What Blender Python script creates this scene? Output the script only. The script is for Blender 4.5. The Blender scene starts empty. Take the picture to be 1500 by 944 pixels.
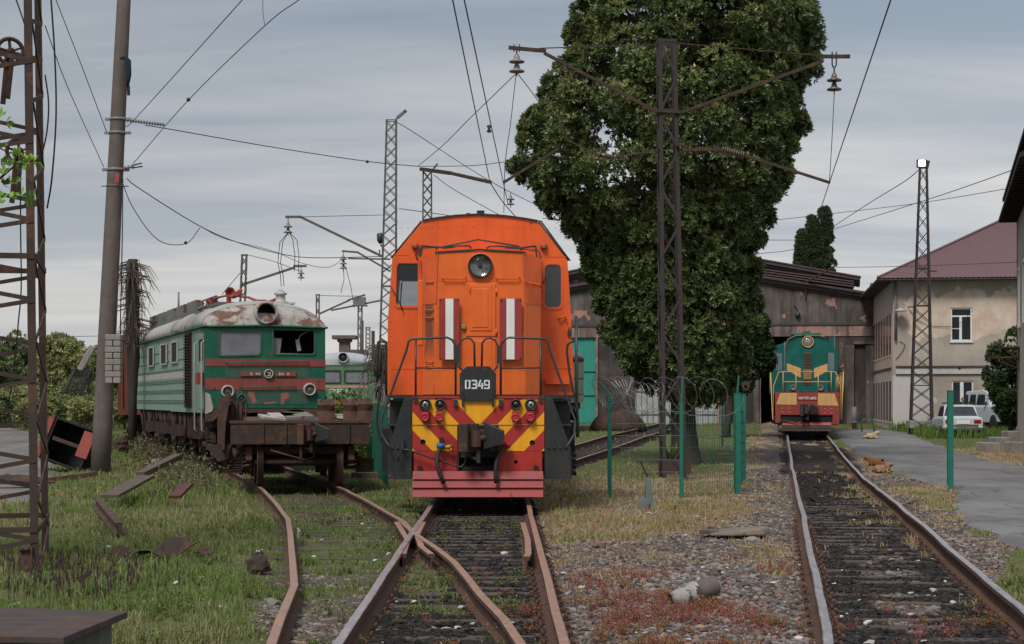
import bpy, math, random
import numpy as np
from mathutils import Vector, Matrix
from mathutils.geometry import tessellate_polygon
R = math.radians
scene = bpy.context.scene
COL = scene.collection
random.seed(7)
rng = np.random.default_rng(11)

# ---------------------------------------------------------------- camera, sky, sun, exposure
CAMZ, F, HZ = 1.68, 2600.0, 585.0
cd = bpy.data.cameras.new('camera'); cam = bpy.data.objects.new('camera', cd); COL.objects.link(cam)
cam.location = (0, 0, CAMZ); cam.rotation_euler = (R(90), 0, 0)
cd.sensor_width = 36; cd.lens = 36 * F / 1500; cd.shift_y = (HZ - 472) / 1500
cd.clip_start = .1; cd.clip_end = 9000
scene.camera = cam

SUN_EL, SUN_AZ = 52, 205      # azimuth the light comes from, clockwise from +Y
w = bpy.data.worlds.new('World'); scene.world = w; w.use_nodes = True
nt = w.node_tree; nt.nodes.clear()
def N(t, kind, **kw):
    n = t.nodes.new(kind)
    for k, v in kw.items():
        if k.startswith('i_'):
            key = k[2:]
            n.inputs[int(key) if key.isdigit() else key.replace('_', ' ')].default_value = v
        else: setattr(n, k, v)
    return n
def ramp(t, stops, interp='LINEAR'):
    n = t.nodes.new('ShaderNodeValToRGB'); n.color_ramp.interpolation = interp
    el = n.color_ramp.elements
    while len(el) < len(stops): el.new(.5)
    for e, (p, c) in zip(el, stops):
        e.position = p; e.color = (c, c, c, 1) if isinstance(c, (int, float)) else (*c[:3], 1)
    return n
sky = N(nt, 'ShaderNodeTexSky', sky_type='NISHITA', sun_disc=False, sun_elevation=R(SUN_EL), sun_rotation=R(SUN_AZ))
tc = N(nt, 'ShaderNodeTexCoord'); sx = N(nt, 'ShaderNodeSeparateXYZ'); nt.links.new(tc.outputs['Generated'], sx.inputs[0])
def M(t, op, a, b=None, c=None):
    n = t.nodes.new('ShaderNodeMath'); n.operation = op
    for i, x in enumerate((a, b, c)):
        if x is None: continue
        if isinstance(x, (int, float)): n.inputs[i].default_value = x
        else: t.links.new(x, n.inputs[i])
    return n.outputs[0]
def MIX(t, f, a, b, blend='MIX'):
    n = t.nodes.new('ShaderNodeMix'); n.data_type = 'RGBA'; n.blend_type = blend
    for s, x in ((n.inputs[0], f), (n.inputs[6], a), (n.inputs[7], b)):
        if isinstance(x, (int, float)): s.default_value = x
        elif isinstance(x, tuple): s.default_value = (*x[:3], 1)
        else: t.links.new(x, s)
    return n.outputs[2]
zz = M(nt, 'MAXIMUM', sx.outputs[2], 0.0)
den = M(nt, 'ADD', zz, .10)
cv = N(nt, 'ShaderNodeCombineXYZ')
nt.links.new(M(nt, 'DIVIDE', sx.outputs[0], den), cv.inputs[0]); nt.links.new(M(nt, 'DIVIDE', sx.outputs[1], den), cv.inputs[1])
mp = N(nt, 'ShaderNodeMapping', vector_type='POINT'); mp.inputs['Scale'].default_value = (.45, 1.25, 1); mp.inputs['Rotation'].default_value = (0, 0, R(12)); mp.inputs['Location'].default_value = (3.3, 1.2, 0)
nt.links.new(cv.outputs[0], mp.inputs[0])
n1 = N(nt, 'ShaderNodeTexNoise', i_Scale=1.1, i_Detail=6, i_Roughness=.56, i_Distortion=.3); nt.links.new(mp.outputs[0], n1.inputs[0])
n2 = N(nt, 'ShaderNodeTexNoise', i_Scale=.32, i_Detail=3, i_Roughness=.5); nt.links.new(mp.outputs[0], n2.inputs[0])
cl = M(nt, 'ADD', M(nt, 'MULTIPLY', n1.outputs[0], .62), M(nt, 'MULTIPLY', n2.outputs[0], .38))
r1 = ramp(nt, [(.41, 0), (.60, 1)]); nt.links.new(cl, r1.inputs[0])
elev = ramp(nt, [(0.0, (.47, .485, .505)), (.07, (.385, .41, .44)), (.15, (.285, .324, .372)), (.24, (.220, .266, .325)), (.6, (.36, .40, .45)), (1, (.42, .46, .51))])
nt.links.new(zz, elev.inputs[0])
elev2 = ramp(nt, [(0.0, (.61, .59, .575)), (.09, (.60, .575, .56)), (.17, (.46, .468, .475)), (.24, (.34, .378, .42)), (.6, (.55, .56, .58)), (1, (.6, .61, .63))])
nt.links.new(zz, elev2.inputs[0])
cloud = MIX(nt, r1.outputs[0], elev.outputs[0], elev2.outputs[0])
side = M(nt, 'MULTIPLY_ADD', sx.outputs[0], .28, 1.0)
cs = N(nt, 'ShaderNodeCombineXYZ')
for i in range(3): nt.links.new(side, cs.inputs[i])
cloud = MIX(nt, 1.0, cloud, cs.outputs[0], 'MULTIPLY')
cloud10 = MIX(nt, 1.0, cloud, (10, 10, 10), 'MULTIPLY')
allc = MIX(nt, .93, sky.outputs[0], cloud10)
bg = N(nt, 'ShaderNodeBackground'); bg.inputs[1].default_value = .1
nt.links.new(allc, bg.inputs[0])
wo = N(nt, 'ShaderNodeOutputWorld'); nt.links.new(bg.outputs[0], wo.inputs[0])
for n in nt.nodes:
    if n.bl_idname == 'ShaderNodeMix': n.clamp_result = False

sd = bpy.data.lights.new('sun', 'SUN'); sd.energy = 2.3; sd.angle = R(18); sd.color = (1, .96, .9)
so = bpy.data.objects.new('sun', sd); COL.objects.link(so)
dv = Vector((math.sin(R(SUN_AZ)) * math.cos(R(SUN_EL)), math.cos(R(SUN_AZ)) * math.cos(R(SUN_EL)), math.sin(R(SUN_EL))))
so.rotation_euler = dv.to_track_quat('Z', 'Y').to_euler()
vs = scene.view_settings; vs.view_transform = 'Standard'; vs.look = 'None'; vs.exposure = 0.27; vs.gamma = 1; vs.use_curve_mapping = False

# ---------------------------------------------------------------- terrain height and picture-to-place measuring
_ky = np.array([-50, 0, 22, 30, 38, 45, 51, 60, 70, 80, 95, 130, 9000.]); _kz = np.array([0, 0, 0, -.02, -.10, -.09, -.04, .10, .26, .32, .42, .6, .6])
def gz(y):
    y = np.asarray(y, float)
    return sum(np.interp(y + d, _ky, _kz) for d in (-3, -1, 1, 3)) / 4
def gzf(y): return float(gz(y))
def P(px, py, Y): return Vector(((px - 750) / F * Y, Y, CAMZ + (HZ - py) / F * Y))
def PX(px, Y): return (px - 750) / F * Y
def PZ(py, Y): return CAMZ + (HZ - py) / F * Y
def G(px, py, dz=-.12):
    Y = 30.
    for _ in range(60):
        Yn = (CAMZ - gzf(Y) - dz) * F / max(py - HZ, 1)
        Y = .5 * Y + .5 * min(Yn, 400)
    return Vector(((px - 750) / F * Y, Y, gzf(Y) + dz))

# ---------------------------------------------------------------- mesh builder
SPLITX = {'lower_panel','spring_pack','cream_panel','leaf_spring','faded_panel_x','jumper_x','plow_bracket','lower_lamp','marker_lamp'}
SPLITC = {'panel_seam','rivet','roof_insulator','lower_wall','pilaster','cab_step_handle','cab_window','windscreen','hood_handrail','white_sash','red_stripe','face_handrail','cream_chevron','peeled_patch','window_rubber','side_window','sand_box_cover','end_flap','windscreen_wiper','door_jamb','warning_x','marker_lamp','faded_panel','door_handrail','plate_hinge','wall_cable'}
class MB:
    def __init__(s): s.v = []; s.f = []; s.s = []; s.m = []; s.mi = 0
    def add(s, vs_, fs, smooth=False):
        o = len(s.v); s.v.extend([tuple(p) for p in vs_])
        for f in fs: s.f.append(tuple(i + o for i in f)); s.s.append(smooth); s.m.append(s.mi)
        return s
    def box(s, x0, x1, y0, y1, z0, z1):
        x0, x1 = sorted((x0, x1)); y0, y1 = sorted((y0, y1)); z0, z1 = sorted((z0, z1))
        return s.add([(x0,y0,z0),(x1,y0,z0),(x1,y1,z0),(x0,y1,z0),(x0,y0,z1),(x1,y0,z1),(x1,y1,z1),(x0,y1,z1)],
              [(0,3,2,1),(4,5,6,7),(0,1,5,4),(1,2,6,5),(2,3,7,6),(3,0,4,7)])
    def hexa(s, p8): return s.add(p8, [(0,3,2,1),(4,5,6,7),(0,1,5,4),(1,2,6,5),(2,3,7,6),(3,0,4,7)])
    def obox(s, c, size, rot=(0,0,0)):
        from mathutils import Euler
        m = Euler(rot).to_matrix(); c = Vector(c); h = Vector(size) / 2
        pts = [c + m @ Vector((sx_*h.x, sy_*h.y, sz_*h.z)) for sz_ in (-1,1) for sx_, sy_ in ((-1,-1),(1,-1),(1,1),(-1,1))]
        return s.hexa(pts)
    def bar(s, p, q, w_=.05, h_=None, up=(0,0,1)):
        p, q = Vector(p), Vector(q); h_ = h_ or w_; d = (q - p).normalized(); u = Vector(up)
        if abs(d.dot(u)) > .98: u = Vector((0,1,0))
        a = d.cross(u).normalized(); b = a.cross(d).normalized()
        pts = [e + a*(i*w_/2) + b*(j*h_/2) for e in (p, q) for i, j in ((-1,-1),(1,-1),(1,1),(-1,1))]
        return s.hexa(pts)
    def angle(s, p, q, w_=.06, t=.008, ax=(1,0,0), ay=(0,1,0)):     # L section
        p, q = Vector(p), Vector(q); ax = Vector(ax); ay = Vector(ay)
        prof = [(0,0),(w_,0),(w_,t),(t,t),(t,w_),(0,w_)]
        v = [e + ax*a + ay*b for e in (p, q) for a, b in prof]; n = 6
        return s.add(v, [tuple(range(n))[::-1], tuple(range(n, 2*n))] + [(i, (i+1)%n, (i+1)%n+n, i+n) for i in range(n)])
    def tube(s, pts, r, n=6, closed=False, cap=True):
        pts = [Vector(p) for p in pts]; m = len(pts); rs = r if isinstance(r, (list, tuple)) else [r]*m
        V = []; prev = None
        for i, p in enumerate(pts):
            a = pts[i-1] if (i > 0 or closed) else p; b = pts[(i+1) % m] if (i < m-1 or closed) else p
            d = (b - a); d = d.normalized() if d.length > 1e-9 else Vector((0,0,1))
            if prev is None:
                u = Vector((0,0,1)) if abs(d.z) < .9 else Vector((0,1,0))
            else: u = prev
            x = (u - d * u.dot(d))
            if x.length < 1e-6: x = d.orthogonal()
            x.normalize(); y = d.cross(x); prev = x
            V += [p + x*(rs[i]*math.cos(2*math.pi*k/n)) + y*(rs[i]*math.sin(2*math.pi*k/n)) for k in range(n)]
        fs = []
        for i in range(m if closed else m-1):
            j = (i+1) % m
            fs += [(i*n+k, i*n+(k+1)%n, j*n+(k+1)%n, j*n+k) for k in range(n)]
        if cap and not closed: fs += [tuple(range(n))[::-1], tuple((m-1)*n+k for k in range(n))]
        return s.add(V, fs, n > 4)
    def lathe(s, prof, o=(0,0,0), axis='z', n=20, smooth=True, cap=True):
        o = Vector(o); V = []
        for r_, h in prof:
            for k in range(n):
                c, d = r_*math.cos(2*math.pi*k/n), r_*math.sin(2*math.pi*k/n)
                V.append(o + Vector({'z': (c, d, h), 'y': (c, h, -d), 'x': (h, c, d)}[axis]))
        m = len(prof)
        fs = [(i*n+k, i*n+(k+1)%n, (i+1)*n+(k+1)%n, (i+1)*n+k) for i in range(m-1) for k in range(n)]
        if cap and prof[0][0] > 1e-5: fs.append(tuple(range(n))[::-1])
        if cap and prof[-1][0] > 1e-5: fs.append(tuple((m-1)*n+k for k in range(n)))
        return s.add(V, fs, smooth)
    def plate(s, outer, holes, a0, a1, plane='xz'):      # polygon with holes, thick
        def mk(p, a): return {'xz': (p[0], a, p[1]), 'yz': (a, p[0], p[1]), 'xy': (p[0], p[1], a)}[plane]
        loops = [outer] + list(holes); flat = [p for l in loops for p in l]
        tri = tessellate_polygon([[Vector((p[0], p[1], 0)) for p in l] for l in loops]); n = len(flat)
        fs = [tuple(t) for t in tri] + [tuple(i + n for i in t[::-1]) for t in tri]; o = 0
        for l in loops:
            k = len(l); fs += [(o+i, o+(i+1)%k, o+(i+1)%k+n, o+i+n) for i in range(k)]; o += k
        return s.add([mk(p, a0) for p in flat] + [mk(p, a1) for p in flat], fs)
    def prism(s, poly, a0, a1, plane='xz'): return s.plate(poly, [], a0, a1, plane)
    def loft(s, rings, smooth=False, cap=True):
        n = len(rings[0]); V = [p for r_ in rings for p in r_]
        fs = [(i*n+k, i*n+(k+1)%n, (i+1)*n+(k+1)%n, (i+1)*n+k) for i in range(len(rings)-1) for k in range(n)]
        if cap: fs += [tuple(range(n))[::-1], tuple((len(rings)-1)*n+k for k in range(n))]
        return s.add(V, fs, smooth)
    def build(s, name, mats, parent=None, bevel=0, label=None, cat=None, kind=None, group=None, loc=None):
        if name in SPLITC or name in SPLITX:
            par = list(range(len(s.v)))
            def fd(i):
                while par[i] != i: par[i] = par[par[i]]; i = par[i]
                return i
            for f in s.f:
                for i in f[1:]: par[fd(i)] = fd(f[0])
            gr = {}
            for k, f in enumerate(s.f): gr.setdefault(fd(f[0]), []).append(k)
            if name in SPLITX:
                g2 = {}
                for k, fl in gr.items(): g2.setdefault(sum(s.v[i][0] for q in fl for i in s.f[q])/sum(len(s.f[q]) for q in fl) > 0, []).extend(fl)
                gr = g2
            if len(gr) > 1:
                for fl in gr.values():
                    sub = MB(); mp = {}
                    for k in fl:
                        for i in s.f[k]:
                            if i not in mp: mp[i] = len(sub.v); sub.v.append(s.v[i])
                        sub.f.append(tuple(mp[i] for i in s.f[k])); sub.s.append(s.s[k]); sub.m.append(s.m[k])
                    o = sub.build(name, mats, parent, bevel, label, cat, kind, group, loc)
                return o
        me = bpy.data.meshes.new(name); me.from_pydata(s.v, [], s.f)
        for m_ in (mats if isinstance(mats, (list, tuple)) else [mats]): me.materials.append(m_)
        me.polygons.foreach_set('use_smooth', s.s); me.polygons.foreach_set('material_index', s.m)
        import bmesh
        bm = bmesh.new(); bm.from_mesh(me); bmesh.ops.recalc_face_normals(bm, faces=bm.faces); bm.to_mesh(me); bm.free()
        me.update()
        o = bpy.data.objects.new(name, me); COL.objects.link(o)
        if parent is not None: o.parent = parent
        if loc is not None: o.location = loc
        if bevel:
            b = o.modifiers.new('bevel', 'BEVEL'); b.width = bevel; b.segments = 2; b.limit_method = 'ANGLE'; b.angle_limit = R(40)
        tag(o, label, cat, group, kind)
        return o
def tag(o, label=None, cat=None, group=None, kind=None):
    if label: o['label'] = label
    if cat: o['category'] = cat
    if group: o['group'] = group
    if kind: o['kind'] = kind
    return o
def thing(name, label, cat, loc=(0,0,0), rz=0, group=None):
    o = bpy.data.objects.new(name, None); COL.objects.link(o); o.empty_display_size = .2
    o.location = loc; o.rotation_euler = (0, 0, rz)
    return tag(o, label, cat, group)
def dup(root, loc=None, rz=None, label=None):
    r = root.copy(); COL.objects.link(r)
    if loc is not None: r.location = loc
    if rz is not None: r.rotation_euler.z = rz
    if label: r['label'] = label
    for ch in list(root.children):
        c = ch.copy(); COL.objects.link(c); c.parent = r
        for g in list(ch.children):
            d = g.copy(); COL.objects.link(d); d.parent = c
    return r
def npmesh(name, V, Fq, mat_, colors=None, smooth=False, parent=None, **tags):
    """V (n,3); Fq list of arrays of faces (k,3) or (k,4)"""
    me = bpy.data.meshes.new(name); V = np.asarray(V, np.float32)
    me.vertices.add(len(V)); me.vertices.foreach_set('co', V.ravel())
    idx = []; tot = []
    for fa in Fq:
        idx.append(fa.ravel()); tot.append(np.full(len(fa), fa.shape[1]))
    idx = np.concatenate(idx).astype(np.int32); tot = np.concatenate(tot).astype(np.int32)
    me.loops.add(len(idx)); me.loops.foreach_set('vertex_index', idx)
    me.polygons.add(len(tot)); st = np.concatenate([[0], np.cumsum(tot)[:-1]]).astype(np.int32)
    me.polygons.foreach_set('loop_start', st); me.polygons.foreach_set('loop_total', tot)
    me.polygons.foreach_set('use_smooth', np.full(len(tot), smooth))
    if colors is not None:
        for cn, ca in colors.items():
            a = me.color_attributes.new(cn, 'FLOAT_COLOR', 'POINT')
            c4 = np.ones((len(V), 4), np.float32); c4[:, :ca.shape[1]] = ca
            a.data.foreach_set('color', c4.ravel())
    me.materials.append(mat_); me.update(calc_edges=True); me.validate()
    o = bpy.data.objects.new(name, me); COL.objects.link(o)
    if parent is not None: o.parent = parent
    tag(o, tags.get('label'), tags.get('cat'), tags.get('group'), tags.get('kind'))
    return o
def rrect(x0, x1, z0, z1, r, n=4):
    pts = []
    for cx, cz, a0 in ((x1-r, z1-r, 0), (x0+r, z1-r, 90), (x0+r, z0+r, 180), (x1-r, z0+r, 270)):
        for k in range(n+1):
            a = R(a0 + 90*k/n); pts.append((cx + r*math.cos(a), cz + r*math.sin(a)))
    return pts
def circ(cx, cz, r, n=24): return [(cx + r*math.cos(2*math.pi*k/n), cz + r*math.sin(2*math.pi*k/n)) for k in range(n)]

# numpy value noise
def _h(ix, iy, s):
    v = np.sin(ix*127.1 + iy*311.7 + s*74.7) * 43758.5453
    return v - np.floor(v)
def vn(x, y, sc, s=0):
    x = np.asarray(x, float)*sc; y = np.asarray(y, float)*sc; ix, iy = np.floor(x), np.floor(y); fx, fy = x-ix, y-iy
    fx = fx*fx*(3-2*fx); fy = fy*fy*(3-2*fy)
    return (_h(ix,iy,s)*(1-fx)+_h(ix+1,iy,s)*fx)*(1-fy) + (_h(ix,iy+1,s)*(1-fx)+_h(ix+1,iy+1,s)*fx)*fy
def fbm(x, y, sc, s=0, o=4):
    t = 0; a = .5; n = 0
    for k in range(o): t = t + a*vn(x, y, sc*2**k, s+k*13); n += a; a *= .5
    return t/n
def sst(x, a, b): t = np.clip((x-a)/(b-a), 0, 1); return t*t*(3-2*t)

# ---------------------------------------------------------------- materials
def mat(name, col, rough=.6, metal=0., var=.18, vs_=2.5, rust=0., rustcol=(.13,.05,.025), rs=3., streak=0., streakcol=(.035,.03,.025), bump=.15, bs=35., extra=None, spec=.4, stretch=(1,1,1), bdist=.01, rsoft=.03):
    m = bpy.data.materials.new(name); m.use_nodes = True; t = m.node_tree; b = t.nodes['Principled BSDF']
    tcn = N(t, 'ShaderNodeTexCoord'); co = tcn.outputs['Object']
    if stretch != (1,1,1):
        mpn = N(t, 'ShaderNodeMapping'); mpn.inputs['Scale'].default_value = stretch; t.links.new(co, mpn.inputs[0]); co2 = mpn.outputs[0]
    else: co2 = co
    base = col
    if extra: base = extra(t, co)
    na = N(t, 'ShaderNodeTexNoise', i_Scale=vs_, i_Detail=8, i_Roughness=.65); t.links.new(co2, na.inputs[0])
    ra = ramp(t, [(.25, 1-var), (.75, 1+var)]); t.links.new(na.outputs[0], ra.inputs[0])
    # ramp clamps at 1, so scale
    k = N(t, 'ShaderNodeMapRange'); k.inputs[1].default_value=.25; k.inputs[2].default_value=.75; k.inputs[3].default_value=1-var; k.inputs[4].default_value=1+var
    t.links.new(na.outputs[0], k.inputs[0]); cmb = N(t, 'ShaderNodeCombineXYZ')
    for i in range(3): t.links.new(k.outputs[0], cmb.inputs[i])
    c = MIX(t, 1.0, base, cmb.outputs[0], 'MULTIPLY')
    rr = None
    if streak:
        mpn = N(t, 'ShaderNodeMapping'); mpn.inputs['Scale'].default_value = (7,7,.7); t.links.new(co, mpn.inputs[0])
        ns = N(t, 'ShaderNodeTexNoise', i_Scale=1.3, i_Detail=7, i_Roughness=.65); t.links.new(mpn.outputs[0], ns.inputs[0])
        rs_ = ramp(t, [(.48, 0), (.72, streak)]); t.links.new(ns.outputs[0], rs_.inputs[0]); c = MIX(t, rs_.outputs[0], c, streakcol)
    if rust:
        nr = N(t, 'ShaderNodeTexNoise', i_Scale=rs, i_Detail=9, i_Roughness=.62, i_Distortion=.4); t.links.new(co, nr.inputs[0])
        th = .5 + (.5-rust)*.42
        rr = ramp(t, [(th, 0), (th+rsoft, 1)]); t.links.new(nr.outputs[0], rr.inputs[0])
        n3 = N(t, 'ShaderNodeTexNoise', i_Scale=rs*6, i_Detail=5); t.links.new(co, n3.inputs[0])
        rc = MIX(t, n3.outputs[0], tuple(x*.45 for x in rustcol), tuple(x*1.5 for x in rustcol))
        c = MIX(t, rr.outputs[0], c, rc)
    t.links.new(c, b.inputs['Base Color'])
    nb = N(t, 'ShaderNodeTexNoise', i_Scale=bs, i_Detail=6, i_Roughness=.6); t.links.new(co2, nb.inputs[0])
    rg = N(t, 'ShaderNodeMapRange'); rg.inputs[1].default_value=.3; rg.inputs[2].default_value=.7; rg.inputs[3].default_value=max(.05,rough-.12); rg.inputs[4].default_value=min(1,rough+.12)
    t.links.new(na.outputs[0], rg.inputs[0]); t.links.new(rg.outputs[0], b.inputs['Roughness'])
    if rr is not None:
        mx = M(t, 'MAXIMUM', rg.outputs[0], M(t, 'MULTIPLY', rr.outputs[0], .9)); t.links.new(mx, b.inputs['Roughness'])
    b.inputs['Metallic'].default_value = metal; b.inputs['Specular IOR Level'].default_value = spec
    bp = N(t, 'ShaderNodeBump', i_Strength=bump, i_Distance=bdist); t.links.new(nb.outputs[0], bp.inputs['Height'])
    t.links.new(bp.outputs[0], b.inputs['Normal'])
    return m
def glassmat(name, col=(.03,.04,.045), trans=.5):
    m = bpy.data.materials.new(name); m.use_nodes = True; t = m.node_tree; b = t.nodes['Principled BSDF']
    b.inputs['Base Color'].default_value = (*col, 1); b.inputs['Roughness'].default_value = .08; b.inputs['Specular IOR Level'].default_value = .8
    tr = N(t, 'ShaderNodeBsdfTransparent'); mx = N(t, 'ShaderNodeMixShader', i_0=trans)
    out = t.nodes['Material Output']; t.links.new(b.outputs[0], mx.inputs[1]); t.links.new(tr.outputs[0], mx.inputs[2]); t.links.new(mx.outputs[0], out.inputs[0])
    return m
def attrmat(name, rough=.6, transl=.25, var=.25, spec=.3, scale=6.):
    m = bpy.data.materials.new(name); m.use_nodes = True; t = m.node_tree; b = t.nodes['Principled BSDF']
    a = N(t, 'ShaderNodeVertexColor', layer_name='Col')
    b.inputs['Roughness'].default_value = rough; b.inputs['Specular IOR Level'].default_value = spec
    t.links.new(a.outputs[0], b.inputs['Base Color'])
    if transl:
        tl = N(t, 'ShaderNodeBsdfTranslucent'); t.links.new(a.outputs[0], tl.inputs[0]); mx = N(t, 'ShaderNodeMixShader', i_0=transl)
        t.links.new(b.outputs[0], mx.inputs[1]); t.links.new(tl.outputs[0], mx.inputs[2]); t.links.new(mx.outputs[0], t.nodes['Material Output'].inputs[0])
    return m

mt = {}
mt['rust'] = mat('rusty_steel', (.085,.046,.034), .9, var=.45, vs_=4, rust=.35, rustcol=(.055,.035,.028), rs=5, bump=.5)
mt['dkrust'] = mat('dark_rusty_steel', (.045,.03,.024), .85, var=.4, vs_=5, rust=.4, rustcol=(.09,.042,.026), rs=4, bump=.4)
mt['nearmast'] = mat('dark_rusted_mast_steel', (.052,.034,.027), .9, var=.45, vs_=4, rust=.35, rustcol=(.10,.05,.034), rs=3, bump=.5)
mt['mastrust'] = mat('mast_brown_steel', (.038,.031,.030), .8, var=.3, rust=.28, rustcol=(.06,.034,.026), rs=3, bump=.3)
mt['maststeel'] = mat('mast_grey_steel', (.10,.095,.09), .7, var=.25, rust=.3, rustcol=(.09,.055,.04), rs=3)
mt['blacksteel'] = mat('black_painted_steel', (.022,.024,.026), .45, var=.3, streak=.35, streakcol=(.08,.06,.045), rust=.12, rs=4, bump=.1)
mt['under'] = mat('underframe_grime', (.018,.016,.015), .85, var=.4, rust=.25, rustcol=(.05,.035,.028), bump=.4)
mt['orange'] = mat('orange_loco_paint', (.71,.108,.016), .38, var=.14, vs_=1.6, rust=.07, rustcol=(.20,.05,.02), rs=6, streak=.3, streakcol=(.33,.055,.02), bump=.16, bs=2.2, spec=.45, bdist=.03)
def soot(t, co):
    s = N(t, 'ShaderNodeSeparateXYZ'); t.links.new(co, s.inputs[0]); n_ = N(t, 'ShaderNodeTexNoise', i_Scale=3., i_Detail=8); mp_ = N(t, 'ShaderNodeMapping'); mp_.inputs['Scale'].default_value = (5,5,.9)
    t.links.new(co, mp_.inputs[0]); t.links.new(mp_.outputs[0], n_.inputs[0])
    d = M(t, 'SUBTRACT', 1.0, M(t, 'DIVIDE', M(t, 'ABSOLUTE', M(t, 'ADD', s.outputs[0], .83)), .12)); z_ = M(t, 'SUBTRACT', 1.0, M(t, 'DIVIDE', M(t, 'ABSOLUTE', M(t, 'SUBTRACT', s.outputs[2], 3.0)), .85))
    k_ = M(t, 'MULTIPLY', M(t, 'MINIMUM', d, z_), M(t, 'MULTIPLY', n_.outputs[0], 2.2)); r_ = ramp(t, [(.15, 0), (.7, .8)]); t.links.new(k_, r_.inputs[0])
    return MIX(t, r_.outputs[0], (.74,.135,.020), (.07,.03,.02))
mt['orange2'] = mat('lighter_orange_paint', (.75,.135,.020), .4, extra=soot, var=.12, rust=.07, rustcol=(.25,.07,.03), rs=6, streak=.3, streakcol=(.38,.08,.03), bump=.16, bs=2.2, bdist=.03)
mt['redboard'] = mat('dark_red_board', (.30,.035,.035), .55, var=.15, streak=.2, streakcol=(.10,.02,.02))
mt['white'] = mat('white_board', (.72,.72,.70), .5, var=.08, streak=.25, streakcol=(.35,.33,.3))
mt['plow'] = mat('faded_red_plow_paint', (.30,.045,.045), .6, var=.3, vs_=3, streak=.5, streakcol=(.09,.05,.04), rust=.15)
mt['redpanel'] = mat('red_front_panel', (.40,.03,.02), .45, var=.12, streak=.35, streakcol=(.10,.02,.02), rust=.08)
mt['redcap'] = mat('red_socket', (.36,.025,.035), .35, var=.1)
mt['rubber'] = mat('black_rubber', (.018,.018,.019), .6, var=.3)
mt['brass'] = mat('brass', (.40,.27,.10), .35, .7)
mt['blue'] = mat('blue_valve', (.03,.12,.28), .4, rust=.2)
mt['yellowv'] = mat('ochre_valve', (.45,.25,.04), .5, rust=.25)
mt['glass'] = glassmat('cab_glass', (.02,.025,.03), .55)
mt['dkglass'] = glassmat('dark_window_glass', (.025,.03,.035), .12)
mt['lens'] = mat('lamp_lens', (.32,.34,.33), .12, .4, var=.5, vs_=25, bump=.4, bs=14)
mt['reflector'] = mat('lamp_reflector', (.65,.65,.62), .15, .9, var=.3, vs_=12)
mt['lampdark'] = mat('dark_lamp_rim', (.04,.045,.045), .4, .3)
mt['redlens'] = mat('dark_red_lens', (.05,.02,.015), .2, spec=.7)
mt['interior'] = mat('cab_interior', (.05,.05,.048), .8)
mt['curtain'] = mat('dark_blue_curtain', (.012,.02,.04), .95, stretch=(6,6,.5), vs_=4, var=.5)
mt['greenE'] = mat('dark_green_loco_paint', (.008,.105,.062), .45, var=.25, vs_=2, streak=.35, streakcol=(.02,.05,.035), rust=.13, rustcol=(.17,.07,.05), rs=3)
mt['greenFade'] = mat('faded_green_paint', (.035,.095,.062), .65, var=.35, vs_=3, streak=.5, streakcol=(.05,.06,.045), rust=.22, rustcol=(.14,.07,.055), rs=4)
mt['redE'] = mat('faded_red_stripe', (.23,.055,.045), .6, var=.3, streak=.5, streakcol=(.09,.04,.035), rust=.25, rustcol=(.06,.045,.04), rs=5)
mt['pink'] = mat('peeling_pink_primer', (.28,.11,.085), .8, var=.3)
mt['roofE'] = mat('peeling_white_roof', (.34,.33,.31), .75, var=.28, rsoft=.08, rust=.22, rustcol=(.17,.10,.07), rs=2.0, streak=.5, streakcol=(.16,.14,.12), bump=.35, bs=9)
mt['roofEr'] = mat('heavily_peeled_roof', (.36,.345,.32), .8, var=.3, rust=.52, rustcol=(.16,.085,.06), rs=2.4, streak=.7, streakcol=(.17,.11,.085), bump=.5, bs=9, rsoft=.07)
mt['sideE'] = mat('pale_green_side', (.19,.29,.235), .6, var=.15, streak=.45, streakcol=(.11,.13,.10), rust=.08, rs=2.5)
mt['cream'] = mat('dirty_white_stripe', (.38,.36,.33), .6, var=.15, streak=.6, streakcol=(.2,.17,.15))
mt['roofgear'] = mat('grey_roof_gear', (.15,.15,.145), .7, var=.3, rust=.3)
mt['redgear'] = mat('red_roof_gear', (.28,.06,.05), .6, var=.3, rust=.2)
mt['teal'] = mat('teal_green_loco', (.004,.105,.085), .42, var=.2, streak=.3, streakcol=(.01,.04,.035))
mt['creamY'] = mat('cream_yellow_paint', (.58,.34,.13), .5, var=.12, streak=.35, streakcol=(.3,.17,.07))
mt['redG'] = mat('brick_red_beam', (.27,.045,.04), .55, var=.2, streak=.4, streakcol=(.10,.03,.03))
mt['lettering'] = mat('white_lettering', (.62,.66,.68), .5, var=.08, bump=0)
mt['palegreen'] = mat('pale_green_coach', (.10,.19,.105), .55, var=.15, streak=.3)
mt['whiteroof'] = mat('silver_white_roof', (.36,.38,.40), .6, var=.12, streak=.4, streakcol=(.24,.25,.25))
mt['salmon'] = mat('salmon_stripe', (.50,.24,.18), .6)
mt['brightorange'] = mat('bright_orange_stripe', (.80,.11,.01), .5)
mt['boxcar'] = mat('oxide_red_wagon', (.14,.035,.028), .8, var=.3, streak=.5, rust=.3)
mt['olive'] = mat('olive_green_wagon', (.10,.105,.075), .7, var=.2, streak=.4)
mt['concpole'] = mat('weathered_concrete', (.125,.102,.09), .9, var=.3, vs_=3, streak=.6, streakcol=(.085,.07,.06), bump=.35, bs=60)
mt['concrete'] = mat('grey_concrete', (.26,.235,.215), .9, var=.3, streak=.3, bump=.5, bs=25)
mt['wood'] = mat('old_wood', (.10,.075,.06), .9, var=.45, stretch=(12,1,12), vs_=3, bump=.6, bs=20)
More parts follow.
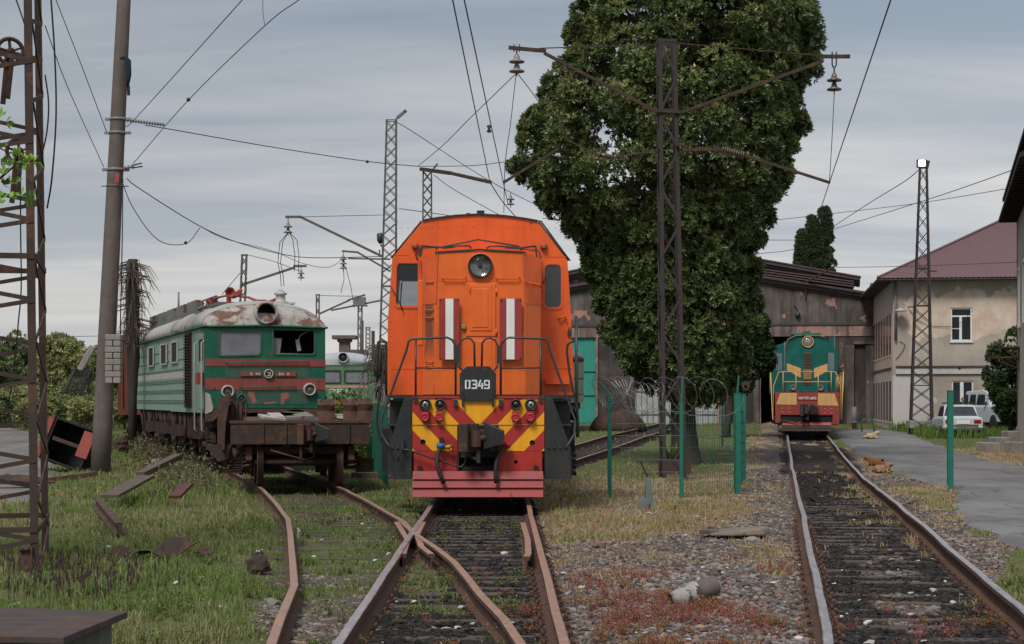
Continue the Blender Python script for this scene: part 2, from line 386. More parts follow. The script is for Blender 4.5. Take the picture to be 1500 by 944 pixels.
mt['sleeper'] = mat('sleeper_wood', (.085,.065,.055), .9, var=.5, vs_=3, stretch=(.8,14,14), bump=.9, bs=6, rust=.2, rustcol=(.03,.025,.022), bdist=.02)
mt['railtop'] = mat('worn_rail_top', (.50,.45,.45), .36, .8, var=.25, vs_=6, stretch=(4,.5,4), bump=.05)
mt['railtoprust'] = mat('rusty_rail_top', (.34,.205,.145), .5, .35, var=.3, vs_=6, bump=.1)
mt['railside'] = mat('rusty_rail_side', (.085,.042,.028), .9, var=.4, vs_=8, rust=.3, rustcol=(.04,.028,.022), bump=.5)
mt['insul'] = mat('brown_insulator', (.10,.065,.055), .25, spec=.6, var=.2)
mt['greyins'] = mat('grey_insulator', (.20,.185,.18), .35, var=.2)
mt['wire'] = mat('dark_wire', (.03,.03,.033), .5, .5, bump=0)
mt['greenpost'] = mat('green_fence_paint', (.012,.14,.10), .45, var=.15, rust=.08)
mt['mesh'] = mat('green_fence_wire', (.012,.09,.06), .5, bump=0)
mt['razor'] = mat('galvanised_wire', (.21,.215,.22), .45, .4, bump=0)
mt['lever'] = mat('pale_green_grey_paint', (.12,.155,.14), .6, var=.3, rust=.2)
mt['planter'] = mat('maroon_box_paint', (.08,.028,.024), .7, var=.3, rust=.3)
mt['lid'] = mat('rusted_metal_lid', (.055,.04,.036), .7, var=.5, vs_=3, stretch=(.8,3,1), rust=.42, rustcol=(.085,.045,.034), rsoft=.12, rs=1.2, bump=.3)
mt['mossy'] = mat('mossy_concrete', (.11,.11,.09), .95, var=.4, streak=.6, streakcol=(.04,.045,.03), bump=.4)
mt['bark'] = mat('tree_bark', (.045,.034,.026), .95, var=.4, stretch=(3,3,.6), vs_=6, bump=1., bs=10, bdist=.04)
mt['whitecar'] = mat('white_car_paint', (.50,.52,.54), .25, var=.05, spec=.6, bump=0)
mt['greycar'] = mat('grey_car_paint', (.36,.37,.36), .3, var=.08, bump=0)
mt['tyre'] = mat('tyre_rubber', (.02,.02,.02), .8)
mt['chrome'] = mat('chrome', (.5,.5,.5), .2, .9, bump=0)
mt['taillight'] = mat('tail_light_red', (.25,.01,.012), .25, bump=0)
mt['skin'] = mat('skin', (.30,.16,.11), .6, bump=0)
mt['darkcloth'] = mat('dark_clothes', (.04,.035,.035), .9)
mt['hair'] = mat('dark_hair', (.02,.016,.013), .8)
mt['dogbrown'] = mat('reddish_brown_fur', (.20,.075,.032), .95, var=.4, vs_=9, bump=.6, bs=60)
mt['dogpale'] = mat('pale_tan_fur', (.25,.15,.085), .95, var=.3, vs_=9, bump=.6, bs=60)
mt['dogcream'] = mat('cream_fur', (.42,.30,.18), .95, var=.3, vs_=9, bump=.6)
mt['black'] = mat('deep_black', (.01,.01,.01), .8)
mt['whitelitter'] = mat('white_litter', (.62,.62,.60), .7)
# ================================================================ TRACK LINES
def xA(y): return 1.15 + .15*y
def xB(y): return -.42 - .006*(y-12)
_cy = np.array([6, 12.17, 16.06, 19.9, 24.96, 33.3, 38, 44.5, 53, 62, 80]); _cx = np.array([-.45, -.796, -1.16, -1.66, -2.38, -3.94, -4.85, -6.15, -8.5, -11.3, -17.0])
_cp = np.polyfit(_cy, _cx, 4)
def xC(y): return np.polyval(_cp, y)
_dp = np.polyfit([46, 54, 61, 82, 92], [.15, 1.75, 2.95, 6.65, 8.3], 2)
def xD(y): return np.polyval(_dp, y)
road_px_near = [(1222,632),(1262,664),(1304,686),(1355,702),(1415,716),(1402,738),(1440,768),(1500,797),(1640,850)]
road_px_far = [(1224,629),(1290,629),(1322,633),(1355,647),(1400,661),(1442,673),(1500,682),(1640,690)]
def poly_world(pts, dz=-.1): return np.array([[G(*p, dz).x, G(*p, dz).y] for p in pts])
road_poly = np.vstack([poly_world(road_px_near), poly_world(road_px_far)[::-1]])
yard_poly = poly_world([(-150,627),(20,627),(42,634),(62,650),(74,675),(72,700),(58,718),(40,735),(-150,752)])
def inpoly(x, y, poly):
    x = np.asarray(x, float); y = np.asarray(y, float); c = np.zeros(x.shape, bool); n = len(poly); j = n-1
    for i in range(n):
        xi, yi = poly[i]; xj, yj = poly[j]
        if yi != yj:
            c ^= ((yi > y) != (yj > y)) & (x < (xj-xi)*(y-yi)/(yj-yi)+xi)
        j = i
    return c
def polydist(x, y, poly):
    d = np.full(np.shape(x), 1e9)
    for i in range(len(poly)):
        a = poly[i]; b = poly[(i+1) % len(poly)]; ab = b-a; L = (ab**2).sum()+1e-9
        t = np.clip(((x-a[0])*ab[0]+(y-a[1])*ab[1])/L, 0, 1)
        d = np.minimum(d, np.hypot(x-a[0]-t*ab[0], y-a[1]-t*ab[1]))
    return np.where(inpoly(x, y, poly), -d, d)

def zones(x, y):
    """cover at a place: grass, dry grass, dark oily ballast, red weed, each 0..1"""
    n1 = fbm(x, y, .9, 1); n2 = fbm(x, y, 3.1, 5); n3 = fbm(x, y, .35, 9)
    dA, dB, dC, dD = x-xA(y), x-xB(y), x-xC(y), x-xD(y)
    grass = np.zeros_like(x); dry = np.zeros_like(x); dark = np.zeros_like(x); red = np.zeros_like(x)
    w_ = (n1-.5)*1.6
    # left field
    gl = sst(-(dC+.85) + w_*.45 + .25*sst(y, 15, 19), -.15, .40)
    grass = np.maximum(grass, gl)
    # inside and right of the curving track
    inC = (np.abs(dC) < .75) & (y < 60); grass = np.where(inC, np.maximum(grass, sst(y+w_*7, 14, 19.5)*.9), grass)
    btw = (dC > .75) & (dB < -.95)
    grass = np.where(btw, np.maximum(grass, sst(y + w_*9, 14, 21)*.75), grass)
    btw2 = (dC > .75) & (dC < 2.2) & (y > 30); grass = np.where(btw2, .95, grass)
    grass = np.where((dB < -2.2) & (y > 30), np.maximum(grass, .9), grass)
    # middle ground between main track and the right track
    mid = (dB > .95) & (dA < -.95)
    g_far = sst(y + w_*5, 39, 47); g_left = .4*sst(y+w_*3, 28.5, 31.5)*sst(-(x-3.4)+w_, -.3, .8)
    grass = np.where(mid, np.maximum(grass, np.maximum(g_far*sst(-(dA+2.2)+w_*1.5, -.3, 1.0), g_left*.9)), grass)
    d1 = np.maximum(sst(y + w_*6, 20.5, 24.5)*sst(-(dA+1.7)+w_*2.0, -.3, .6), .75*sst(n1*.6+n2*.4, .53, .60)*sst(y, 15, 21)); grass = np.where(mid & (y < 40), grass*.55, grass); dry = np.where(mid, np.maximum(dry, d1*(1-.85*grass)), dry)
    # right verge between the track and the road, and the lawn beyond it
    dr = polydist(x, y, road_poly)
    vg = (dA > .9) & (dr > 0)
    dry = np.where(vg, np.maximum(dry, sst(dA+w_*.4, 1.0, 1.5)*sst(n3+(y-15)*.004, .35, .5)), dry)
    grass = np.where(vg, np.maximum(grass, sst(n1, .52, .66)*.8*sst(dA, 1.2, 1.7)), grass)
    grass = np.where(vg & ((y > 62) | (x > .33*y-1)), 1, grass)
    grass = np.where((y > 74) & (np.abs(dA) > 2.0) & (dr > .2), .95, grass)
    # ballast of the tracks
    inA = np.abs(dA) < .72
    dark = np.where(inA, .30 + .5*sst(n2, .35, .6) + sst(y+w_*6, 20, 36)*.6 + .8*sst(np.abs(dA)+w_*.12, .22, .55), dark)
    dark = np.maximum(dark, np.where((np.abs(dA) < 1.1) & (y > 46), sst(.5+w_*.4, .1, .6), 0))
    dark = np.maximum(dark, np.where(np.abs(dB) < .8, .95, 0)*(1))
    dark = np.maximum(dark, .8*sst(-np.abs(dB)+w_*.4, -1.25, -.8)*sst(y, 20, 27))
    dark = np.maximum(dark, np.where((np.abs(dD) < 1.15+w_*.2) & (y > 46), 1, 0))
    dark = np.maximum(dark, np.where((dC > .2) & (dB < 0) & (y < 17.2), .7*sst(n1, .4, .55), 0))
    dark = np.maximum(dark, .9*sst(-np.abs(dC)+.7, 0, .2)*sst(-np.abs(y-36.5), -3.5, -1.5))
    # red weeds
    rz = sst(-y + w_*6, -18.5, -12.5)*sst(x, .5, .8)*sst(-(x-(.118*y))+w_*.5, -.5, .4)
    red = np.where(mid | (dB > .55), rz*sst(n1*.35+n2*.65, .36, .56), red)
    red = np.maximum(red, np.where((dC > .3) & (dB < .7), .5*sst(n2, .60, .68)*sst(-y, -20, -13), 0))
    red = np.maximum(red, np.where(mid, .6*sst(n1*.6+n2*.4, .60, .66), 0))
    dry = np.where(inA, np.maximum(dry, .8*sst(n1*.7+n2*.3, .60, .66)*sst(y, 16, 24)), dry); dry = np.where(inA, np.maximum(dry, .7*sst(dA, .35, .6)*sst(n1, .5, .6)*sst(y,15,18)), dry)
    red = np.where(inA, np.maximum(red, .25*sst(n1*.7+n2*.3, .64, .70)), red)
    grass = np.where((np.abs(dD) < 1.2) & (y > 44), 0, grass); 
    yard = polydist(x, y, yard_poly)
    grass = grass*sst(yard + w_*.5, -.1, .35); grass = grass*sst(dr, 0, .25); dry = dry*sst(dr, 0, .2)
    return np.clip(grass,0,1), np.clip(dry,0,1), np.clip(dark,0,1), np.clip(red,0,1)

def ground_z(x, y):
    z = gz(y) - .125
    z = z + (fbm(x, y, .5, 21)-.5)*.10 + (fbm(x, y, 2.5, 23)-.5)*.05
    dA, dB, dC, dD = x-xA(y), x-xB(y), x-xC(y), x-xD(y)
    tr = np.minimum(np.minimum(np.abs(dA), np.abs(dB)), np.abs(dC)); tr = np.where(y > 46, np.minimum(tr, np.abs(dD)), tr)
    base = gz(y) - .190 + (fbm(x, y, 3.5, 31)-.5)*.05
    k = 1-sst(tr, .8, 1.5)
    z = z*(1-k) + base*k
    z = np.where((dC < -1.5), z + (fbm(x, y, .3, 40)-.35)*.25*sst(-dC, 1.5, 5), z)
    # heap of soil in the middle distance
    z = z + .02*sst(y, 20, 30)*(fbm(x, y, 1.3, 44)-.5)
    dr = polydist(x, y, road_poly); yd = polydist(x, y, yard_poly)
    q = np.maximum(1-sst(dr, -.1, .8), 1-sst(yd, -.1, .8))
    z = z*(1-q) + (gz(y)-.155)*q
    return z

# ---- ground sheet
xs = np.concatenate([[-2500,-900,-400,-200,-120], np.arange(-80,-16,3.), np.arange(-16,20,.14), np.arange(20,60,2.), [80,120,200,400,900,2500]])
yy = [ -60., -10., 2., 7.]; v_ = 9.5
while v_ < 110: yy.append(v_); v_ += max(.075, (v_**2)/2900)
yy += [118, 130, 150, 180, 230, 300, 450, 800, 1600, 4000, 8000]; ys = np.array(yy)
XX, YY = np.meshgrid(xs, ys); GX, GY = XX.ravel(), YY.ravel()
Zg = ground_z(GX, GY)
g_, d_, k_, r_ = zones(GX, GY)
far = sst(GY, 100, 110); g_ = np.maximum(g_, far)
nx, ny = len(xs), len(ys); ii = (np.arange(ny-1)[:,None]*nx + np.arange(nx-1)[None,:]).ravel()
quads = np.stack([ii, ii+1, ii+nx+1, ii+nx], 1)
gm = bpy.data.materials.new('ground_soil_gravel'); gm.use_nodes = True; t = gm.node_tree; b = t.nodes['Principled BSDF']
za = N(t, 'ShaderNodeVertexColor', layer_name='Col'); zs = N(t, 'ShaderNodeSeparateColor'); t.links.new(za.outputs[0], zs.inputs[0])
tcn = N(t, 'ShaderNodeTexCoord'); co = tcn.outputs['Object']
vo = N(t, 'ShaderNodeTexVoronoi', i_Scale=22); t.links.new(co, vo.inputs[0])
vs2 = N(t, 'ShaderNodeSeparateColor'); t.links.new(vo.outputs['Color'], vs2.inputs[0])
stone = ramp(t, [(0, (.045,.04,.036)), (.4, (.10,.088,.08)), (.75, (.16,.14,.13)), (.93, (.20,.15,.12)), (1, (.34,.33,.31))]); t.links.new(vs2.outputs[0], stone.inputs[0])
nA = N(t, 'ShaderNodeTexNoise', i_Scale=1.2, i_Detail=8, i_Roughness=.7); t.links.new(co, nA.inputs[0])
nB = N(t, 'ShaderNodeTexNoise', i_Scale=14, i_Detail=6, i_Roughness=.7); t.links.new(co, nB.inputs[0])
br = ramp(t, [(.45, 0), (.62, .7)]); t.links.new(nA.outputs[0], br.inputs[0])
c = MIX(t, br.outputs[0], stone.outputs[0], (.13,.092,.068))
dk = MIX(t, 1.0, stone.outputs[0], (.26,.24,.24), 'MULTIPLY'); 
def edge(sock, lo=.35, hi=.6):
    s_ = M(t, 'ADD', sock, M(t, 'MULTIPLY', M(t, 'SUBTRACT', nB.outputs[0], .5), .9)); r0 = ramp(t, [(lo, 0), (hi, 1)]); t.links.new(s_, r0.inputs[0]); return r0.outputs[0]
c = MIX(t, edge(zs.outputs[2], .2, .7), c, dk)
dryc = ramp(t, [(.3, (.14,.10,.062)), (.5, (.28,.21,.135)), (.72, (.40,.315,.215))]); t.links.new(nB.outputs[0], dryc.inputs[0])
c = MIX(t, edge(zs.outputs[1]), c, dryc.outputs[0])
grc = ramp(t, [(.3, (.05,.055,.025)), (.55, (.10,.115,.042)), (.75, (.20,.18,.095))]); t.links.new(nB.outputs[0], grc.inputs[0])
c = MIX(t, edge(zs.outputs[0]), c, grc.outputs[0])
t.links.new(c, b.inputs['Base Color']); b.inputs['Roughness'].default_value = .95; b.inputs['Specular IOR Level'].default_value = .2
bp = N(t, 'ShaderNodeBump', i_Strength=.8, i_Distance=.03); t.links.new(vo.outputs['Distance'], bp.inputs['Height']); bp.invert = True
t.links.new(bp.outputs[0], b.inputs['Normal'])
npmesh('ground', np.stack([GX, GY, Zg], 1), [quads], gm, {'Col': np.stack([g_, d_, k_], 1)}, smooth=True, kind='structure')

# ---- road and yard paving (sheets with a cut edge)
def asphalt(name, c0, c1):
    def ex(t, co):
        n1_ = N(t, 'ShaderNodeTexNoise', i_Scale=.5, i_Detail=7, i_Roughness=.65); mpn = N(t, 'ShaderNodeMapping'); mpn.inputs['Scale'].default_value=(1,.5,1)
        t.links.new(co, mpn.inputs[0]); t.links.new(mpn.outputs[0], n1_.inputs[0])
        r0 = ramp(t, [(.38, c0), (.6, c1)]); t.links.new(n1_.outputs[0], r0.inputs[0])
        n2_ = N(t, 'ShaderNodeTexNoise', i_Scale=60, i_Detail=4); t.links.new(co, n2_.inputs[0])
        r2 = ramp(t, [(.3, .75), (.7, 1.0)]); t.links.new(n2_.outputs[0], r2.inputs[0])
        vc = N(t, 'ShaderNodeTexVoronoi', i_Scale=.55, feature='DISTANCE_TO_EDGE'); nd = N(t, 'ShaderNodeTexNoise', i_Scale=2.5, i_Detail=4); t.links.new(co, nd.inputs[0])
        mv = MIX(t, .25, co, nd.outputs[1], 'ADD'); t.links.new(mv, vc.inputs[0])
        rc = ramp(t, [(0.0, .45), (.02, 1.0)]); t.links.new(vc.outputs['Distance'], rc.inputs[0])
        return MIX(t, 1.0, MIX(t, 1.0, r0.outputs[0], r2.outputs[0], 'MULTIPLY'), rc.outputs[0], 'MULTIPLY')
    return mat(name, c0, .85, extra=ex, var=.12, bump=.4, bs=50)
mt['asphalt'] = asphalt('worn_asphalt', (.125,.12,.12), (.21,.205,.20)); mt['yard'] = asphalt('grey_yard_paving', (.12,.11,.105), (.20,.185,.175))
def sheet(name, poly, m_, step, dz):
    x0, y0 = poly.min(0); x1, y1 = poly.max(0); x1 = min(x1, 60); x0 = max(x0, -40)
    gx = np.arange(x0-1, x1+1, step); gy = np.arange(y0-1, y1+1, step); A_, B_ = np.meshgrid(gx, gy)
    z = gz(B_) + dz + .0
    dd = polydist(A_, B_, poly) + (fbm(A_, B_, 1.2, 60)-.5)*.7
    z = np.where(dd > 0, z - .12*sst(dd, 0, .25), z)
    n = len(gx); m_n = len(gy); i0 = (np.arange(m_n-1)[:,None]*n+np.arange(n-1)[None,:]).ravel(); q = np.stack([i0,i0+1,i0+n+1,i0+n],1)
    keep = (dd.ravel()[q] < .45).any(1)
    npmesh(name, np.stack([A_.ravel(), B_.ravel(), z.ravel()], 1), [q[keep]], m_, smooth=True, kind='structure')
sheet('road', road_poly, mt['asphalt'], .22, -.10)
sheet('yard_paving', yard_poly, mt['yard'], .3, -.105)

# ================================================================ RAILS
RP = [(-.036,0),(-.038,-.035),(-.010,-.05),(-.010,-.148),(-.07,-.163),(-.07,-.178),(.07,-.178),(.07,-.163),(.010,-.148),(.010,-.05),(.038,-.035),(.036,0),(.028,.004),(-.028,.004)]
def rail(parent, pts, top=True, name='rail', sc=1.0, matside='railside', tm='railtop'):
    pts = [Vector(p) for p in pts]; b_ = MB(); n = len(RP); V = []
    for i, p in enumerate(pts):
        a = pts[max(i-1,0)]; c_ = pts[min(i+1,len(pts)-1)]; d = (c_-a); d.z = 0; d.normalize(); l = Vector((d.y, -d.x, 0))
        V += [p + l*(u*sc) + Vector((0,0,v*sc)) for u, v in RP]
    fs = []; mm = []
    for i in range(len(pts)-1):
        for k in range(n):
            fs.append((i*n+k, i*n+(k+1)%n, (i+1)*n+(k+1)%n, (i+1)*n+k)); mm.append(1 if k in (11,12,13) else 0)
    b_.add(V, fs + [tuple(range(n)), tuple((len(pts)-1)*n+k for k in range(n))[::-1]])
    b_.m = mm + [0, 0]
    return b_.build(name, [mt[matside], mt[tm]], parent)
def track_pts(xf, side, y0, y1, step=1.0, wob=.0, seed=0, dz=0):
    out = []; y = y0
    while y < y1 + step*.5:
        dx = (float(xf(y+.5)) - float(xf(y-.5))); L = math.hypot(dx, 1); nx_, ny_ = 1/L, -dx/L
        wv = (float(fbm(y, seed*7.7, .35, 70+seed))-.5)*wob
        X = float(xf(y)) + side*.78*nx_; Yp = y + side*.78*ny_
        out.append((X + wv, Yp, gzf(Yp) + (float(fbm(y, seed*3.1, .3, 80+seed))-.5)*wob*.8 + dz)); y += step
    return out
def sleepers(parent, xf, ys_, half=1.33, halfl=None):
    for y in ys_:
        dx = (float(xf(y+.5)) - float(xf(y-.5))); a = -math.atan(dx); yj = y + random.uniform(-.03, .03)
        X = float(xf(yj)); hl = half if halfl is None else halfl(yj)
        b_ = MB(); x0 = -hl[0] if isinstance(hl, tuple) else -hl; x1 = hl[1] if isinstance(hl, tuple) else hl
        x0 -= random.uniform(0,.12); x1 += random.uniform(0,.12); w0 = random.uniform(.10,.13)
        n = 7; rings = []
        for k in range(n):
            u = x0 + (x1-x0)*k/(n-1); e = random.uniform(-.012,.012)
            rings.append([(u, -w0+e, -.16), (u, w0+e, -.16), (u, w0*.92+e, random.uniform(-.012,.0)), (u, 0, random.uniform(-.006,.006)), (u, -w0*.92+e, random.uniform(-.012,.0))])
        b_.loft(rings)
        o = b_.build('sleeper', mt['sleeper'], parent); o.location = (X, yj, gzf(yj)-.176+random.uniform(-.006,.004)); o.rotation_euler = (0, random.uniform(-.008,.008), a*.9 if xf is not xC else 0)
        if y < 27 and xf is not xC:
            for s_ in (-.78, .78):
                q_ = MB(); q_.box(s_-.16, s_+.16, -.085, .085, -.004, .012)
                for ux in (-.11, .11):
                    for uy in (-.05, .05): q_.lathe([(.016,.012),(.016,.035),(.010,.045),(0,.045)], (s_+ux, uy, 0), 'z', 6)
                q_.build('tie_plate', mt['railside'], o)
tA = thing('railway_track', 'straight track with worn silvery rails leading to the small green and red locomotive', 'railway track', (0,0,0))
rail(tA, track_pts(xA, -1, 6, 101, .7, .07, 1)); rail(tA, track_pts(xA, 1, 6, 101, .7, .07, 2))
sleepers(tA, xA, np.arange(9.6, 34, .6))
tB = thing('railway_track', 'middle track with worn rails under the orange locomotive', 'railway track')
rail(tB, track_pts(xB, -1, 6, 60, .8, .03, 3)); rail(tB, track_pts(xB, 1, 6, 60, .8, .03, 4), tm='railtoprust')
for pts in ([(603.7,779),(588,764),(581,757)], [(766,766),(773,790),(774,811),(771,816)], [(581,765),(597,790),(590,812)], [(620,765),(611,783),(617,800),(632,812)]):
    q = [G(px, py, -.012) for px, py in pts]
    if len(q) > 2: rail(tB, [ (v.x, v.y, gzf(v.y)-.012) for v in q ], name='guard_rail', tm='railtoprust')
def hlB(y):
    xc = float(xC(y)) - xB(y)
    if y < 21: return (max(1.33, -xc+1.2), 1.33)
    return (1.33, 1.33)
sleepers(tB, xB, np.arange(9.2, 29, .52), halfl=hlB)
tC = thing('railway_track', 'rusty kinked track curving left under the flat wagon and the old green electric locomotive', 'railway track')
Lpx = [(385,1000),(397.5,943),(410.6,906),(420,884),(431,857.6),(429,828),(427,805),(425,780),(421.8,760.5),(404,737),(386,718)]
Lp = [G(px, py, 0) for px, py in Lpx]; Lp = [(p.x, p.y, gzf(p.y)-.0) for p in Lp]
Lp += [p for p in track_pts(xC, -1, 34.5, 78, 1.0)]
rail(tC, Lp, tm='railtoprust')
Rpx = [(800,1000),(763.5,944),(738,906),(703,870),(684,845),(665,823),(640,803),(621,790.5),(603.7,779)]
Rp = [G(px, py, -.004) for px, py in Rpx]; Rp = [(p.x, p.y, gzf(p.y)-.004) for p in Rp]
rail(tC, Rp, tm='railtoprust')
Rpx = [(603.7,779),(592,764.5),(577,756),(562.6,748),(547,739),(533,731),(512,721)]
Rp = [G(px, py, -.004) for px, py in Rpx]; Rp = [(p.x, p.y, gzf(p.y)-.004) for p in Rp] + track_pts(xC, 1, 34, 78, 1.0)
rail(tC, Rp, tm='railtoprust')
sleepers(tC, xC, list(np.arange(21.4, 36, .6)), half=1.2)
tD = thing('railway_track', 'short curved track with black oily ballast running behind the big tree to the shed', 'railway track')
rail(tD, track_pts(xD, -1, 46.5, 97, 1.0, .03, 5), tm='railtoprust'); rail(tD, track_pts(xD, 1, 46.5, 97, 1.0, .03, 6), tm='railtoprust')

# ================================================================ STONES
def scatter(n, ymin, ymax, xlo, xhi, power=1.0):
    u = rng.random(n); y = (ymin**(-power) + u*(ymax**(-power)-ymin**(-power)))**(-1/power) if power else ymin+(ymax-ymin)*u
    a = rng.random(n); x = xlo(y) + (xhi(y)-xlo(y))*a
    return x, y
def frame_lo(y): return -.305*y
def frame_hi(y): return .305*y
def onsleeper(x, y):
    d = np.full(x.shape, 9.)
    for f_, s0, st, lo, hi in ((xA, 9.6, .6, -1.35, -.8), (xB, 9.2, .52, -1.35, 1.35)):
        k = np.abs(((y-s0+st/2) % st)-st/2); q = x-f_(y); l2_ = lo if f_ is xA else np.minimum(-1.33, xC(y)-xB(y)-1.2)
        d = np.minimum(d, np.where((q > l2_) & (q < hi), k, 9.))
    return d
base_ico = np.array([[0,0,1],[.89,0,.45],[.28,.85,.45],[-.72,.53,.45],[-.72,-.53,.45],[.28,-.85,.45],[.72,.53,-.45],[-.28,.85,-.45],[-.89,0,-.45],[-.28,-.85,-.45],[.72,-.53,-.45],[0,0,-1]])
icoF = np.array([[0,1,2],[0,2,3],[0,3,4],[0,4,5],[0,5,1],[1,6,2],[2,7,3],[3,8,4],[4,9,5],[5,10,1],[6,7,2],[7,8,3],[8,9,4],[9,10,5],[10,6,1]])
def stones(name, x, y, z, size, col, label=None, flat=.55):
    n = len(x); sc = size[:,None]*rng.uniform(.6,1.3,(n,3)); sc[:,2] *= flat
    jit = base_ico[None]*rng.uniform(.72,1.22,(n,12,1))
    V = jit*sc[:,None,:]; a = rng.uniform(0,6.28,n); c_, s_ = np.cos(a)[:,None], np.sin(a)[:,None]
    X = V[...,0]*c_-V[...,1]*s_; Y = V[...,0]*s_+V[...,1]*c_
    tl = rng.uniform(-.5,.5,n)[:,None]; Z = V[...,2]+X*tl*.6
    V = np.stack([X+x[:,None], Y+y[:,None], Z+z[:,None]], -1).reshape(-1,3)
    Fc = (icoF[None]+(np.arange(n)*12)[:,None,None]).reshape(-1,3)
    return npmesh(name, V, [Fc], mt['stone'], {'Col': np.repeat(col, 12, 0)}, kind='stuff')
mt['stone'] = attrmat('ballast_stone', .85, 0)
def nearrail(x, y):
    d = np.full(x.shape, 9.)
    for f_ in (xA, xB): d = np.minimum(d, np.abs(np.abs(x-f_(y))-.78))
    return d
x, y = scatter(185000, 10.8, 48, frame_lo, frame_hi, .55)
g1, d1_, k1, r1_ = zones(x, y)
pr = np.clip(1 - g1*1.3 - d1_*.75, 0, 1); pr = np.where(x < xC(y)-1.6, 0, pr)
pr = np.where(polydist(x, y, road_poly) < .1, .0, pr); keep = rng.random(len(x)) < pr
keep &= nearrail(x, y) > .085
keep &= ~((onsleeper(x, y) < .12) & (rng.random(len(x)) < .72) & (y < 26))
x, y, k1 = x[keep], y[keep], k1[keep]; z = ground_z(x, y)
size = rng.gamma(4.5, .0042, len(x))*(1+.012*(y-12)); size = np.where(nearrail(x,y) < .12, size*.5, size)
v = rng.random(len(x)); tint = rng.normal(0, .012, (len(x),3))
colr = np.stack([.055+.19*v**1.5]*3, 1)*np.array([1.08,.96,.89]) + tint*.5
brn = rng.random(len(x)) < .30+.35*sst(fbm(x, y, .8, 33), .45, .65); colr[brn] *= np.array([1.10,.85,.72])
colr *= (1-.88*sst(k1,.2,.6))[:,None]
wht = rng.random(len(x)) < .004; colr[wht] = np.array([.48,.47,.45])*rng.uniform(.6,1.1,(wht.sum(),1))
stones('ballast_stones', x, y, z+size*.12, size, np.clip(colr,.008,.7))

# ================================================================ GRASS AND WEEDS
mt['blade'] = attrmat('grass_blade', .75, .3, spec=.25); mt['leaf'] = attrmat('tree_leaf', .40, .2, spec=.5); mt['leafm'] = attrmat('matt_leaf', .75, .25, spec=.2)
def blades(name, x, y, z, h, w_, col, lean=.5, **tags):
    n = len(x); a = rng.uniform(0, 2*np.pi, n); b_ = rng.uniform(0, 2*np.pi, n); ln = np.abs(rng.normal(0, lean, n))*h
    dx, dy = np.cos(a)*w_/2, np.sin(a)*w_/2; lx, ly = np.cos(b_)*ln, np.sin(b_)*ln
    P0 = np.stack([x-dx, y-dy, z], 1); P1 = np.stack([x+dx, y+dy, z], 1)
    P2 = np.stack([x+dx*.8+lx*.35, y+dy*.8+ly*.35, z+h*.55], 1); P3 = np.stack([x-dx*.8+lx*.35, y-dy*.8+ly*.35, z+h*.55], 1)
    P4 = np.stack([x+lx, y+ly, z+np.maximum(h-ln*.35, h*.35)], 1)
    V = np.stack([P0,P1,P2,P3,P4], 1).reshape(-1,3); o = np.arange(n)[:,None]*5
    return npmesh(name, V, [o+np.array([0,1,2,3]), o+np.array([3,2,4])], mt['blade'], {'Col': np.repeat(np.clip(col,.004,1), 5, 0)}, kind='stuff', parent=tags.get('parent'))
def mixcol(n, cs, jit=.18):
    cs = np.array(cs); c_ = cs[rng.integers(0, len(cs), n)]; return c_*rng.uniform(1-jit, 1+jit, (n,1))*rng.uniform(.93,1.07,(n,3))
x, y = scatter(520000, 10.2, 100, frame_lo, frame_hi, .45)
g1, d1_, k1, r1_ = zones(x, y)
n1 = fbm(x, y, 2.6, 51); n0 = fbm(x, y, .6, 52)
keep = rng.random(len(x)) < np.clip(g1*(.07+1.6*sst(n1, .40, .62)), 0, 1)*np.where(y > 20, 1, .8)
keep &= nearrail(x, y) > .07
gx_, gy_, n1_, n0_ = x[keep], y[keep], n1[keep], n0[keep]; zz_ = ground_z(gx_, gy_)
inC_ = (gx_ > xC(gy_)-1.2)
h = (.03+.095*n1_)*rng.gamma(5, .2, len(gx_))*np.where(inC_, .6, 1)*np.where(gy_ > 45, 1.0, 1)
h = np.where((np.abs(gx_-xC(gy_)+2.3) < 1.2) & (gy_ > 30), h*1.7, h)
yel = sst(n0_+.34*((gx_ > xB(gy_)+1) & (gx_ < xA(gy_)) & (gy_ < 44))+rng.normal(0,.14,len(n0_)), .38, .60)
gcol = mixcol(len(gx_), [(.13,.205,.04),(.165,.24,.055),(.10,.165,.035),(.20,.26,.085),(.16,.20,.065)])*(1-yel[:,None]) + mixcol(len(gx_), [(.24,.25,.10),(.33,.28,.16),(.19,.22,.075),(.38,.31,.20)])*yel[:,None]
blades('grass', gx_, gy_, zz_-.01, h, .0055+gy_*.00038, gcol)
# dry straw
keep = rng.random(len(x)) < d1_*.55*(1-g1)
keep &= nearrail(x, y) > .07
dx_, dy_ = x[keep], y[keep]; n = len(dx_)
straw = mixcol(n, [(.38,.30,.19),(.45,.37,.25),(.30,.22,.13),(.32,.30,.12),(.34,.19,.13)])
yg = .7*sst(fbm(dx_, dy_, 1.1, 77), .54, .66)[:,None]; straw = straw*(1-yg*.8) + mixcol(n, [(.24,.24,.06),(.17,.20,.05)])*yg*.8
blades('dry_grass', dx_, dy_, ground_z(dx_, dy_)-.01, rng.gamma(4,.016,n)+.012+.05*yg[:,0], .005+dy_*.0004, straw, .9)
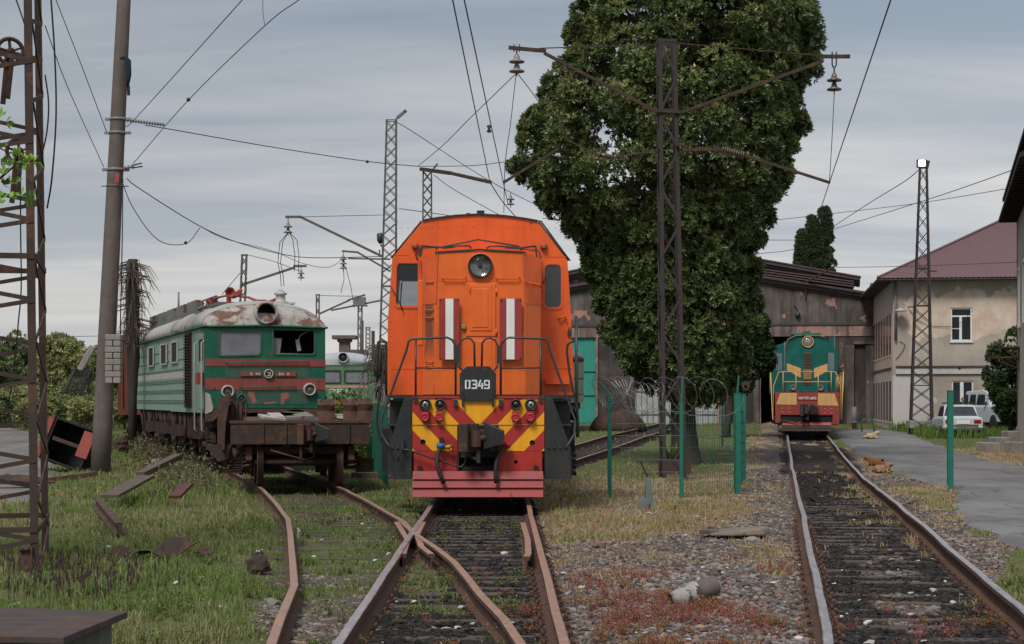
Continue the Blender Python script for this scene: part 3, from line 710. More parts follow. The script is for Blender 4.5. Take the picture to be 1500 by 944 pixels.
# weeds: branching sprigs
def sprigs(name, cx, cy, hh, cols, spread=.5, nl=16, lw=.012, stem=(.18,.05,.045), **tags):
    m = len(cx); V = []; 
    nst = 4
    X = np.repeat(cx, nst*nl); Y = np.repeat(cy, nst*nl); H = np.repeat(hh, nst*nl)
    a = np.repeat(rng.uniform(0,6.28,m*nst), nl); t_ = np.tile(np.linspace(.1,1,nl), m*nst)
    r0 = np.repeat(rng.uniform(.2,1,m*nst), nl)*spread
    X = X + np.cos(a)*r0*H*t_ + rng.normal(0,.012,len(X)); Y = Y + np.sin(a)*r0*H*t_ + rng.normal(0,.012,len(X))
    Z = ground_z(X, Y) + H*t_*(1-.3*r0)
    n = len(X); th = rng.uniform(0,6.28,n); el = rng.uniform(-.4,1.1,n); L = lw*rng.uniform(1.0,2.2,n)*(1+.02*Y)
    d = np.stack([np.cos(th)*np.cos(el), np.sin(th)*np.cos(el), np.sin(el)],1); s_ = np.stack([-np.sin(th), np.cos(th), np.zeros(n)],1)*(L*.32)[:,None]
    p = np.stack([X,Y,Z],1); q = np.stack([p, p+d*(L*.5)[:,None]+s_, p+d*L[:,None], p+d*(L*.5)[:,None]-s_],1).reshape(-1,3)
    F1 = np.arange(n)[:,None]*4+np.array([0,1,2,3]); C1 = np.repeat(mixcol(n, cols, .25), 4, 0)
    # stems
    aa = a[::nl]; rr0 = r0[::nl]; HH = np.repeat(hh, nst); SX = np.repeat(cx, nst); SY = np.repeat(cy, nst); SZ = ground_z(SX, SY)
    tip = np.stack([SX+np.cos(aa)*rr0*HH, SY+np.sin(aa)*rr0*HH, SZ+HH*(1-.3*rr0)],1); w0 = .0022+SY*.00007
    b0 = np.stack([SX-w0, SY, SZ],1); b1 = np.stack([SX+w0, SY, SZ],1); SV = np.stack([b0,b1,tip],1).reshape(-1,3)
    F2 = np.arange(len(aa))[:,None]*3+np.array([0,1,2])+len(q); C2 = np.repeat(mixcol(len(aa), [stem], .3), 3, 0)
    return npmesh(name, np.vstack([q, SV]), [F1, F2], mt['leafm'], {'Col': np.vstack([C1, C2])}, kind='stuff')
x, y = scatter(60000, 11, 46, frame_lo, frame_hi, .8)
_, _, _, r2_ = zones(x, y); keep = (rng.random(len(x)) < r2_*np.where(y<19,.5,.16)) & (nearrail(x, y) > .06); x, y = x[keep], y[keep]
h = rng.uniform(.05,.15,len(x)); gsel = fbm(x, y, 1.7, 90) > .53
sprigs('red_weeds', x[~gsel], y[~gsel], h[~gsel], [(.24,.07,.07),(.19,.055,.055),(.28,.14,.08),(.26,.21,.08),(.32,.17,.11)], 1.1, 9, .007, (.27,.07,.065))
sprigs('red_green_weeds', x[gsel], y[gsel], h[gsel]*.9, [(.22,.17,.04),(.28,.11,.05),(.14,.15,.03),(.34,.14,.07)], .9, 14, .008)
x, y = scatter(26000, 11, 36, frame_lo, frame_hi, .8)
g3, _, _, _ = zones(x, y); n3_ = fbm(x, y, 1.4, 95)
keep = ((np.abs(x-xB(y)) < .7) | (np.abs(x-xC(y)) < .8)) & (rng.random(len(x)) < .16*sst(n3_, .54, .66)) & (nearrail(x, y) > .06)
keep |= (g3 > .5) & (n3_ > .6) & (rng.random(len(x)) < .25)
x, y = x[keep], y[keep]
sprigs('green_weeds', x, y, rng.uniform(.05,.2,len(x)), [(.15,.19,.045),(.11,.15,.035),(.22,.22,.07),(.09,.13,.03)], .7, 12, .010, (.10,.13,.04))
# far meadow and rough growth on the left
x = rng.uniform(-40, -9, 60000); y = rng.uniform(55, 115, 60000); keep = (x < xC(np.minimum(y,80))-2.0) & (polydist(x, y, yard_poly) > .3) & (x > -.36*y)
x, y = x[keep], y[keep]; n = len(x); hh = (.25+.75*sst(fbm(x,y,.25,99),.35,.7)*sst(y,70,90))*rng.uniform(.4,1.1,n)
cc = mixcol(n, [(.09,.16,.03),(.13,.19,.05),(.17,.17,.08),(.07,.12,.03),(.16,.13,.09)])
blades('meadow_grass', x, y, ground_z(x, y), hh, .05, cc, .4)
# ================================================================ SHARED VEHICLE PARTS
def wheelset(parent, x_half, y, zc, r, mat_='dkrust', name='wheelset'):
    b_ = MB(); b_.lathe([(.09,-x_half-.12),(.09,x_half+.12)], (0,y,zc), 'x', 12); o = b_.build(name, mt[mat_], parent)
    for s in (-1, 1):
        c_ = MB(); c_.lathe([(.12,-.07),(.2,-.05),(.38*r/.5,-.04),(r-.05,-.065),(r,-.065),(r+.005,.04),(r+.03,.045),(r+.03,.065),(r-.05,.065),(.38*r/.5,.03),(.2,.05),(.12,.09)] if s > 0 else
                      [(.12,.07),(.2,.05),(.38*r/.5,.04),(r-.05,.065),(r,.065),(r+.005,-.04),(r+.03,-.045),(r+.03,-.065),(r-.05,-.065),(.38*r/.5,-.03),(.2,-.05),(.12,-.09)], (s*x_half,y,zc), 'x', 32)
        c_.build('wheel', mt[mat_], o)
    return o
def spring(b_, x, y, z0, z1, r=.1, t=.022, turns=4):
    n = turns*10; b_.tube([(x+r*math.cos(6.283*k/10), y+r*math.sin(6.283*k/10), z0+(z1-z0)*k/n) for k in range(n+1)], t, 5)
def bogie(parent, yc, base=2.1, r=.5, zc=.5, mat_='dkrust', half=1.03):
    b_ = MB()
    for s in (-1,1):
        x = s*half
        prof = [(-base/2-.45,zc+.05),(-base/2-.4,zc+.32),(-base/2+.35,zc+.36),(-.55,zc+.2),(.55,zc+.2),(base/2-.35,zc+.36),(base/2+.4,zc+.32),(base/2+.45,zc+.05),(base/2+.15,zc-.15),(base/2-.2,zc-.05),(.6,zc-.12),(-.6,zc-.12),(-base/2+.2,zc-.05),(-base/2-.15,zc-.15)]
        b_.prism([(yc+p[0],p[1]) for p in prof], x-.06, x+.06, 'yz')
        for yy_ in (-base/2, base/2):
            b_.box(x-.1*1,x+.14*s, yc+yy_-.17,yc+yy_+.17, zc-.14,zc+.16)
            b_.lathe([(.1,0),(.1,.1*s)], (x+.12*s, yc+yy_, zc), 'x', 12)
        for yy_ in (-.22,.22,-base/2-.3,base/2+.3): spring(b_, x+.03*s, yc+yy_, zc-.1 if abs(yy_)<.5 else zc-.12, zc+.2, .09)
    b_.box(-half,half,yc-.18,yc+.18,zc+.0,zc+.22)
    o = b_.build('bogie_frame', mt[mat_], parent)
    for yy_ in (-base/2, base/2): wheelset(o, .79, yc+yy_, zc, r, mat_)
    return o
def sa3(parent, x, y, z, s=1., mats=('dkrust','under')):
    """automatic coupler head facing -Y"""
    b_ = MB()
    b_.box(x-.32*s, x+.30*s, y+.05, y+.35, z-.16*s, z+.16*s) if False else None
    b_.box(x-.13*s, x+.15*s, y+.1, y+.75, z-.15*s, z+.13*s)
    b_.prism([(x-.30*s,y+.12),(x-.32*s,y-.18),(x-.17*s,y-.22),(x-.13*s,y-.02),(x+.02*s,y+.05),(x+.02*s,y+.2)], z-.24*s, z+.24*s, 'xy')
    o = b_.build('coupler', mt[mats[0]], parent, bevel=.015)
    c_ = MB(); c_.hexa([(x+.10*s,y-.02,z-.2*s),(x+.42*s,y-.20,z-.10*s),(x+.45*s,y+.1,z-.10*s),(x+.12*s,y+.2,z-.2*s),(x+.10*s,y-.02,z+.27*s),(x+.42*s,y-.20,z+.12*s),(x+.45*s,y+.1,z+.12*s),(x+.12*s,y+.2,z+.27*s)])
    c_.build('coupler_jaw', mt['blacksteel'], o, bevel=.01)
    d_ = MB(); d_.prism([(x-.12*s,y-.05),(x-.02*s,y-.12),(x+.05*s,y-.06),(x+.05*s,y+.1),(x-.12*s,y+.1)], z-.15*s, z+.12*s, 'xy'); d_.lathe([(.045,-.1),(.045,.1)], (x+.03*s,y-.02,z+.0), 'x', 10)
    d_.build('coupler_lock', mt['rust'], o)
    e_ = MB(); e_.tube([(x-.1*s,y+.2,z-.2*s),(x-.1*s,y+.1,z-.33*s),(x-.02,y,z-.36*s)], .03, 6); e_.box(x-.02,x+.04,y-.02,y+.08,z-.42*s,z-.2*s)
    e_.build('coupler_release', mt['dkrust'], o)
    return o
def text_mesh(txt, w_, h_, cx, y, cz, mat_, parent, name='lettering', depth=.004, bold=True):
    cu = bpy.data.curves.new('t', 'FONT'); cu.body = txt; cu.align_x = 'CENTER'; cu.align_y = 'CENTER'; cu.extrude = 0; cu.offset = .018 if bold else 0; cu.resolution_u = 3
    o = bpy.data.objects.new('t', cu); COL.objects.link(o); bpy.context.view_layer.update()
    me = bpy.data.meshes.new_from_object(o.evaluated_get(bpy.context.evaluated_depsgraph_get()))
    co_ = np.zeros(len(me.vertices)*3); me.vertices.foreach_get('co', co_); co_ = co_.reshape(-1,3)
    mn, mx_ = co_.min(0), co_.max(0); ctr = (mn+mx_)/2
    Vn = [(cx+(p[0]-ctr[0])*w_/(mx_[0]-mn[0]), y, cz+(p[1]-ctr[1])*h_/(mx_[1]-mn[1])) for p in co_]
    fs = [tuple(p.vertices) for p in me.polygons]
    bpy.data.objects.remove(o); bpy.data.curves.remove(cu); bpy.data.meshes.remove(me)
    b_ = MB(); b_.add(Vn, fs); return b_.build(name, mt[mat_], parent)

# ================================================================ ORANGE LOCOMOTIVE (front beam at y=0)
LO = thing('shunting_locomotive', 'bright orange diesel locomotive with red and yellow chevron front, numbered 0349', 'locomotive', (-.543, 28.6, -.01), math.atan(.006)*1.0)
lx = lambda px: (px-700.5)/90.9; lz = lambda py: 1.69+(585-py)/90.9
hx = lambda px: (px-700.5)/88.4; hz = lambda py: 1.69+(585-py)/88.4     # hood front plane y=.8
cx_ = lambda px: (px-706)/85.2+.02; cz_ = lambda py: 1.69+(585-py)/85.2  # cab plane y=1.95
YH, YC = .8, 1.95
def chevron(t, co):
    s = N(t, 'ShaderNodeSeparateXYZ'); t.links.new(co, s.inputs[0])
    q = M(t, 'SUBTRACT', s.outputs[2], M(t, 'MULTIPLY', M(t, 'ABSOLUTE', s.outputs[0]), 1.05))
    q = M(t, 'DIVIDE', M(t, 'SUBTRACT', q, 1.255), .588); fr = M(t, 'FRACT', M(t, 'ADD', q, 20.0))
    k = M(t, 'MAXIMUM', M(t, 'LESS_THAN', fr, .5), M(t, 'GREATER_THAN', q, 0.0)); return MIX(t, k, (.36,.028,.022), (.78,.36,.012))
mt['chevron'] = mat('red_yellow_chevron_paint', (1,1,1), .42, extra=chevron, var=.08, streak=.22, streakcol=(.10,.04,.015), bump=.05)
# front beam plate (chevron) with coupler recess and holes
b_ = MB()
b_.plate([(lx(604),1.73),(lx(604),lz(661)),(lx(669.5),lz(661)),(lx(672),lz(622)),(lx(728.5),lz(622)),(lx(728.5),lz(661)),(lx(797),lz(661)),(lx(797),1.73)],
         [circ(lx(619.5),lz(648),.045,16), circ(lx(779.5),lz(649),.045,16)], 0, .03)
b_.build('front_plate', mt['chevron'], LO)
b_ = MB(); b_.box(lx(604),lx(797),.035,.5,.75,1.715); b_.build('buffer_beam', mt['under'], LO)
b_ = MB(); b_.box(lx(604.5),lx(797),-.012,.0,lz(623),lz(622)); b_.build('weld_seam', mt['yellowv'], LO)
b_ = MB(); b_.plate([(lx(606),lz(661.5)),(lx(606),lz(690)),(lx(669),lz(690)),(lx(669),lz(661.5))],[circ(lx(643),lz(675),.03,12)],.0,.03); b_.plate([(lx(730),lz(661.5)),(lx(730),lz(690)),(lx(794),lz(690)),(lx(794),lz(661.5))],[circ(lx(755.5),lz(677),.03,12)],.0,.03)
b_.build('lower_panel', mt['redpanel'], LO)
b_ = MB(); b_.box(lx(669.5),lx(672.2),-.01,.1,lz(690),lz(622)); b_.box(lx(728),lx(730.5),-.01,.1,lz(690),lz(622)); b_.box(lx(669.5),lx(730.5),-.01,.06,lz(626),lz(621.6)); b_.box(lx(675),lx(725),.0,.08,lz(640),lz(626)); b_.box(lx(672),lx(684),.02,.1,lz(662),lz(640)); b_.box(lx(716),lx(728),.02,.1,lz(662),lz(640)); b_.box(lx(690),lx(712),-.04,.02,lz(637),lz(631))
b_.build('coupler_box', mt['blacksteel'], LO, bevel=.006)
b_ = MB(); b_.box(lx(672),lx(728),.3,.34,.3,lz(640)); b_.build('recess_back', mt['black'], LO)
sa3(LO, lx(700), -.32, lz(641), .95)
# lamps on the beam
for px, py, k in ((623,593,'bright'),(645,592.5,'dark'),(755.5,592.5,'dark'),(777.5,593,'bright')):
    b_ = MB(); r0 = .098 if k == 'bright' else .088
    b_.lathe([(r0,.01),(r0,-.07),(r0-.012,-.085),(r0-.025,-.08),(r0-.028,-.05)], (lx(px),0,lz(py)), 'y', 24, cap=False); o = b_.build('beam_lamp', mt['lampdark'], LO)
    c_ = MB(); c_.lathe([(0,-.075),(r0*.4,-.068),(r0-.026,-.05)], (lx(px),0,lz(py)), 'y', 24); c_.build('lens', mt['lens' if k == 'bright' else 'redlens'], o)
    c_ = MB(); c_.lathe([(0,-.09),(.022,-.085),(.026,-.066)], (lx(px),0,lz(py)), 'y', 12); c_.build('bulb_cap', mt['lampdark'], o)
for px, py in ((622.5,611.5),(644,611),(755,612),(776.5,611.5)):
    b_ = MB(); b_.lathe([(.07,.0),(.072,-.09),(.066,-.11),(.05,-.115),(.045,-.105),(0,-.125)], (lx(px),0,lz(py)), 'y', 24); b_.box(lx(px)-.06,lx(px)+.06,-.07,-.01,lz(py)+.05,lz(py)+.095)
    b_.build('jumper_socket', mt['redcap'], LO)
# plow: three overlapping slats
for i, (ya, yb) in enumerate(((690,701.5),(703,713.5),(714.5,727))):
    b_ = MB(); za, zb = lz(ya), lz(yb)
    b_.loft([[(x_, -.10-i*.035, za), (x_, -.17-i*.045, zb), (x_, -.145-i*.045, zb-.006), (x_, -.075-i*.035, za)] for x_ in (lx(605), lx(700), lx(795))])
    b_.build('plow_slat', mt['plow'], LO)
b_ = MB(); b_.box(lx(612),lx(618),-.1,.4,.2,.62); b_.box(lx(782),lx(788),-.1,.4,.2,.62); b_.box(lx(606),lx(794),.1,.14,.2,.6); b_.build('plow_bracket', mt['under'], LO)
# black step panels each side
for s in (-1,1):
    xa, xb = (lx(604)-.006, lx(568)) if s < 0 else (lx(797)+.006, lx(837))
    b_ = MB(); b_.prism([(xa,1.70),(xa,.40),(xb,.40),(xb,.86),(xa+s*.13,1.70)] , -.01, .03, 'xz')
    o = b_.build('step_panel', mt['blacksteel'], LO, bevel=.005)
    c_ = MB(); c_.box(xa,xb,.42,.46,.42,1.68); c_.box(xb-s*.03,xb,.03,.42,.40,.86)
    for zz2 in (.42,.84,1.26,1.66): c_.box(xa, xb, .03, .45, zz2, zz2+.03)
    c_.build('step', mt['blacksteel'], LO)
    c_ = MB()
    for k in range(4): c_.lathe([(.02,0),(.02,-.015)], (xa+(xb-xa)*(.15+.22*k), -.01, .90), 'y', 8)
    c_.build('bolt', mt['blacksteel'], LO)
# deck / walkway
b_ = MB(); b_.box(-1.47,1.55,.0,13.2,1.70,1.76); b_.box(-1.40,-1.30,.5,13,1.35,1.70); b_.box(1.30,1.40,.5,13,1.35,1.70); b_.box(-.6,.6,.5,13,.8,1.70); b_.build('deck', mt['blacksteel'], LO)
b_ = MB(); b_.box(lx(604),lx(797),-.02,.0,1.705,1.735); b_.build('deck_edge', mt['redpanel'], LO)
for yc_ in (2.9, 9.8): bogie(LO, yc_, 2.0, .52, .54, 'under', 1.08)
b_ = MB(); b_.box(-1.2,1.2,5,8,.5,1.3); b_.build('fuel_tank', mt['under'], LO, bevel=.05)
# equipment hung beside the frame on the right (springs and boxes)
b_ = MB()
for z0 in (.42,.52,.62,.72): b_.box(1.38,1.62,.9,1.7,z0,z0+.06)
b_.box(1.40,1.60,1.1,1.6,.8,1.3); b_.box(-1.62,-1.40,1.0,1.6,.5,1.2); b_.build('leaf_spring', mt['under'], LO)
# short hood
fl, fr_ = hx(636.5), hx(768.5); hl, hr = hx(617.5), hx(791.5); zt = hz(368); zb = 1.76
b_ = MB()
for py0, py1, dy in ((1.76, zt, 0),):
    plan = [(fl,YH),(fr_,YH),(hr,YH+.35),(hr,YC+.1),(hl,YH+1.25),(hl,YH+.35)]
    pt = lambda p, z: (p[0], p[1], z)
    topc = [(fl+.05,YH+.0),(fr_-.05,YH+.0),(hr-.0,YH+.35),(hr,YC+.1),(hl,YH+1.25),(hl,YH+.35)]
    b_.loft([[pt(p, zb) for p in plan], [pt(p, hz(430)) for p in plan], [(p[0],p[1],hz(377) if abs(p[1]-YH)>.1 else zt) for p in topc]], cap=True)
b_.build('short_hood', mt['orange2'], LO, bevel=.012)
b_ = MB(); b_.plate([(hx(636),zt-.01),(hx(702),zt+.035),(hx(769),zt-.01),(hx(769),zt-.035),(hx(702),zt+.008),(hx(636),zt-.035)],[],YH-.02,YH+.02); b_.build('hood_top_edge', mt['blacksteel'], LO)
# flared side plates at the top corners
for s in (-1,1):
    b_ = MB(); xi = fl if s < 0 else fr_; xo = hl if s < 0 else hr
    b_.hexa([(xi,YH-.015,hz(445)),(xi-.012*s,YH-.02,hz(445)),(xo,YH+.33,hz(445)),(xo,YH+.35,hz(445)),(xi+.04*s*-1,YH-.015,zt),(xi-.05*s,YH-.02,zt),(xo+.02*s,YH+.33,hz(378)),(xo,YH+.35,hz(378))])
    b_.build('hood_corner_plate', mt['orange'], LO)
# left auxiliary box and dark soot column
b_ = MB(); b_.box(hx(609.5),hx(617),YH+.4,YH+.9,hz(505),hz(408)); b_.build('side_box', mt['orange2'], LO, bevel=.01)
b_ = MB()
for py in (414,455,466,531,537): b_.tube([(hx(622),YH+.28,hz(py)),(hx(622),YH+.20,hz(py)+.01),(hx(633),YH+.02,hz(py)+.01),(hx(633),YH+.06,hz(py))],.010,5)
for py in (414,): b_.tube([(hx(771),YH+.02,hz(py)),(hx(773),YH-.05,hz(py+1)),(hx(790),YH+.2,hz(py+3)),(hx(792),YH+.28,hz(py+6))],.014,6)
b_.build('hood_handle', mt['orange'], LO)
# hood headlight
b_ = MB(); hc = (hx(702.5),YH,hz(390)); b_.lathe([(.215,.02),(.215,-.04),(.20,-.05)], hc, 'y', 36, cap=False); o = b_.build('headlight', mt['orange'], LO)
b_ = MB(); b_.lathe([(.205,-.03),(.20,-.085),(.185,-.09),(.18,-.05),(.17,-.02)], hc, 'y', 36, cap=False); b_.build('headlight_rim', mt['lampdark'], o)
b_ = MB(); b_.lathe([(.17,-.045),(.13,-.028),(.07,-.012),(.0,-.004)], hc, 'y', 32, cap=False); b_.build('reflector', mt['reflector'], o)
b_ = MB(); b_.lathe([(0,-.068),(.09,-.064),(.18,-.05)], hc, 'y', 36); b_.build('lens', glassmat('headlight_glass',(.03,.035,.035),.72), o)
b_ = MB(); b_.lathe([(.03,-.055),(.02,-.03),(.012,-.01)], hc, 'y', 12); b_.build('bulb', mt['lampdark'], o)
b_ = MB()
for a, c_ in ((646.5,680.5),(725,759.5)):
    b_.tube([(hx(a),YH,hz(405.5)),(hx(a),YH-.05,hz(406)),(hx(a)+.02,YH-.055,hz(409)),(hx(c_)-.02,YH-.055,hz(409)),(hx(c_),YH-.05,hz(406)),(hx(c_),YH,hz(405.5))],.011,6)
b_.build('hood_handrail', mt['orange'], LO)
# hood doors
b_ = MB(); b_.box(hx(681.5),hx(725),YH-.022,YH,hz(493),hz(415)); 
b_.box(hx(681.5),hx(725),YH-.022,YH,hz(579),hz(495)); o = b_.build('hood_door', mt['orange2'], LO, bevel=.008)
b_ = MB()
for (x0,x1,y0,y1) in ((687,719.5,485,418),(691,714,480,423.5),(687,719.5,560,499)): b_.box(hx(x0),hx(x1),YH-.034-(.01 if x0==691 else 0),YH-.018,hz(y0),hz(y1))
b_.build('door_panel', mt['orange2'], o, bevel=.006)
b_ = MB()
for py in (428,487): b_.lathe([(.014,-.05),(.014,.05)], (hx(726),YH-.02,hz(py)), 'z', 8)
b_.tube([(hx(686),YH-.03,hz(419)),(hx(687),YH-.06,hz(421)),(hx(687.5),YH-.06,hz(430))],.008,5); b_.build('hinge', mt['orange2'], o)
b_ = MB(); b_.box(hx(675),hx(681.5),YH-.06,YH-.02,hz(482),hz(475.5)); b_.tube([(hx(676.3),YH-.04,hz(476)),(hx(676.3),YH-.04,hz(472.5)),(hx(678.2),YH-.04,hz(471.5)),(hx(680.3),YH-.04,hz(472.5)),(hx(680.3),YH-.04,hz(476))],.007,6); b_.build('padlock', mt['brass'], LO, bevel=.004)
b_ = MB(); 
for x0,x1,y0,y1 in ((622,634.5,578,561),(770.5,782.5,578,562)): b_.hexa([(hx(x0),YH+.27 if x0<700 else YH+.03,hz(y0)),(hx(x1),YH+.02 if x0<700 else YH+.25,hz(y0)),(hx(x1),YH+.06 if x0<700 else YH+.3,hz(y0)),(hx(x0),YH+.3 if x0<700 else YH+.08,hz(y0)),(hx(x0),YH+.27 if x0<700 else YH+.03,hz(y1)),(hx(x1),YH+.02 if x0<700 else YH+.25,hz(y1)),(hx(x1),YH+.06 if x0<700 else YH+.3,hz(y1)),(hx(x0),YH+.3 if x0<700 else YH+.08,hz(y1))])
b_.build('sand_box_cover', mt['orange2'], LO)
# red-white-red boards
for xs_, lab in (((642.5,651.8,663.3,672),'red and white striped board on the left of the hood'),((731,740.8,752.5,763),'red and white striped board on the right of the hood')):
    b_ = MB(); b_.box(hx(xs_[0]),hx(xs_[3]),YH-.10,YH-.085,hz(527.5),hz(438)); o = b_.build('warning_board', mt['redboard'], LO)
    c_ = MB(); c_.box(hx(xs_[1]),hx(xs_[2]),YH-.104,YH-.1015,hz(527),hz(438.4)); c_.build('white_stripe', mt['white'], o)
    c_ = MB()
    for xx in (xs_[0]+2, xs_[3]-2):
        for zz3 in (440.5, 525): c_.lathe([(.012,0),(.012,-.01)], (hx(xx),YH-.104,hz(zz3)), 'y', 8)
    c_.build('screw', mt['lampdark'], o)
# cab
outl = [(568.5,580),(569.5,470),(576,378),(620.4,324.5),(640,321),(670,317.2),(703,315.4),(740,317.5),(770,321.5),(789.4,325),(833,381.5),(838,460),(843,580)]
O = [(cx_(a),cz_(c_)) for a, c_ in outl]
Lw = [(cx_(a),cz_(c_)) for a, c_ in ((584,383),(618,383),(618,451.5),(583,451),(578.5,446),(580.5,388))]
Rw = rrect(cx_(797), cx_(826), cz_(453), cz_(384.5), .09)
b_ = MB(); b_.plate(O, [Lw, Rw], YC, YC+.04); b_.build('cab_front', mt['orange'], LO)
b_ = MB(); b_.loft([[(x_,YC+.04,z_) for x_, z_ in O[:]], [(x_,YC+2.6,z_) for x_, z_ in O]], cap=False)
b_.build('cab_shell', mt['orange'], LO)
b_ = MB(); roofO = [(x_*1.0, z_) for x_, z_ in O[3:10]]
b_.loft([[(x_,yy_,z_+dz_) for x_, z_ in roofO] + [(x_,yy_,z_+dz_+.03) for x_, z_ in roofO[::-1]] for yy_, dz_ in ((YC-.03,.002),(YC+2.65,.002))])
b_.box(cx_(700),cx_(711),YC+.05,YC+.5,O[6][1]+.03,O[6][1]+.09); b_.box(cx_(684),cx_(690),YC+.2,YC+.5,O[6][1]+.0,O[6][1]+.06)
b_.build('cab_roof', mt['blacksteel'], LO)
b_ = MB()
for s, pa, pb in ((-1,O[2],O[3]),(1,O[10],O[9])):
    b_.tube([(pa[0]+s*.02,YC+.05,pa[1]),(pb[0]+s*.02,YC+.05,pb[1]+.01)],.018,6); 
b_.tube([(O[10][0]+.05,YC+.1,O[10][1]),(O[10][0]-.1,YC+.1,O[10][1]+.2),(O[9][0]+.06,YC+.1,O[9][1]+.02),(O[9][0]-.3,YC+.1,O[9][1]+.07)],.014,5)
b_.build('rain_gutter', mt['lampdark'], LO)
b_ = MB()
for px_ in (640, 768): b_.box(cx_(px_)-.004, cx_(px_)+.004, YC-.006, YC, cz_(352), cz_(327))
b_.box(cx_(574), cx_(616), YC-.006, YC, cz_(541), cz_(539.8)); b_.box(cx_(578), cx_(600), YC-.006, YC, cz_(374), cz_(373)); b_.box(cx_(802), cx_(831), YC-.006, YC, cz_(376.5), cz_(375.5))
b_.build('panel_seam', mt['orange'], LO); b_ = MB()
for k in range(26): b_.lathe([(.010,0),(.007,-.008)], (cx_(590+k*9), YC, cz_(331.5+abs(k-12.5)*.2)), 'y', 6)
for k in range(11):
    for px_ in (573.5, 838.5): b_.lathe([(.010,0),(.007,-.008)], (cx_(px_-(k*.0)), YC, cz_(572-k*10)), 'y', 6)
b_.build('rivet', mt['orange'], LO)
b_ = MB()
for px_ in (641.5, 674.5, 733.5, 766.5): b_.box(hx(px_)-.003, hx(px_)+.003, YH-.0045, YH, hz(577), hz(532))
for k in range(16):
    for px_ in (639, 766): b_.lathe([(.009,0),(.006,-.008)], (hx(px_), YH, hz(572-k*10)), 'y', 6)
b_.box(hx(640), hx(766), YH-.004, YH, hz(412.5), hz(411.8)); b_.build('hood_seam', mt['orange2'], LO)
# back wall with window so that the sky shows through the cab
b_ = MB(); b_.plate([(p[0]*.97,p[1]-.02) for p in O], [rrect(cx_(585)-.1,cx_(622),cz_(449),cz_(398),.05), rrect(cx_(790),cx_(826),cz_(405),cz_(388),.04)], YC+2.5, YC+2.55); b_.build('cab_back_wall', mt['interior'], LO)
b_ = MB(); b_.box(-1.5,1.5,YC+.5,YC+2.4,1.8,2.3); b_.box(.5,1.45,YC+1.4,YC+1.6,2.3,3.9); b_.box(-.9,.5,YC+1.2,YC+1.4,2.3,4.0); b_.build('control_desk', mt['interior'], LO)
b_ = MB(); nrow = 14; b_.add([(cx_(580)+ (cx_(620)-cx_(580))*k/nrow, YC+.10+.02*(k%2), z_) for z_ in (cz_(384)+.05, cz_(411)) for k in range(nrow+1)], [(k,k+1,k+nrow+2,k+nrow+1) for k in range(nrow)]); b_.build('curtain', mt['curtain'], LO)
for W, nm in ((Lw,'a'),(Rw,'b')):
    cxm = sum(p[0] for p in W)/len(W); czm = sum(p[1] for p in W)/len(W)
    inn = [(cxm+(p[0]-cxm)*(1-.045/.25), czm+(p[1]-czm)*(1-.035/.4)) for p in W]; ou = [(cxm+(p[0]-cxm)*1.03, czm+(p[1]-czm)*1.02) for p in W]
    b_ = MB(); b_.plate(ou, [inn], YC-.015, YC+.02); o = b_.build('cab_window', mt['orange'], LO)
    c_ = MB(); c_.prism(inn, YC+.004, YC+.008); c_.build('pane', mt['glass' if nm == 'a' else 'dkglass'], o)
b_ = MB()
for px, py in ((610,360.5),(798,361)): b_.lathe([(.065,0),(.065,-.05),(.05,-.06),(.05,-.09),(.03,-.1),(0,-.1)], (cx_(px),YC,cz_(py)), 'y', 18)
b_.build('marker_lamp', mat('rusty_orange_lamp',(.35,.08,.03),.6,rust=.4), LO)
b_ = MB(); b_.tube([(cx_(820),YC-.0,cz_(467)),(cx_(820),YC-.06,cz_(467)),(cx_(829),YC-.06,cz_(463)),(cx_(831),YC-.05,cz_(469))],.018,6); b_.box(cx_(800),cx_(835),YC-.12,YC,cz_(563),cz_(555.5)); b_.box(cx_(797),cx_(839),YC-.01,YC,cz_(540),cz_(538.5)); b_.build('cab_step_handle', mt['orange'], LO)
b_ = MB(); b_.box(cx_(833),cx_(838.5),YC-.05,YC,cz_(492),cz_(485)); b_.tube([(cx_(834),YC-.03,cz_(486)),(cx_(835),YC-.03,cz_(480)),(cx_(838),YC-.03,cz_(480)),(cx_(838),YC-.03,cz_(486))],.008,5); b_.build('black_padlock', mt['lampdark'], LO)
# black rods above the hood and wipers
b_ = MB(); YR = YC-.15; q = lambda px, py: (cx_(px), YR, cz_(py))
b_.tube([q(640,367),(q(643,364)),q(702,352),q(762,362),q(765,368)],.014,6)
for p_ in ([q(614,383),q(611,375),q(613,368),q(618,364.5),q(650,363)],[q(794,386),q(794,388),q(790,388),q(794,377),q(790,368.5),q(760,365)]): b_.tube(p_,.014,6)
b_.tube([q(620,361.5),q(640,362.5),q(652,364),q(672,361.2),q(689,361.3),q(692,365)],.015,6); b_.tube([q(715,365),q(718,362),q(730,361.5),q(765,364),q(786,361.5)],.015,6)
b_.bar(q(651,364.3),q(668,363),.035,.035); b_.bar(q(741,363.8),q(765,365.2),.035,.035); b_.bar(q(620.5,361),q(617,377),.03,.05); b_.bar(q(786,361),q(788,384),.03,.05)
b_.build('roof_rod', mt['lampdark'], LO)
b_ = MB(); b_.tube([(cx_(574),YC-.04,cz_(420)),(cx_(584),YC-.05,cz_(437)),(cx_(592),YC-.05,cz_(456))],.010,5); b_.tube([(cx_(806),YC-.04,cz_(398)),(cx_(796),YC-.05,cz_(416))],.009,5); b_.build('windscreen_wiper', mt['lampdark'], LO)
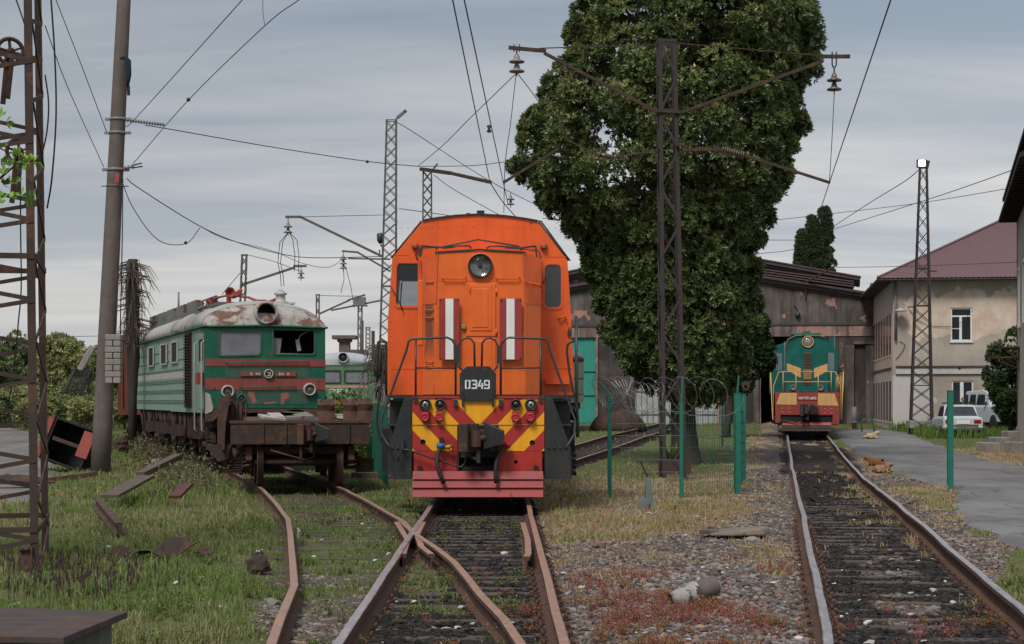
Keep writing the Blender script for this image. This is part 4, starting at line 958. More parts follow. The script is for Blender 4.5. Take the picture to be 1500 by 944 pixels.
# front railings
rl = mt['lampdark']; YR = .08
def q(px, py, dy=0): return (lx(px), YR+dy, lz(py))
def mir(px): return 1400.5-px
b_ = MB()
for f_ in (lambda v: v, mir):
    b_.tube([q(f_(573),656,-.25),q(f_(568),650,-.2),q(f_(559.5),636,-.15),q(f_(558.5),615,-.1),q(f_(595),513,0),q(f_(598),500,0),q(f_(603),496.5,0),q(f_(655),494.5,0),q(f_(662),498,0),q(f_(666.8),506,0),q(f_(667.2),520,0),q(f_(667),596,0)],.019,8)
    b_.tube([q(f_(608.5),496.5),q(f_(608.5),590)],.018,8); b_.tube([q(f_(608.5),539),q(f_(667),539.5)],.013,6)
    b_.tube([q(f_(671),531),q(f_(671.5),507),q(f_(675),499),q(f_(683),494.8),q(f_(690),497),q(f_(694.5),503),q(f_(695),538)],.017,8)
    b_.tube([q(f_(671),530),q(f_(672.5),538),q(f_(678),543),q(f_(684),544)],.017,8)
    b_.box(lx(f_(665)),lx(f_(673)),YR-.02,YR+.03,lz(532),lz(506))
    b_.box(lx(f_(664.5)),lx(f_(670)),-.05,.0,lz(596),lz(586)); b_.box(lx(f_(606)),lx(f_(611)),-.03,.02,lz(590),lz(581))
b_.build('front_railing', rl, LO)
for s_, pts in ((-1,[(570,655),(560,640),(556,620),(557,600),(570,520),(570,506),(567,501),(562,500),(558,503),(557.5,520),(557,560)]),(1,[(845,640),(846,620),(845,600),(834,545),(830.5,516),(831.5,507),(835,503),(843,501)])):
    b_ = MB(); b_.tube([(cx_(a),YC-.5,cz_(c_)) for a, c_ in pts],.02,8); 
    if s_ > 0: b_.tube([(cx_(844),YC-.5,cz_(465)),(cx_(844),YC-.5,cz_(560)),(cx_(847),YC-.45,cz_(640))],.024,8)
    else: b_.tube([(cx_(569),YC-.3,cz_(501)),(cx_(569),YC-.3,cz_(580))],.018,8)
    b_.build('step_handrail', rl, LO)
# number plate
b_ = MB(); X = [lx(v) for v in (673.3,683,717,726.5)]; Z = [lz(v) for v in (588,580,548,537)]
b_.prism([(X[0],Z[1]),(X[0],Z[2]),(X[1],Z[3]),(X[2],Z[3]),(X[3],Z[2]),(X[3],Z[1]),(X[2],Z[0]),(X[1],Z[0])],-.05,-.03,'xz'); pl = b_.build('number_plate', mt['blacksteel'], LO, bevel=.004)
b_ = MB(); cxp = [ (512,541),(547,577),(580,609),(613,644) ]; z0, z1 = lz(480+327/3.63), lz(480+279/3.63); st = .024; yb0, yb1 = -.056, -.0515
def seg(b_, xa, xb, za, zb): b_.box(xa, xb, yb0, yb1, za, zb)
for (pa, pb), dg in zip(cxp, '0349'):
    xa, xb = lx(540+pa/3.63), lx(540+pb/3.63); zm = (z0+z1)/2; xm = (xa+xb)/2; g = .007; c_ = .012
    if dg == '0':
        for x_a, x_b, o_ in ((xa,xm-g,1),(xm+g,xb,-1)):
            e0, e1 = (x_a, x_b) if o_ > 0 else (x_b, x_a)
            b_.prism([(e0,z0+c_),(e0,z1-c_),(e0+o_*c_,z1),(e1,z1),(e1,z1-st),(e0+o_*st,z1-st),(e0+o_*st,z0+st),(e1,z0+st),(e1,z0),(e0+o_*c_,z0)], yb0, yb1)
    if dg == '3':
        b_.prism([(xa,z1),(xb-c_,z1),(xb,z1-c_),(xb,zm+.008),(xb-c_,zm),(xb,zm-.008),(xb,z0+c_),(xb-c_,z0),(xa,z0),(xa,z0+st),(xb-st,z0+st),(xb-st,zm-st/2),(xa+.02,zm-st/2),(xa+.02,zm+st/2),(xb-st,zm+st/2),(xb-st,z1-st),(xa,z1-st)], yb0, yb1)
    if dg == '4':
        b_.prism([(xa,z0+.04),(xa,z0+.06),(xm-.01,z1),(xm+.016,z1),(xa+.03,z0+.062),(xb-.035,z0+.062),(xb-.035,z0+.038),(xa,z0+.038)], yb0, yb1)
        seg(b_, xb-.03, xb-.006, z0, z1-.05); seg(b_, xb-.006, xb+.002, z0+.038, z0+.062)
    if dg == '9':
        b_.prism([(xa+c_,z1),(xb-c_,z1),(xb,z1-c_),(xb,z0+c_),(xb-c_,z0),(xa,z0),(xa,z0+st*.9),(xb-st,z0+st*.9),(xb-st,zm-.02),(xa+c_,zm-.02),(xa,zm-.008),(xa,z1-c_)], yb0, yb1); 
b_.build('stencil_number', mt['lettering'], pl)
b_ = MB(); b_.box(lx(xm) if False else xa+st, xb-st, -.0595, -.0575, (z0+z1)/2+.004, z1-st); b_.build('stencil_gap', mt['blacksteel'], pl)
b_ = MB()
for px in (678,722): b_.box(lx(px)-.018,lx(px)+.018,-.08,-.0,lz(595),lz(581)); b_.tube([(lx(px),-.075,lz(597)),(lx(px),-.075,lz(569))],.008,6)
b_.build('plate_hinge', mt['lampdark'], LO, bevel=.004)
# hoses, valves, uncoupling rod
Yh = -.12
def h(px, py, dy=0): return (lx(px), Yh+dy, lz(py))
b_ = MB(); b_.tube([h(646,655),h(642,664,-.06),h(640.5,675,-.12),h(643,688,-.15),h(647,698,-.16),h(651,707,-.15)],.035,10); o = b_.build('air_hose', mt['rubber'], LO)
c_ = MB(); c_.box(lx(643.5),lx(649.5),-.1,-.0,lz(656),lz(641)); c_.build('hose_bracket', mt['blacksteel'], o); c_ = MB(); c_.tube([h(640,653),h(652,653)],.042,10); c_.build('blue_valve', mt['blue'], o)
c_ = MB(); c_.tube([h(652,655),h(664,654)],.032,8); c_.tube([h(661,655),h(661,662)],.026,8); c_.tube([h(654,650),h(651.5,642)],.008,5); c_.build('ochre_valve', mt['yellowv'], o)
b_ = MB(); b_.tube([h(742,653),h(735,659,-.05),h(729,668,-.1),h(726,682,-.13),h(726,697,-.15),h(727,707,-.15)],.035,10); o = b_.build('air_hose', mt['rubber'], LO)
c_ = MB(); c_.tube([h(735,654),h(747,650)],.03,8); c_.lathe([(.05,-.04),(.05,.04)], h(743.5,652), 'x', 10); c_.tube([h(728,653),h(738,653)],.02,8); c_.build('pink_valve', mt['redcap'], o)
b_ = MB(); b_.tube([h(583,676),h(587,664),h(589,658.5),h(598,658.5),h(625,668),h(665,682),h(675,684),h(681,679),h(684,664),h(685,655)],.016,6); b_.box(lx(588),lx(592),-.14,0,lz(659),lz(643)); b_.build('uncoupling_rod', mt['lampdark'], LO)
b_ = MB(); b_.tube([h(650,706,-.02),h(655,709,-.02),h(672,709.5,-.02),h(680,722,-.04)],.012,5); b_.tube([h(722,708,-.02),h(730,709,-.02),h(742,709,-.02)],.014,5); b_.build('hanging_chain', mt['plow'], LO)
# long hood behind the cab
b_ = MB(); b_.loft([[( -.95,yy_,1.76),(-.95,yy_,3.7),(-.7,yy_,4.05),(.7,yy_,4.05),(.95,yy_,3.7),(.95,yy_,1.76)] for yy_ in (YC+2.6, 13.0)]); b_.build('long_hood', mt['orange'], LO, bevel=.02)
b_ = MB()
for k in range(9): b_.box(-.97,-.951,4.9+k*.85,5.6+k*.85,1.9,3.5); b_.box(.951,.97,4.9+k*.85,5.6+k*.85,1.9,3.5)
b_.build('hood_side_door', mt['orange2'], LO)
b_ = MB()
for s in (-1,1):
    b_.tube([(s*1.42,4.7,2.7),(s*1.42,13.1,2.7)],.018,6)
    for k in range(6): b_.tube([(s*1.42,4.8+k*1.6,1.76),(s*1.42,4.8+k*1.6,2.7)],.016,6)
b_.build('side_railing', rl, LO)

# ================================================================ OLD GREEN ELECTRIC LOCOMOTIVE
ang = math.atan(.325)
EL = thing('electric_locomotive', 'derelict green electric locomotive with rusty white roof, red stripes and broken right windscreen', 'locomotive', (-6.24, 45.0, -.05), ang)
CE, SE = math.cos(ang), math.sin(ang)
def ex(px, yl=0.):     # picture x to local x on the plane y=yl of the locomotive
    k = (px-750)/F; ox, oy = -6.24 - SE*yl, 45.0 + CE*yl
    return (k*oy-ox)/(CE-k*SE)
def ez(px, py, yl=0.):
    x_ = ex(px, yl); Y_ = 45.0+CE*yl+SE*x_; return CAMZ+(HZ-py)/F*Y_+.05
def eu(px, xl=-1.52):   # along the side x=xl: picture x to local y
    k = (px-750)/F; ox, oy = -6.24+CE*xl, 45.0+SE*xl
    return (k*oy-ox)/(-SE-k*CE)
XW = 1.53; zE = 3.56
LEN = 16.2
def fp(px, py): return (ex(px), ez(px, py))
# face with two window openings
lw = [fp(320.5,519.5),fp(321,487.5),fp(323,485),fp(381,485),fp(383,487.5),fp(382,516),fp(379,520.5),fp(324,521.5)]
rw = [fp(400.5,516),fp(399.6,485),fp(401.5,483),fp(459,484),fp(461,487),fp(461,517.5),fp(458,519.5),fp(404,519.5)]
zB = 1.50
b_ = MB(); b_.plate([(-XW,zB),(-XW,zE),(XW,zE),(XW,zB)], [lw, rw], 0, .05); b_.build('face', mt['greenE'], EL)
b_ = MB(); b_.box(ex(330),ex(452),-.006,0,2.27,2.56); b_.box(ex(334),ex(450),-.006,0,1.6,1.97); b_.build('faded_panel', mt['greenFade'], EL)
b_ = MB(); b_.box(-XW-.003,XW+.003,-.014,.0,2.56,2.745); b_.box(-XW-.003,XW+.003,-.014,.0,1.965,2.255); b_.build('red_stripe', mt['redE'], EL)
b_ = MB(); b_.prism([(ex(363),1.92),(ex(372),1.91),(ex(374),1.74),(ex(377),1.66),(ex(370),1.60),(ex(368),1.72),(ex(364),1.80)],-.011,-.0065); b_.prism([(ex(411),1.88),(ex(422),1.90),(ex(424),1.78),(ex(417),1.71),(ex(415),1.58),(ex(412),1.60)],-.011,-.0065); b_.prism([(ex(386),1.64),(ex(404),1.68),(ex(404),1.62),(ex(388),1.60)],-.011,-.0065); b_.build('peeled_patch', mt['pink'], EL)
b_ = MB()
for w4 in (lw, rw):
    cxm = sum(p[0] for p in w4)/8; czm = sum(p[1] for p in w4)/8
    b_.plate([(cxm+(p[0]-cxm)*1.05,czm+(p[1]-czm)*1.08) for p in w4],[[(cxm+(p[0]-cxm)*.965,czm+(p[1]-czm)*.94) for p in w4]],-.02,.03)
b_.build('window_frame', mt['greenFade'], EL, bevel=.004)
mt['reflectglass'] = mat('dirty_painted_reflection_glass', (.15,.17,.20), .3, var=.4, vs_=1.2, streak=.4, streakcol=(.2,.2,.2), bump=0, spec=.7)  # grey-blue reflection painted into the base colour; the streaks are dirt
b_ = MB(); b_.prism(lw,.02,.03); b_.build('windscreen', mt['reflectglass'], EL)
b_ = MB(); b_.prism([fp(401,517),fp(401,495),fp(414,496),fp(411,518)],.10,.11); b_.prism([fp(402,519),fp(436,519),fp(436,517.8),fp(402,517.6)],-.02,-.01); b_.build('broken_glass', mt['reflectglass'], EL)
b_ = MB(); b_.tube([(ex(457),.2,ez(457,484)),(ex(444),.25,ez(444,490)),(ex(438),.25,ez(438,500)),(ex(440),.25,ez(440,515))],.015,5); b_.bar((ex(438),.25,ez(438,497)),(ex(441),.25,ez(441,514)),.10,.05); b_.build('hanging_lamp_arm', mt['cream'], EL)
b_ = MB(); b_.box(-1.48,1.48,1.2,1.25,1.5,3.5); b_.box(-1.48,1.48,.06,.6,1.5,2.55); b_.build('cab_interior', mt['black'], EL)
# curved roof: cross-section lofted, front end rounded down onto the face
def rsec(y, xs_=1.0, top=.72, zb_=zE, n=18, xw=XW+.03):
    return [(xw*xs_*math.cos(math.pi*k/n)*(1 if abs(math.cos(math.pi*k/n))<.999 else 1), y, zb_+top*(max(0,math.sin(math.pi*k/n)))**.80) for k in range(n+1)]
b_ = MB(); rings = []
for u in (0, .08,.18,.32,.5,.75): rings.append(rsec(-.05+u*1.5, 1, .02+.70*(1-(1-min(1,u/.75))**2.3)**.55))
b_.loft([r_ for r_ in rings[:4]], True); b_.build('front_roof', mt['roofEr'], EL)
b_ = MB(); b_.loft(rings[3:]+[rsec(3.0,1,.71),rsec(3.9,1,.70)], True); o = b_.build('cab_roof', mt['roofE'], EL)
b_ = MB(); b_.loft([rsec(3.92,1.03,.74),rsec(eu(262),1.03,.74),rsec(eu(251),1.0,.72)], True); b_.loft([rsec(eu(250.5),1.03,.70),rsec(LEN-.6,1.0,.68),rsec(LEN,1.0,.5)], True); b_.build('body_roof', mt['roofE'], EL)
b_ = MB(); b_.tube([(-XW-.03,LEN,zE),(-XW-.04,-.02,zE),(-XW+.3,-.06,zE+.0),(0,-.07,zE+.03),(XW-.3,-.06,zE+.0),(XW+.04,-.02,zE),(XW+.03,LEN,zE)],.03,6); b_.build('roof_gutter', mt['greenE'], EL)
# empty round headlight
hc = (ex(390), -.02, ez(390,459)); b_ = MB(); b_.lathe([(.30,.55),(.31,.0),(.285,-.10),(.255,-.11),(.235,-.06),(.235,.5)], hc, 'y', 32, cap=False); b_.build('headlight_rim', mt['roofEr'], EL)
b_ = MB(); b_.lathe([(0,.12),(.235,.12)], hc, 'y', 24); b_.build('headlight_hole', mt['black'], EL)
for px, py, r_ in ((333,574,.165),(453,571,.165),(353,583.5,.10)):
    o_ = (ex(px), 0, ez(px,py)); b_ = MB(); b_.lathe([(r_,.0),(r_,-.09),(r_*.82,-.12),(r_*.74,-.09),(r_*.68,-.05)], o_, 'y', 24, cap=False); o = b_.build('buffer_lamp', mt['cream' if r_>.12 else 'greenFade'], EL)
    c_ = MB(); c_.lathe([(0,-.10),(r_*.15,-.10),(r_*.2,-.06),(r_*.45,-.05),(r_*.72,-.04)], o_, 'y', 20); c_.build('reflector', mt['roofgear'], o)
b_ = MB()
for a_, c_, py in ((330,452,531.5),(352,433,567.5)): b_.tube([(ex(a_),-.0,ez(a_,py)),(ex(a_)+.02,-.07,ez(a_,py)),(ex(c_)-.02,-.07,ez(c_,py-1)),(ex(c_),0,ez(c_,py-1))],.014,6)
b_.build('face_handrail', mt['greenFade'], EL)
# emblem: ring between two winged bars
b_ = MB(); zc_ = ez(393,548); b_.box(ex(352),ex(382),-.05,-.02,zc_-.06,zc_+.06); b_.box(ex(404),ex(433),-.05,-.02,zc_-.06,zc_+.06); o = b_.build('emblem', mt['redE'], EL)
c_ = MB(); c_.lathe([(.12,-.03),(.12,-.075),(.09,-.075),(.09,-.03)], (ex(393),0,zc_), 'y', 24, cap=False)
for x_ in (366,374,378,408,412,420): c_.box(ex(x_),ex(x_+3),-.056,-.0505,zc_-.03,zc_+.03)
c_.prism([(ex(393)-.05,zc_+.05),(ex(393)+.05,zc_+.05),(ex(393)+.05,zc_-.06),(ex(393)-.05,zc_-.06),(ex(393)-.05,zc_-.035),(ex(393)+.02,zc_-.035),(ex(393)+.02,zc_-.012),(ex(393)-.03,zc_-.012),(ex(393)-.03,zc_+.008),(ex(393)+.02,zc_+.008),(ex(393)+.02,zc_+.028),(ex(393)-.05,zc_+.028)],-.082,-.06)
c_.build('emblem_ring', mt['cream'], o); c_ = MB(); c_.lathe([(0,-.045),(.09,-.045)], (ex(393),0,zc_), 'y', 24); c_.build('emblem_disc', mt['redE'], o)
# sides
uj = eu(250.5); zS = 1.38
for s in (-1,1):
    x0 = s*XW; b_ = MB(); b_.box(x0-.05*s, x0, .052, uj, zS, zE); b_.box(x0-.05*s, x0-.015*s, uj, LEN, zS+.02, zE); b_.build('side_wall', mt['sideE'], EL)
    b_ = MB(); b_.box(x0, x0+.006*s, eu(272), uj-.03, 2.32, 2.50); b_.box(x0-.015*s, x0-.008*s, uj+.02, LEN, 2.32, 2.50); b_.build('cream_stripe', mt['cream'], EL)
    b_ = MB()
    for zz4 in (3.12,2.83,2.57,2.54,2.27,2.23,2.19,1.99,1.95,1.91,1.70,1.66,1.62):
        b_.box(x0-.01*s, x0+.02*s, eu(272)+.1, uj-.05, zz4, zz4+.014); b_.box(x0-.02*s, x0+.008*s, uj+.1, LEN-.3, zz4, zz4+.014)
    b_.build('side_rib', mt['sideE'], EL)
    b_ = MB(); b_.box(x0-.02*s, x0+.012*s, .05, eu(296), zS-.0, zE-.02); b_.build('corner_panel', mt['sideE' if s>0 else 'greenFade'], EL)
b_ = MB(); b_.box(-XW,XW,LEN-.05,LEN,zS,zE); b_.build('rear_wall', mt['sideE'], EL)
for a_, c_ in ((220,226.5),(238,245.5),(253.5,261.5)):
    ua, ub = sorted((eu(a_), eu(c_))); b_ = MB(); xo = -XW-.03; b_.box(xo,xo+.04,ua,ub,2.78,3.32); o = b_.build('side_window', mt['black'], EL)
    f_ = MB(); f_.box(xo-.02,xo+.02,ub,ub+.25,2.76,3.34); f_.box(xo-.02,xo+.02,ua-.04,ua,2.76,3.34); f_.box(xo-.02,xo+.02,ua-.04,ub+.04,3.32,3.36); f_.box(xo-.02,xo+.02,ua-.04,ub+.04,2.74,2.78); f_.build('silver_sash', mt['cream'], o)
ua, ub = sorted((eu(273.5), eu(281.5))); b_ = MB(); b_.box(-XW-.05,-XW-.02,ua,ua+.09,1.5,3.5); b_.box(-XW-.05,-XW-.02,ub-.09,ub,1.5,3.5)
for k in range(26): b_.box(-XW-.09,-XW-.01,ua,ub,1.52+k*.076,1.545+k*.076)
b_.build('ladder', mt['dkrust'], EL)
b_ = MB(); b_.box(-XW-.012,-XW,ua,ub,1.5,3.5); b_.build('louvre_backing', mt['under'], EL)
ua, ub = sorted((eu(292), eu(299.5))); b_ = MB(); b_.box(-XW-.015,-XW+.0,ua,ub,1.5,3.4); o = b_.build('cab_door', mt['sideE'], EL); c_ = MB(); c_.box(-XW-.02,-XW-.016,ua+.1,ub-.1,2.7,3.25); c_.build('door_window', mt['black'], o)
b_ = MB()
for px in (290.5,301): b_.tube([(-XW-.02,eu(px),3.2),(-XW-.09,eu(px),3.15),(-XW-.09,eu(px),.95),(-XW-.02,eu(px),.9)],.02,6)
b_.build('door_handrail', mt['cream'], EL)
b_ = MB(); b_.box(-XW-.2,-XW-.01,.1,.4,2.1,2.4); b_.build('mirror', mt['redE'], EL)
b_ = MB(); b_.prism([(-XW+.0,1.35),(-XW+.0,1.9),(-XW+.12,1.85),(-XW+.2,1.5),(-XW+.16,1.42)],-.012,-.006); b_.build('white_splash', mt['cream'], EL)
# roof equipment
b_ = MB()
for k in range(5):
    y0 = 4.2+k*2.3; b_.box(-1.1,-.5,y0,y0+.7,4.05,4.28+.10*(k%2)); b_.box(-.9,-.3,y0+1.1,y0+1.6,4.1,4.36); b_.box(.2,.9,y0,y0+1.2,4.15,4.30)
    for j in range(5): b_.box(-1.2,-1.05,y0+j*.4,y0+j*.4+.1,4.05,4.45)
b_.box(-1.25,-1.17,3.2,LEN-.5,4.02,4.10); b_.box(-.9,.9,2.2,3.6,4.20,4.30); b_.tube([(-1.1,2.5,4.2),(-1.1,15,4.28)],.04,6); b_.tube([(-.8,3,4.5),(-.8,13,4.5)],.025,6); b_.tube([(-.9,10,4.3),(-.9,10,5.0)],.03,6)
b_.build('roof_equipment', mt['roofgear'], EL)
b_ = MB()
for k in range(12):
    b_.lathe([(.05,0),(.09,.04),(.05,.07),(.09,.11),(.05,.14),(.03,.18)], (-.8+.03*(k%3), 3.2+k*.85, 4.33), 'z', 8)
b_.tube([(-.95,2.6,4.4),(-.4,3.4,4.55),(.0,2.6,4.45)],.03,5); b_.tube([(-.95,2.6,4.4),(-.4,5.2,4.6)],.03,5)
b_.build('roof_insulator', mt['redgear'], EL)
b_ = MB(); xh, zh = ex(337,1.6), 4.52; b_.lathe([(.035,.4),(.045,.2),(.08,.1),(.13,.0),(.135,-.02),(.10,.02),(.04,.15)], (xh,1.6,zh), 'y', 20); b_.box(xh-.05,xh+.05,1.7,1.9,4.2,zh); b_.tube([(xh+.05,1.9,zh-.1),(xh+.3,1.9,zh+.05),(xh+.35,1.9,zh+.1)],.05,6); b_.tube([(xh+.1,1.9,zh-.1),(xh+.33,1.9,zh-.02)],.06,6); b_.build('red_horn', mt['redgear'], EL)
b_ = MB(); x1_ = ex(384,1.4); b_.tube([(x1_-.35,1.4,4.38),(x1_-.15,1.4,4.3),(x1_+.15,1.4,4.28)],.035,6); b_.tube([(x1_+.1,1.4,4.24),(x1_+.4,1.4,4.36)],.04,6); b_.box(x1_-.15,x1_+.1,1.35,1.55,4.22,4.33); b_.build('small_red_horn', mt['redgear'], EL)
b_ = MB(); x2 = ex(411,1.2); b_.lathe([(.20,0),(.2,.02),(.13,.06),(.12,.20),(.17,.22),(.16,.26),(.09,.30),(.04,.36),(0,.37)], (x2,1.2,4.24), 'z', 18); b_.box(x2-.4,x2+.35,1.0,1.6,4.20,4.25); b_.build('roof_ventilator', mt['cream'], EL)
# torn front skirt, bogies
b_ = MB(); xsk = np.linspace(-XW, XW, 15); rj = [random.uniform(-.06,.04) for _ in xsk]
b_.prism([(x_, 1.49+(.0)) for x_ in xsk] + [(x_, 1.30+rj[i]+(.12 if abs(x_)<1.1 else -.1)) for i, x_ in list(enumerate(xsk))[::-1]], .01, .04); b_.build('torn_skirt', mt['rust'], EL)
b_ = MB(); b_.box(-1.3,1.3,.4,LEN-.3,1.0,1.36); b_.box(-1.0,1.0,.3,.4,.7,1.3); b_.build('underframe', mt['under'], EL)
for yc_ in (2.2,6.2,10.4,13.9): bogie(EL, yc_, 2.2, .55, .57, 'dkrust', 1.22)
b_ = MB()
for k in range(30):
    y_ = .8+k*.5; b_.tube([(-1.45,y_,1.4),(-1.42+random.uniform(-.06,.06),y_+random.uniform(-.1,.1),random.uniform(.5,1.0))],random.uniform(.015,.05),5)
for k in range(4):
    y_ = 1+k*3.6; b_.box(-1.5,-1.25,y_,y_+2.4,.72,1.02)
    for j in range(9): b_.box(-1.54,-1.5,y_+.1+j*.26,y_+.16+j*.26,.70,1.04)
b_.build('side_gear', mt['dkrust'], EL)

# ================================================================ RUSTY FLAT WAGON in front of it
aw = math.atan(.215)
FW = thing('flat_wagon', 'rusty brown flat wagon with bent side flaps standing in front of the old electric locomotive', 'wagon', (-4.20, 35.3, -.08), aw*.8)
W2 = 1.40; ZD = 1.33
wx = lambda px: ((px-750)/F*35.3+4.20)/math.cos(aw*.8)
b_ = MB(); b_.box(-W2,W2,.0,8.4,ZD-.05,ZD); b_.build('deck', mt['rust'], FW)
b_ = MB(); b_.box(-W2+.02,W2-.03,.02,.14,.86,ZD-.055); b_.box(-W2+.02,-W2+.14,.15,8.2,.95,ZD-.055); b_.box(W2-.14,W2-.03,.15,8.2,.95,ZD-.055); b_.box(-.35,-.2,.15,8.2,.8,ZD-.06); b_.box(.2,.35,.15,8.2,.8,ZD-.06); b_.box(-W2+.1,W2-.1,8.1,8.3,.86,ZD-.06)
for x_ in (-.75,-.3,.95): b_.box(x_,x_+.03,-.01,.02,.88,ZD-.06)
b_.build('end_beam', mt['dkrust'], FW, bevel=.008)
sa3(FW, wx(453), -.35, 1.07, .85, ('rust','rust'))
o = bogie(FW, 1.55, 1.85, .5, .50, 'rust', 1.02); bogie(FW, 6.4, 1.85, .5, .50, 'rust', 1.02)
b_ = MB(); b_.box(-.95,.95,.35,.5,.66,.8); b_.tube([(-.6,.0,.75),(-.3,-.1,.66),(.1,-.1,.55),(.25,-.1,.62),(.3,-.1,.9)],.018,6); b_.box(-.02,.03,.1,.14,.6,.86); b_.tube([(-.9,.3,.5),(.9,.3,.5)],.05,8); b_.build('brake_rigging', mt['dkrust'], FW)
# leaf spring packs and drooping plates on the left end
b_ = MB()
for k in range(6): b_.box(-1.50,-1.15,.5,.9,.28+k*.05,.31+k*.05)
for k in range(6): b_.box(1.15,1.50,.5,.9,.28+k*.05,.31+k*.05)
b_.prism([(-1.9,.86),(-1.35,.86),(-1.5,.55),(-1.62,.52)],.3,.34); b_.build('spring_pack', mt['dkrust'], FW)
# left bent ribbed flap
b_ = MB(); n = 7
for k in range(n):
    y0 = .2+k*.55; x_ = -W2-.12; zt_ = ZD+.38+.10*math.sin(k*.9)
    b_.loft([[(x_-.03,yy_,.75),(x_+.02,yy_,.75),(x_+.05,yy_,ZD),(x_+.12,yy_,zt_),(x_+.20,yy_,zt_+.03),(x_+.1,yy_,zt_+.06),(x_-.0,yy_,zt_-.02),(x_-.02,yy_,ZD)] for yy_ in (y0,y0+.5)])
    b_.box(x_-.10,x_-.02,y0+.2,y0+.28,.7,zt_-.02)
b_.build('side_flap', mt['rust'], FW)
b_ = MB()
for (a_, c_, hh_) in ((466,491,.42),(503,523,.42),(524,546,.44)):
    xa, xb = wx(a_), wx(c_); m_ = 6; rings = []
    for i in range(m_+1):
        u = i/m_; x_ = xa+(xb-xa)*u; bl = .03*math.sin(u*3.1)
        rings.append([(x_,.22-bl,ZD+.002),(x_,.30-bl*2,ZD+hh_*.45),(x_,.24-bl,ZD+hh_*.75),(x_,.30,ZD+hh_+.02*math.sin(i*2.)),(x_,.33,ZD+hh_+.02*math.sin(i*2.)),(x_,.27-bl,ZD+hh_*.75),(x_,.33-bl*2,ZD+hh_*.45),(x_,.25-bl,ZD+.002)])
    b_.loft(rings)
b_.build('end_flap', mt['rust'], FW)
b_ = MB(); b_.prism([(-1.5,.9),(-1.46,1.62),(-1.2,1.72),(-1.12,1.5),(-1.1,1.35),(-1.2,1.3),(-1.3,.88)],.6,.66); 
for k in range(5): b_.box(-1.45+k*.09,-1.42+k*.09,.55,.6,.95,1.72)
b_.build('torn_end_plate', mt['rust'], FW)
for lab, x_, y_, sz_, rr, m_ in (('crumpled white sheet on the left of the rusty wagon deck',-.55,.5,(.5,.35,.06),(.15,.1,.3),'cream'),('grey sheet lying in the middle of the rusty wagon deck',.0,.7,(.55,.4,.07),(.05,-.06,.1),'roofgear'),('pale sheet on the right of the rusty wagon deck',.75,.5,(.42,.3,.06),(-.1,.12,-.2),'cream')):
    b_ = MB(); b_.obox((0,0,0), sz_, rr); b_.obox((.08,.05,.05), (sz_[0]*.6,sz_[1]*.7,.02), (rr[0]+.2,rr[1]-.1,.5)); o = b_.build('scrap_sheet', mt[m_], label=lab, cat='scrap sheet', group='scrap sheets on the wagon deck', bevel=.01)
    p = Matrix.Rotation(aw*.8, 3, 'Z') @ Vector((x_,y_,ZD+.06)); o.location = Vector((-4.20,35.3,-.08))+p; o.rotation_euler.z = aw*.8

# red box wagon behind the electric locomotive
yb_ = eu(213); BX = thing('box_wagon', 'oxide red ribbed goods wagon behind the old electric locomotive and dead palm', 'wagon', (-12.35, 62.6, .08), math.atan(.2))
b_ = MB(); b_.box(-1.45,1.45,0,13,1.1,3.75); b_.build('body', mt['boxcar'], BX)
b_ = MB()
for k in range(20): b_.box(-1.51,-1.45,.2+k*.65,.3+k*.65,1.1,3.75)
for k in range(7): b_.box(-1.42+k*.45,-1.34+k*.45,-.06,0,1.1,3.75)
b_.box(-1.5,1.5,-.08,.0,1.05,1.25); b_.box(-1.5,1.5,-.08,.0,3.65,3.85); b_.build('rib', mt['boxcar'], BX)
b_ = MB(); b_.loft([[(-1.5,yy_,3.7),(-1.2,yy_,4.0),(0,yy_,4.12),(1.2,yy_,4.0),(1.5,yy_,3.7)] for yy_ in (-.05,13.05)]); b_.build('roof', mt['roofgear'], BX)
bogie(BX, 2, 1.85,.48,.5,'dkrust'); bogie(BX, 11, 1.85,.48,.5,'dkrust'); b_ = MB(); b_.box(-1.3,1.3,.1,12.9,.9,1.1); b_.build('underframe', mt['under'], BX)

# ================================================================ SMALL GREEN AND RED LOCOMOTIVE at the shed
SMY = 69.5; SG = thing('shunting_locomotive', 'small green and red diesel locomotive with cream chevron half inside the shed doorway', 'locomotive', (xA(SMY)-.02, SMY, .27), -math.atan(.15))
sx2 = lambda c: (c-400)/160.9; sz2 = lambda c: (1.41+(585-(440+c/4.29))/37.4)
b_ = MB(); b_.plate([(sx2(200),sz2(580)),(sx2(203),sz2(770)),(sx2(235),sz2(770)),(sx2(235),sz2(720)),(sx2(560),sz2(722)),(sx2(553),sz2(780)),(sx2(600),sz2(780)),(sx2(603),sz2(582))],[],0,.05); b_.build('front_beam', mt['redG'], SG)
b_ = MB(); b_.box(-1.2,1.2,.06,.2,.5,1.6); b_.build('beam_back', mt['black'], SG)
b_ = MB(); b_.prism([(sx2(233),sz2(583)),(sx2(207),sz2(655)),(sx2(335),sz2(658)),(sx2(336),sz2(584))],-.012,0); b_.prism([(sx2(467),sz2(585)),(sx2(467),sz2(661)),(sx2(595),sz2(663)),(sx2(570),sz2(587))],-.012,0); b_.build('cream_panel', mt['creamY'], SG)
b_ = MB(); b_.box(sx2(341),sx2(461),-.02,0,sz2(628),sz2(600)); pl = b_.build('number_plate', mt['redG'], SG); text_mesh('ЧМЭ3Т-6892', .70, .105, sx2(401), -.024, sz2(615), 'lettering', pl)
b_ = MB()
for c_, d in ((248,680),(290,680),(248,706),(290,706),(512,684),(553,684),(512,710),(553,710)): b_.lathe([(.025,0),(.025,-.02),(0,-.025)], (sx2(c_),0,sz2(d)), 'y', 8)
b_.build('bolt', mt['creamY'], SG)
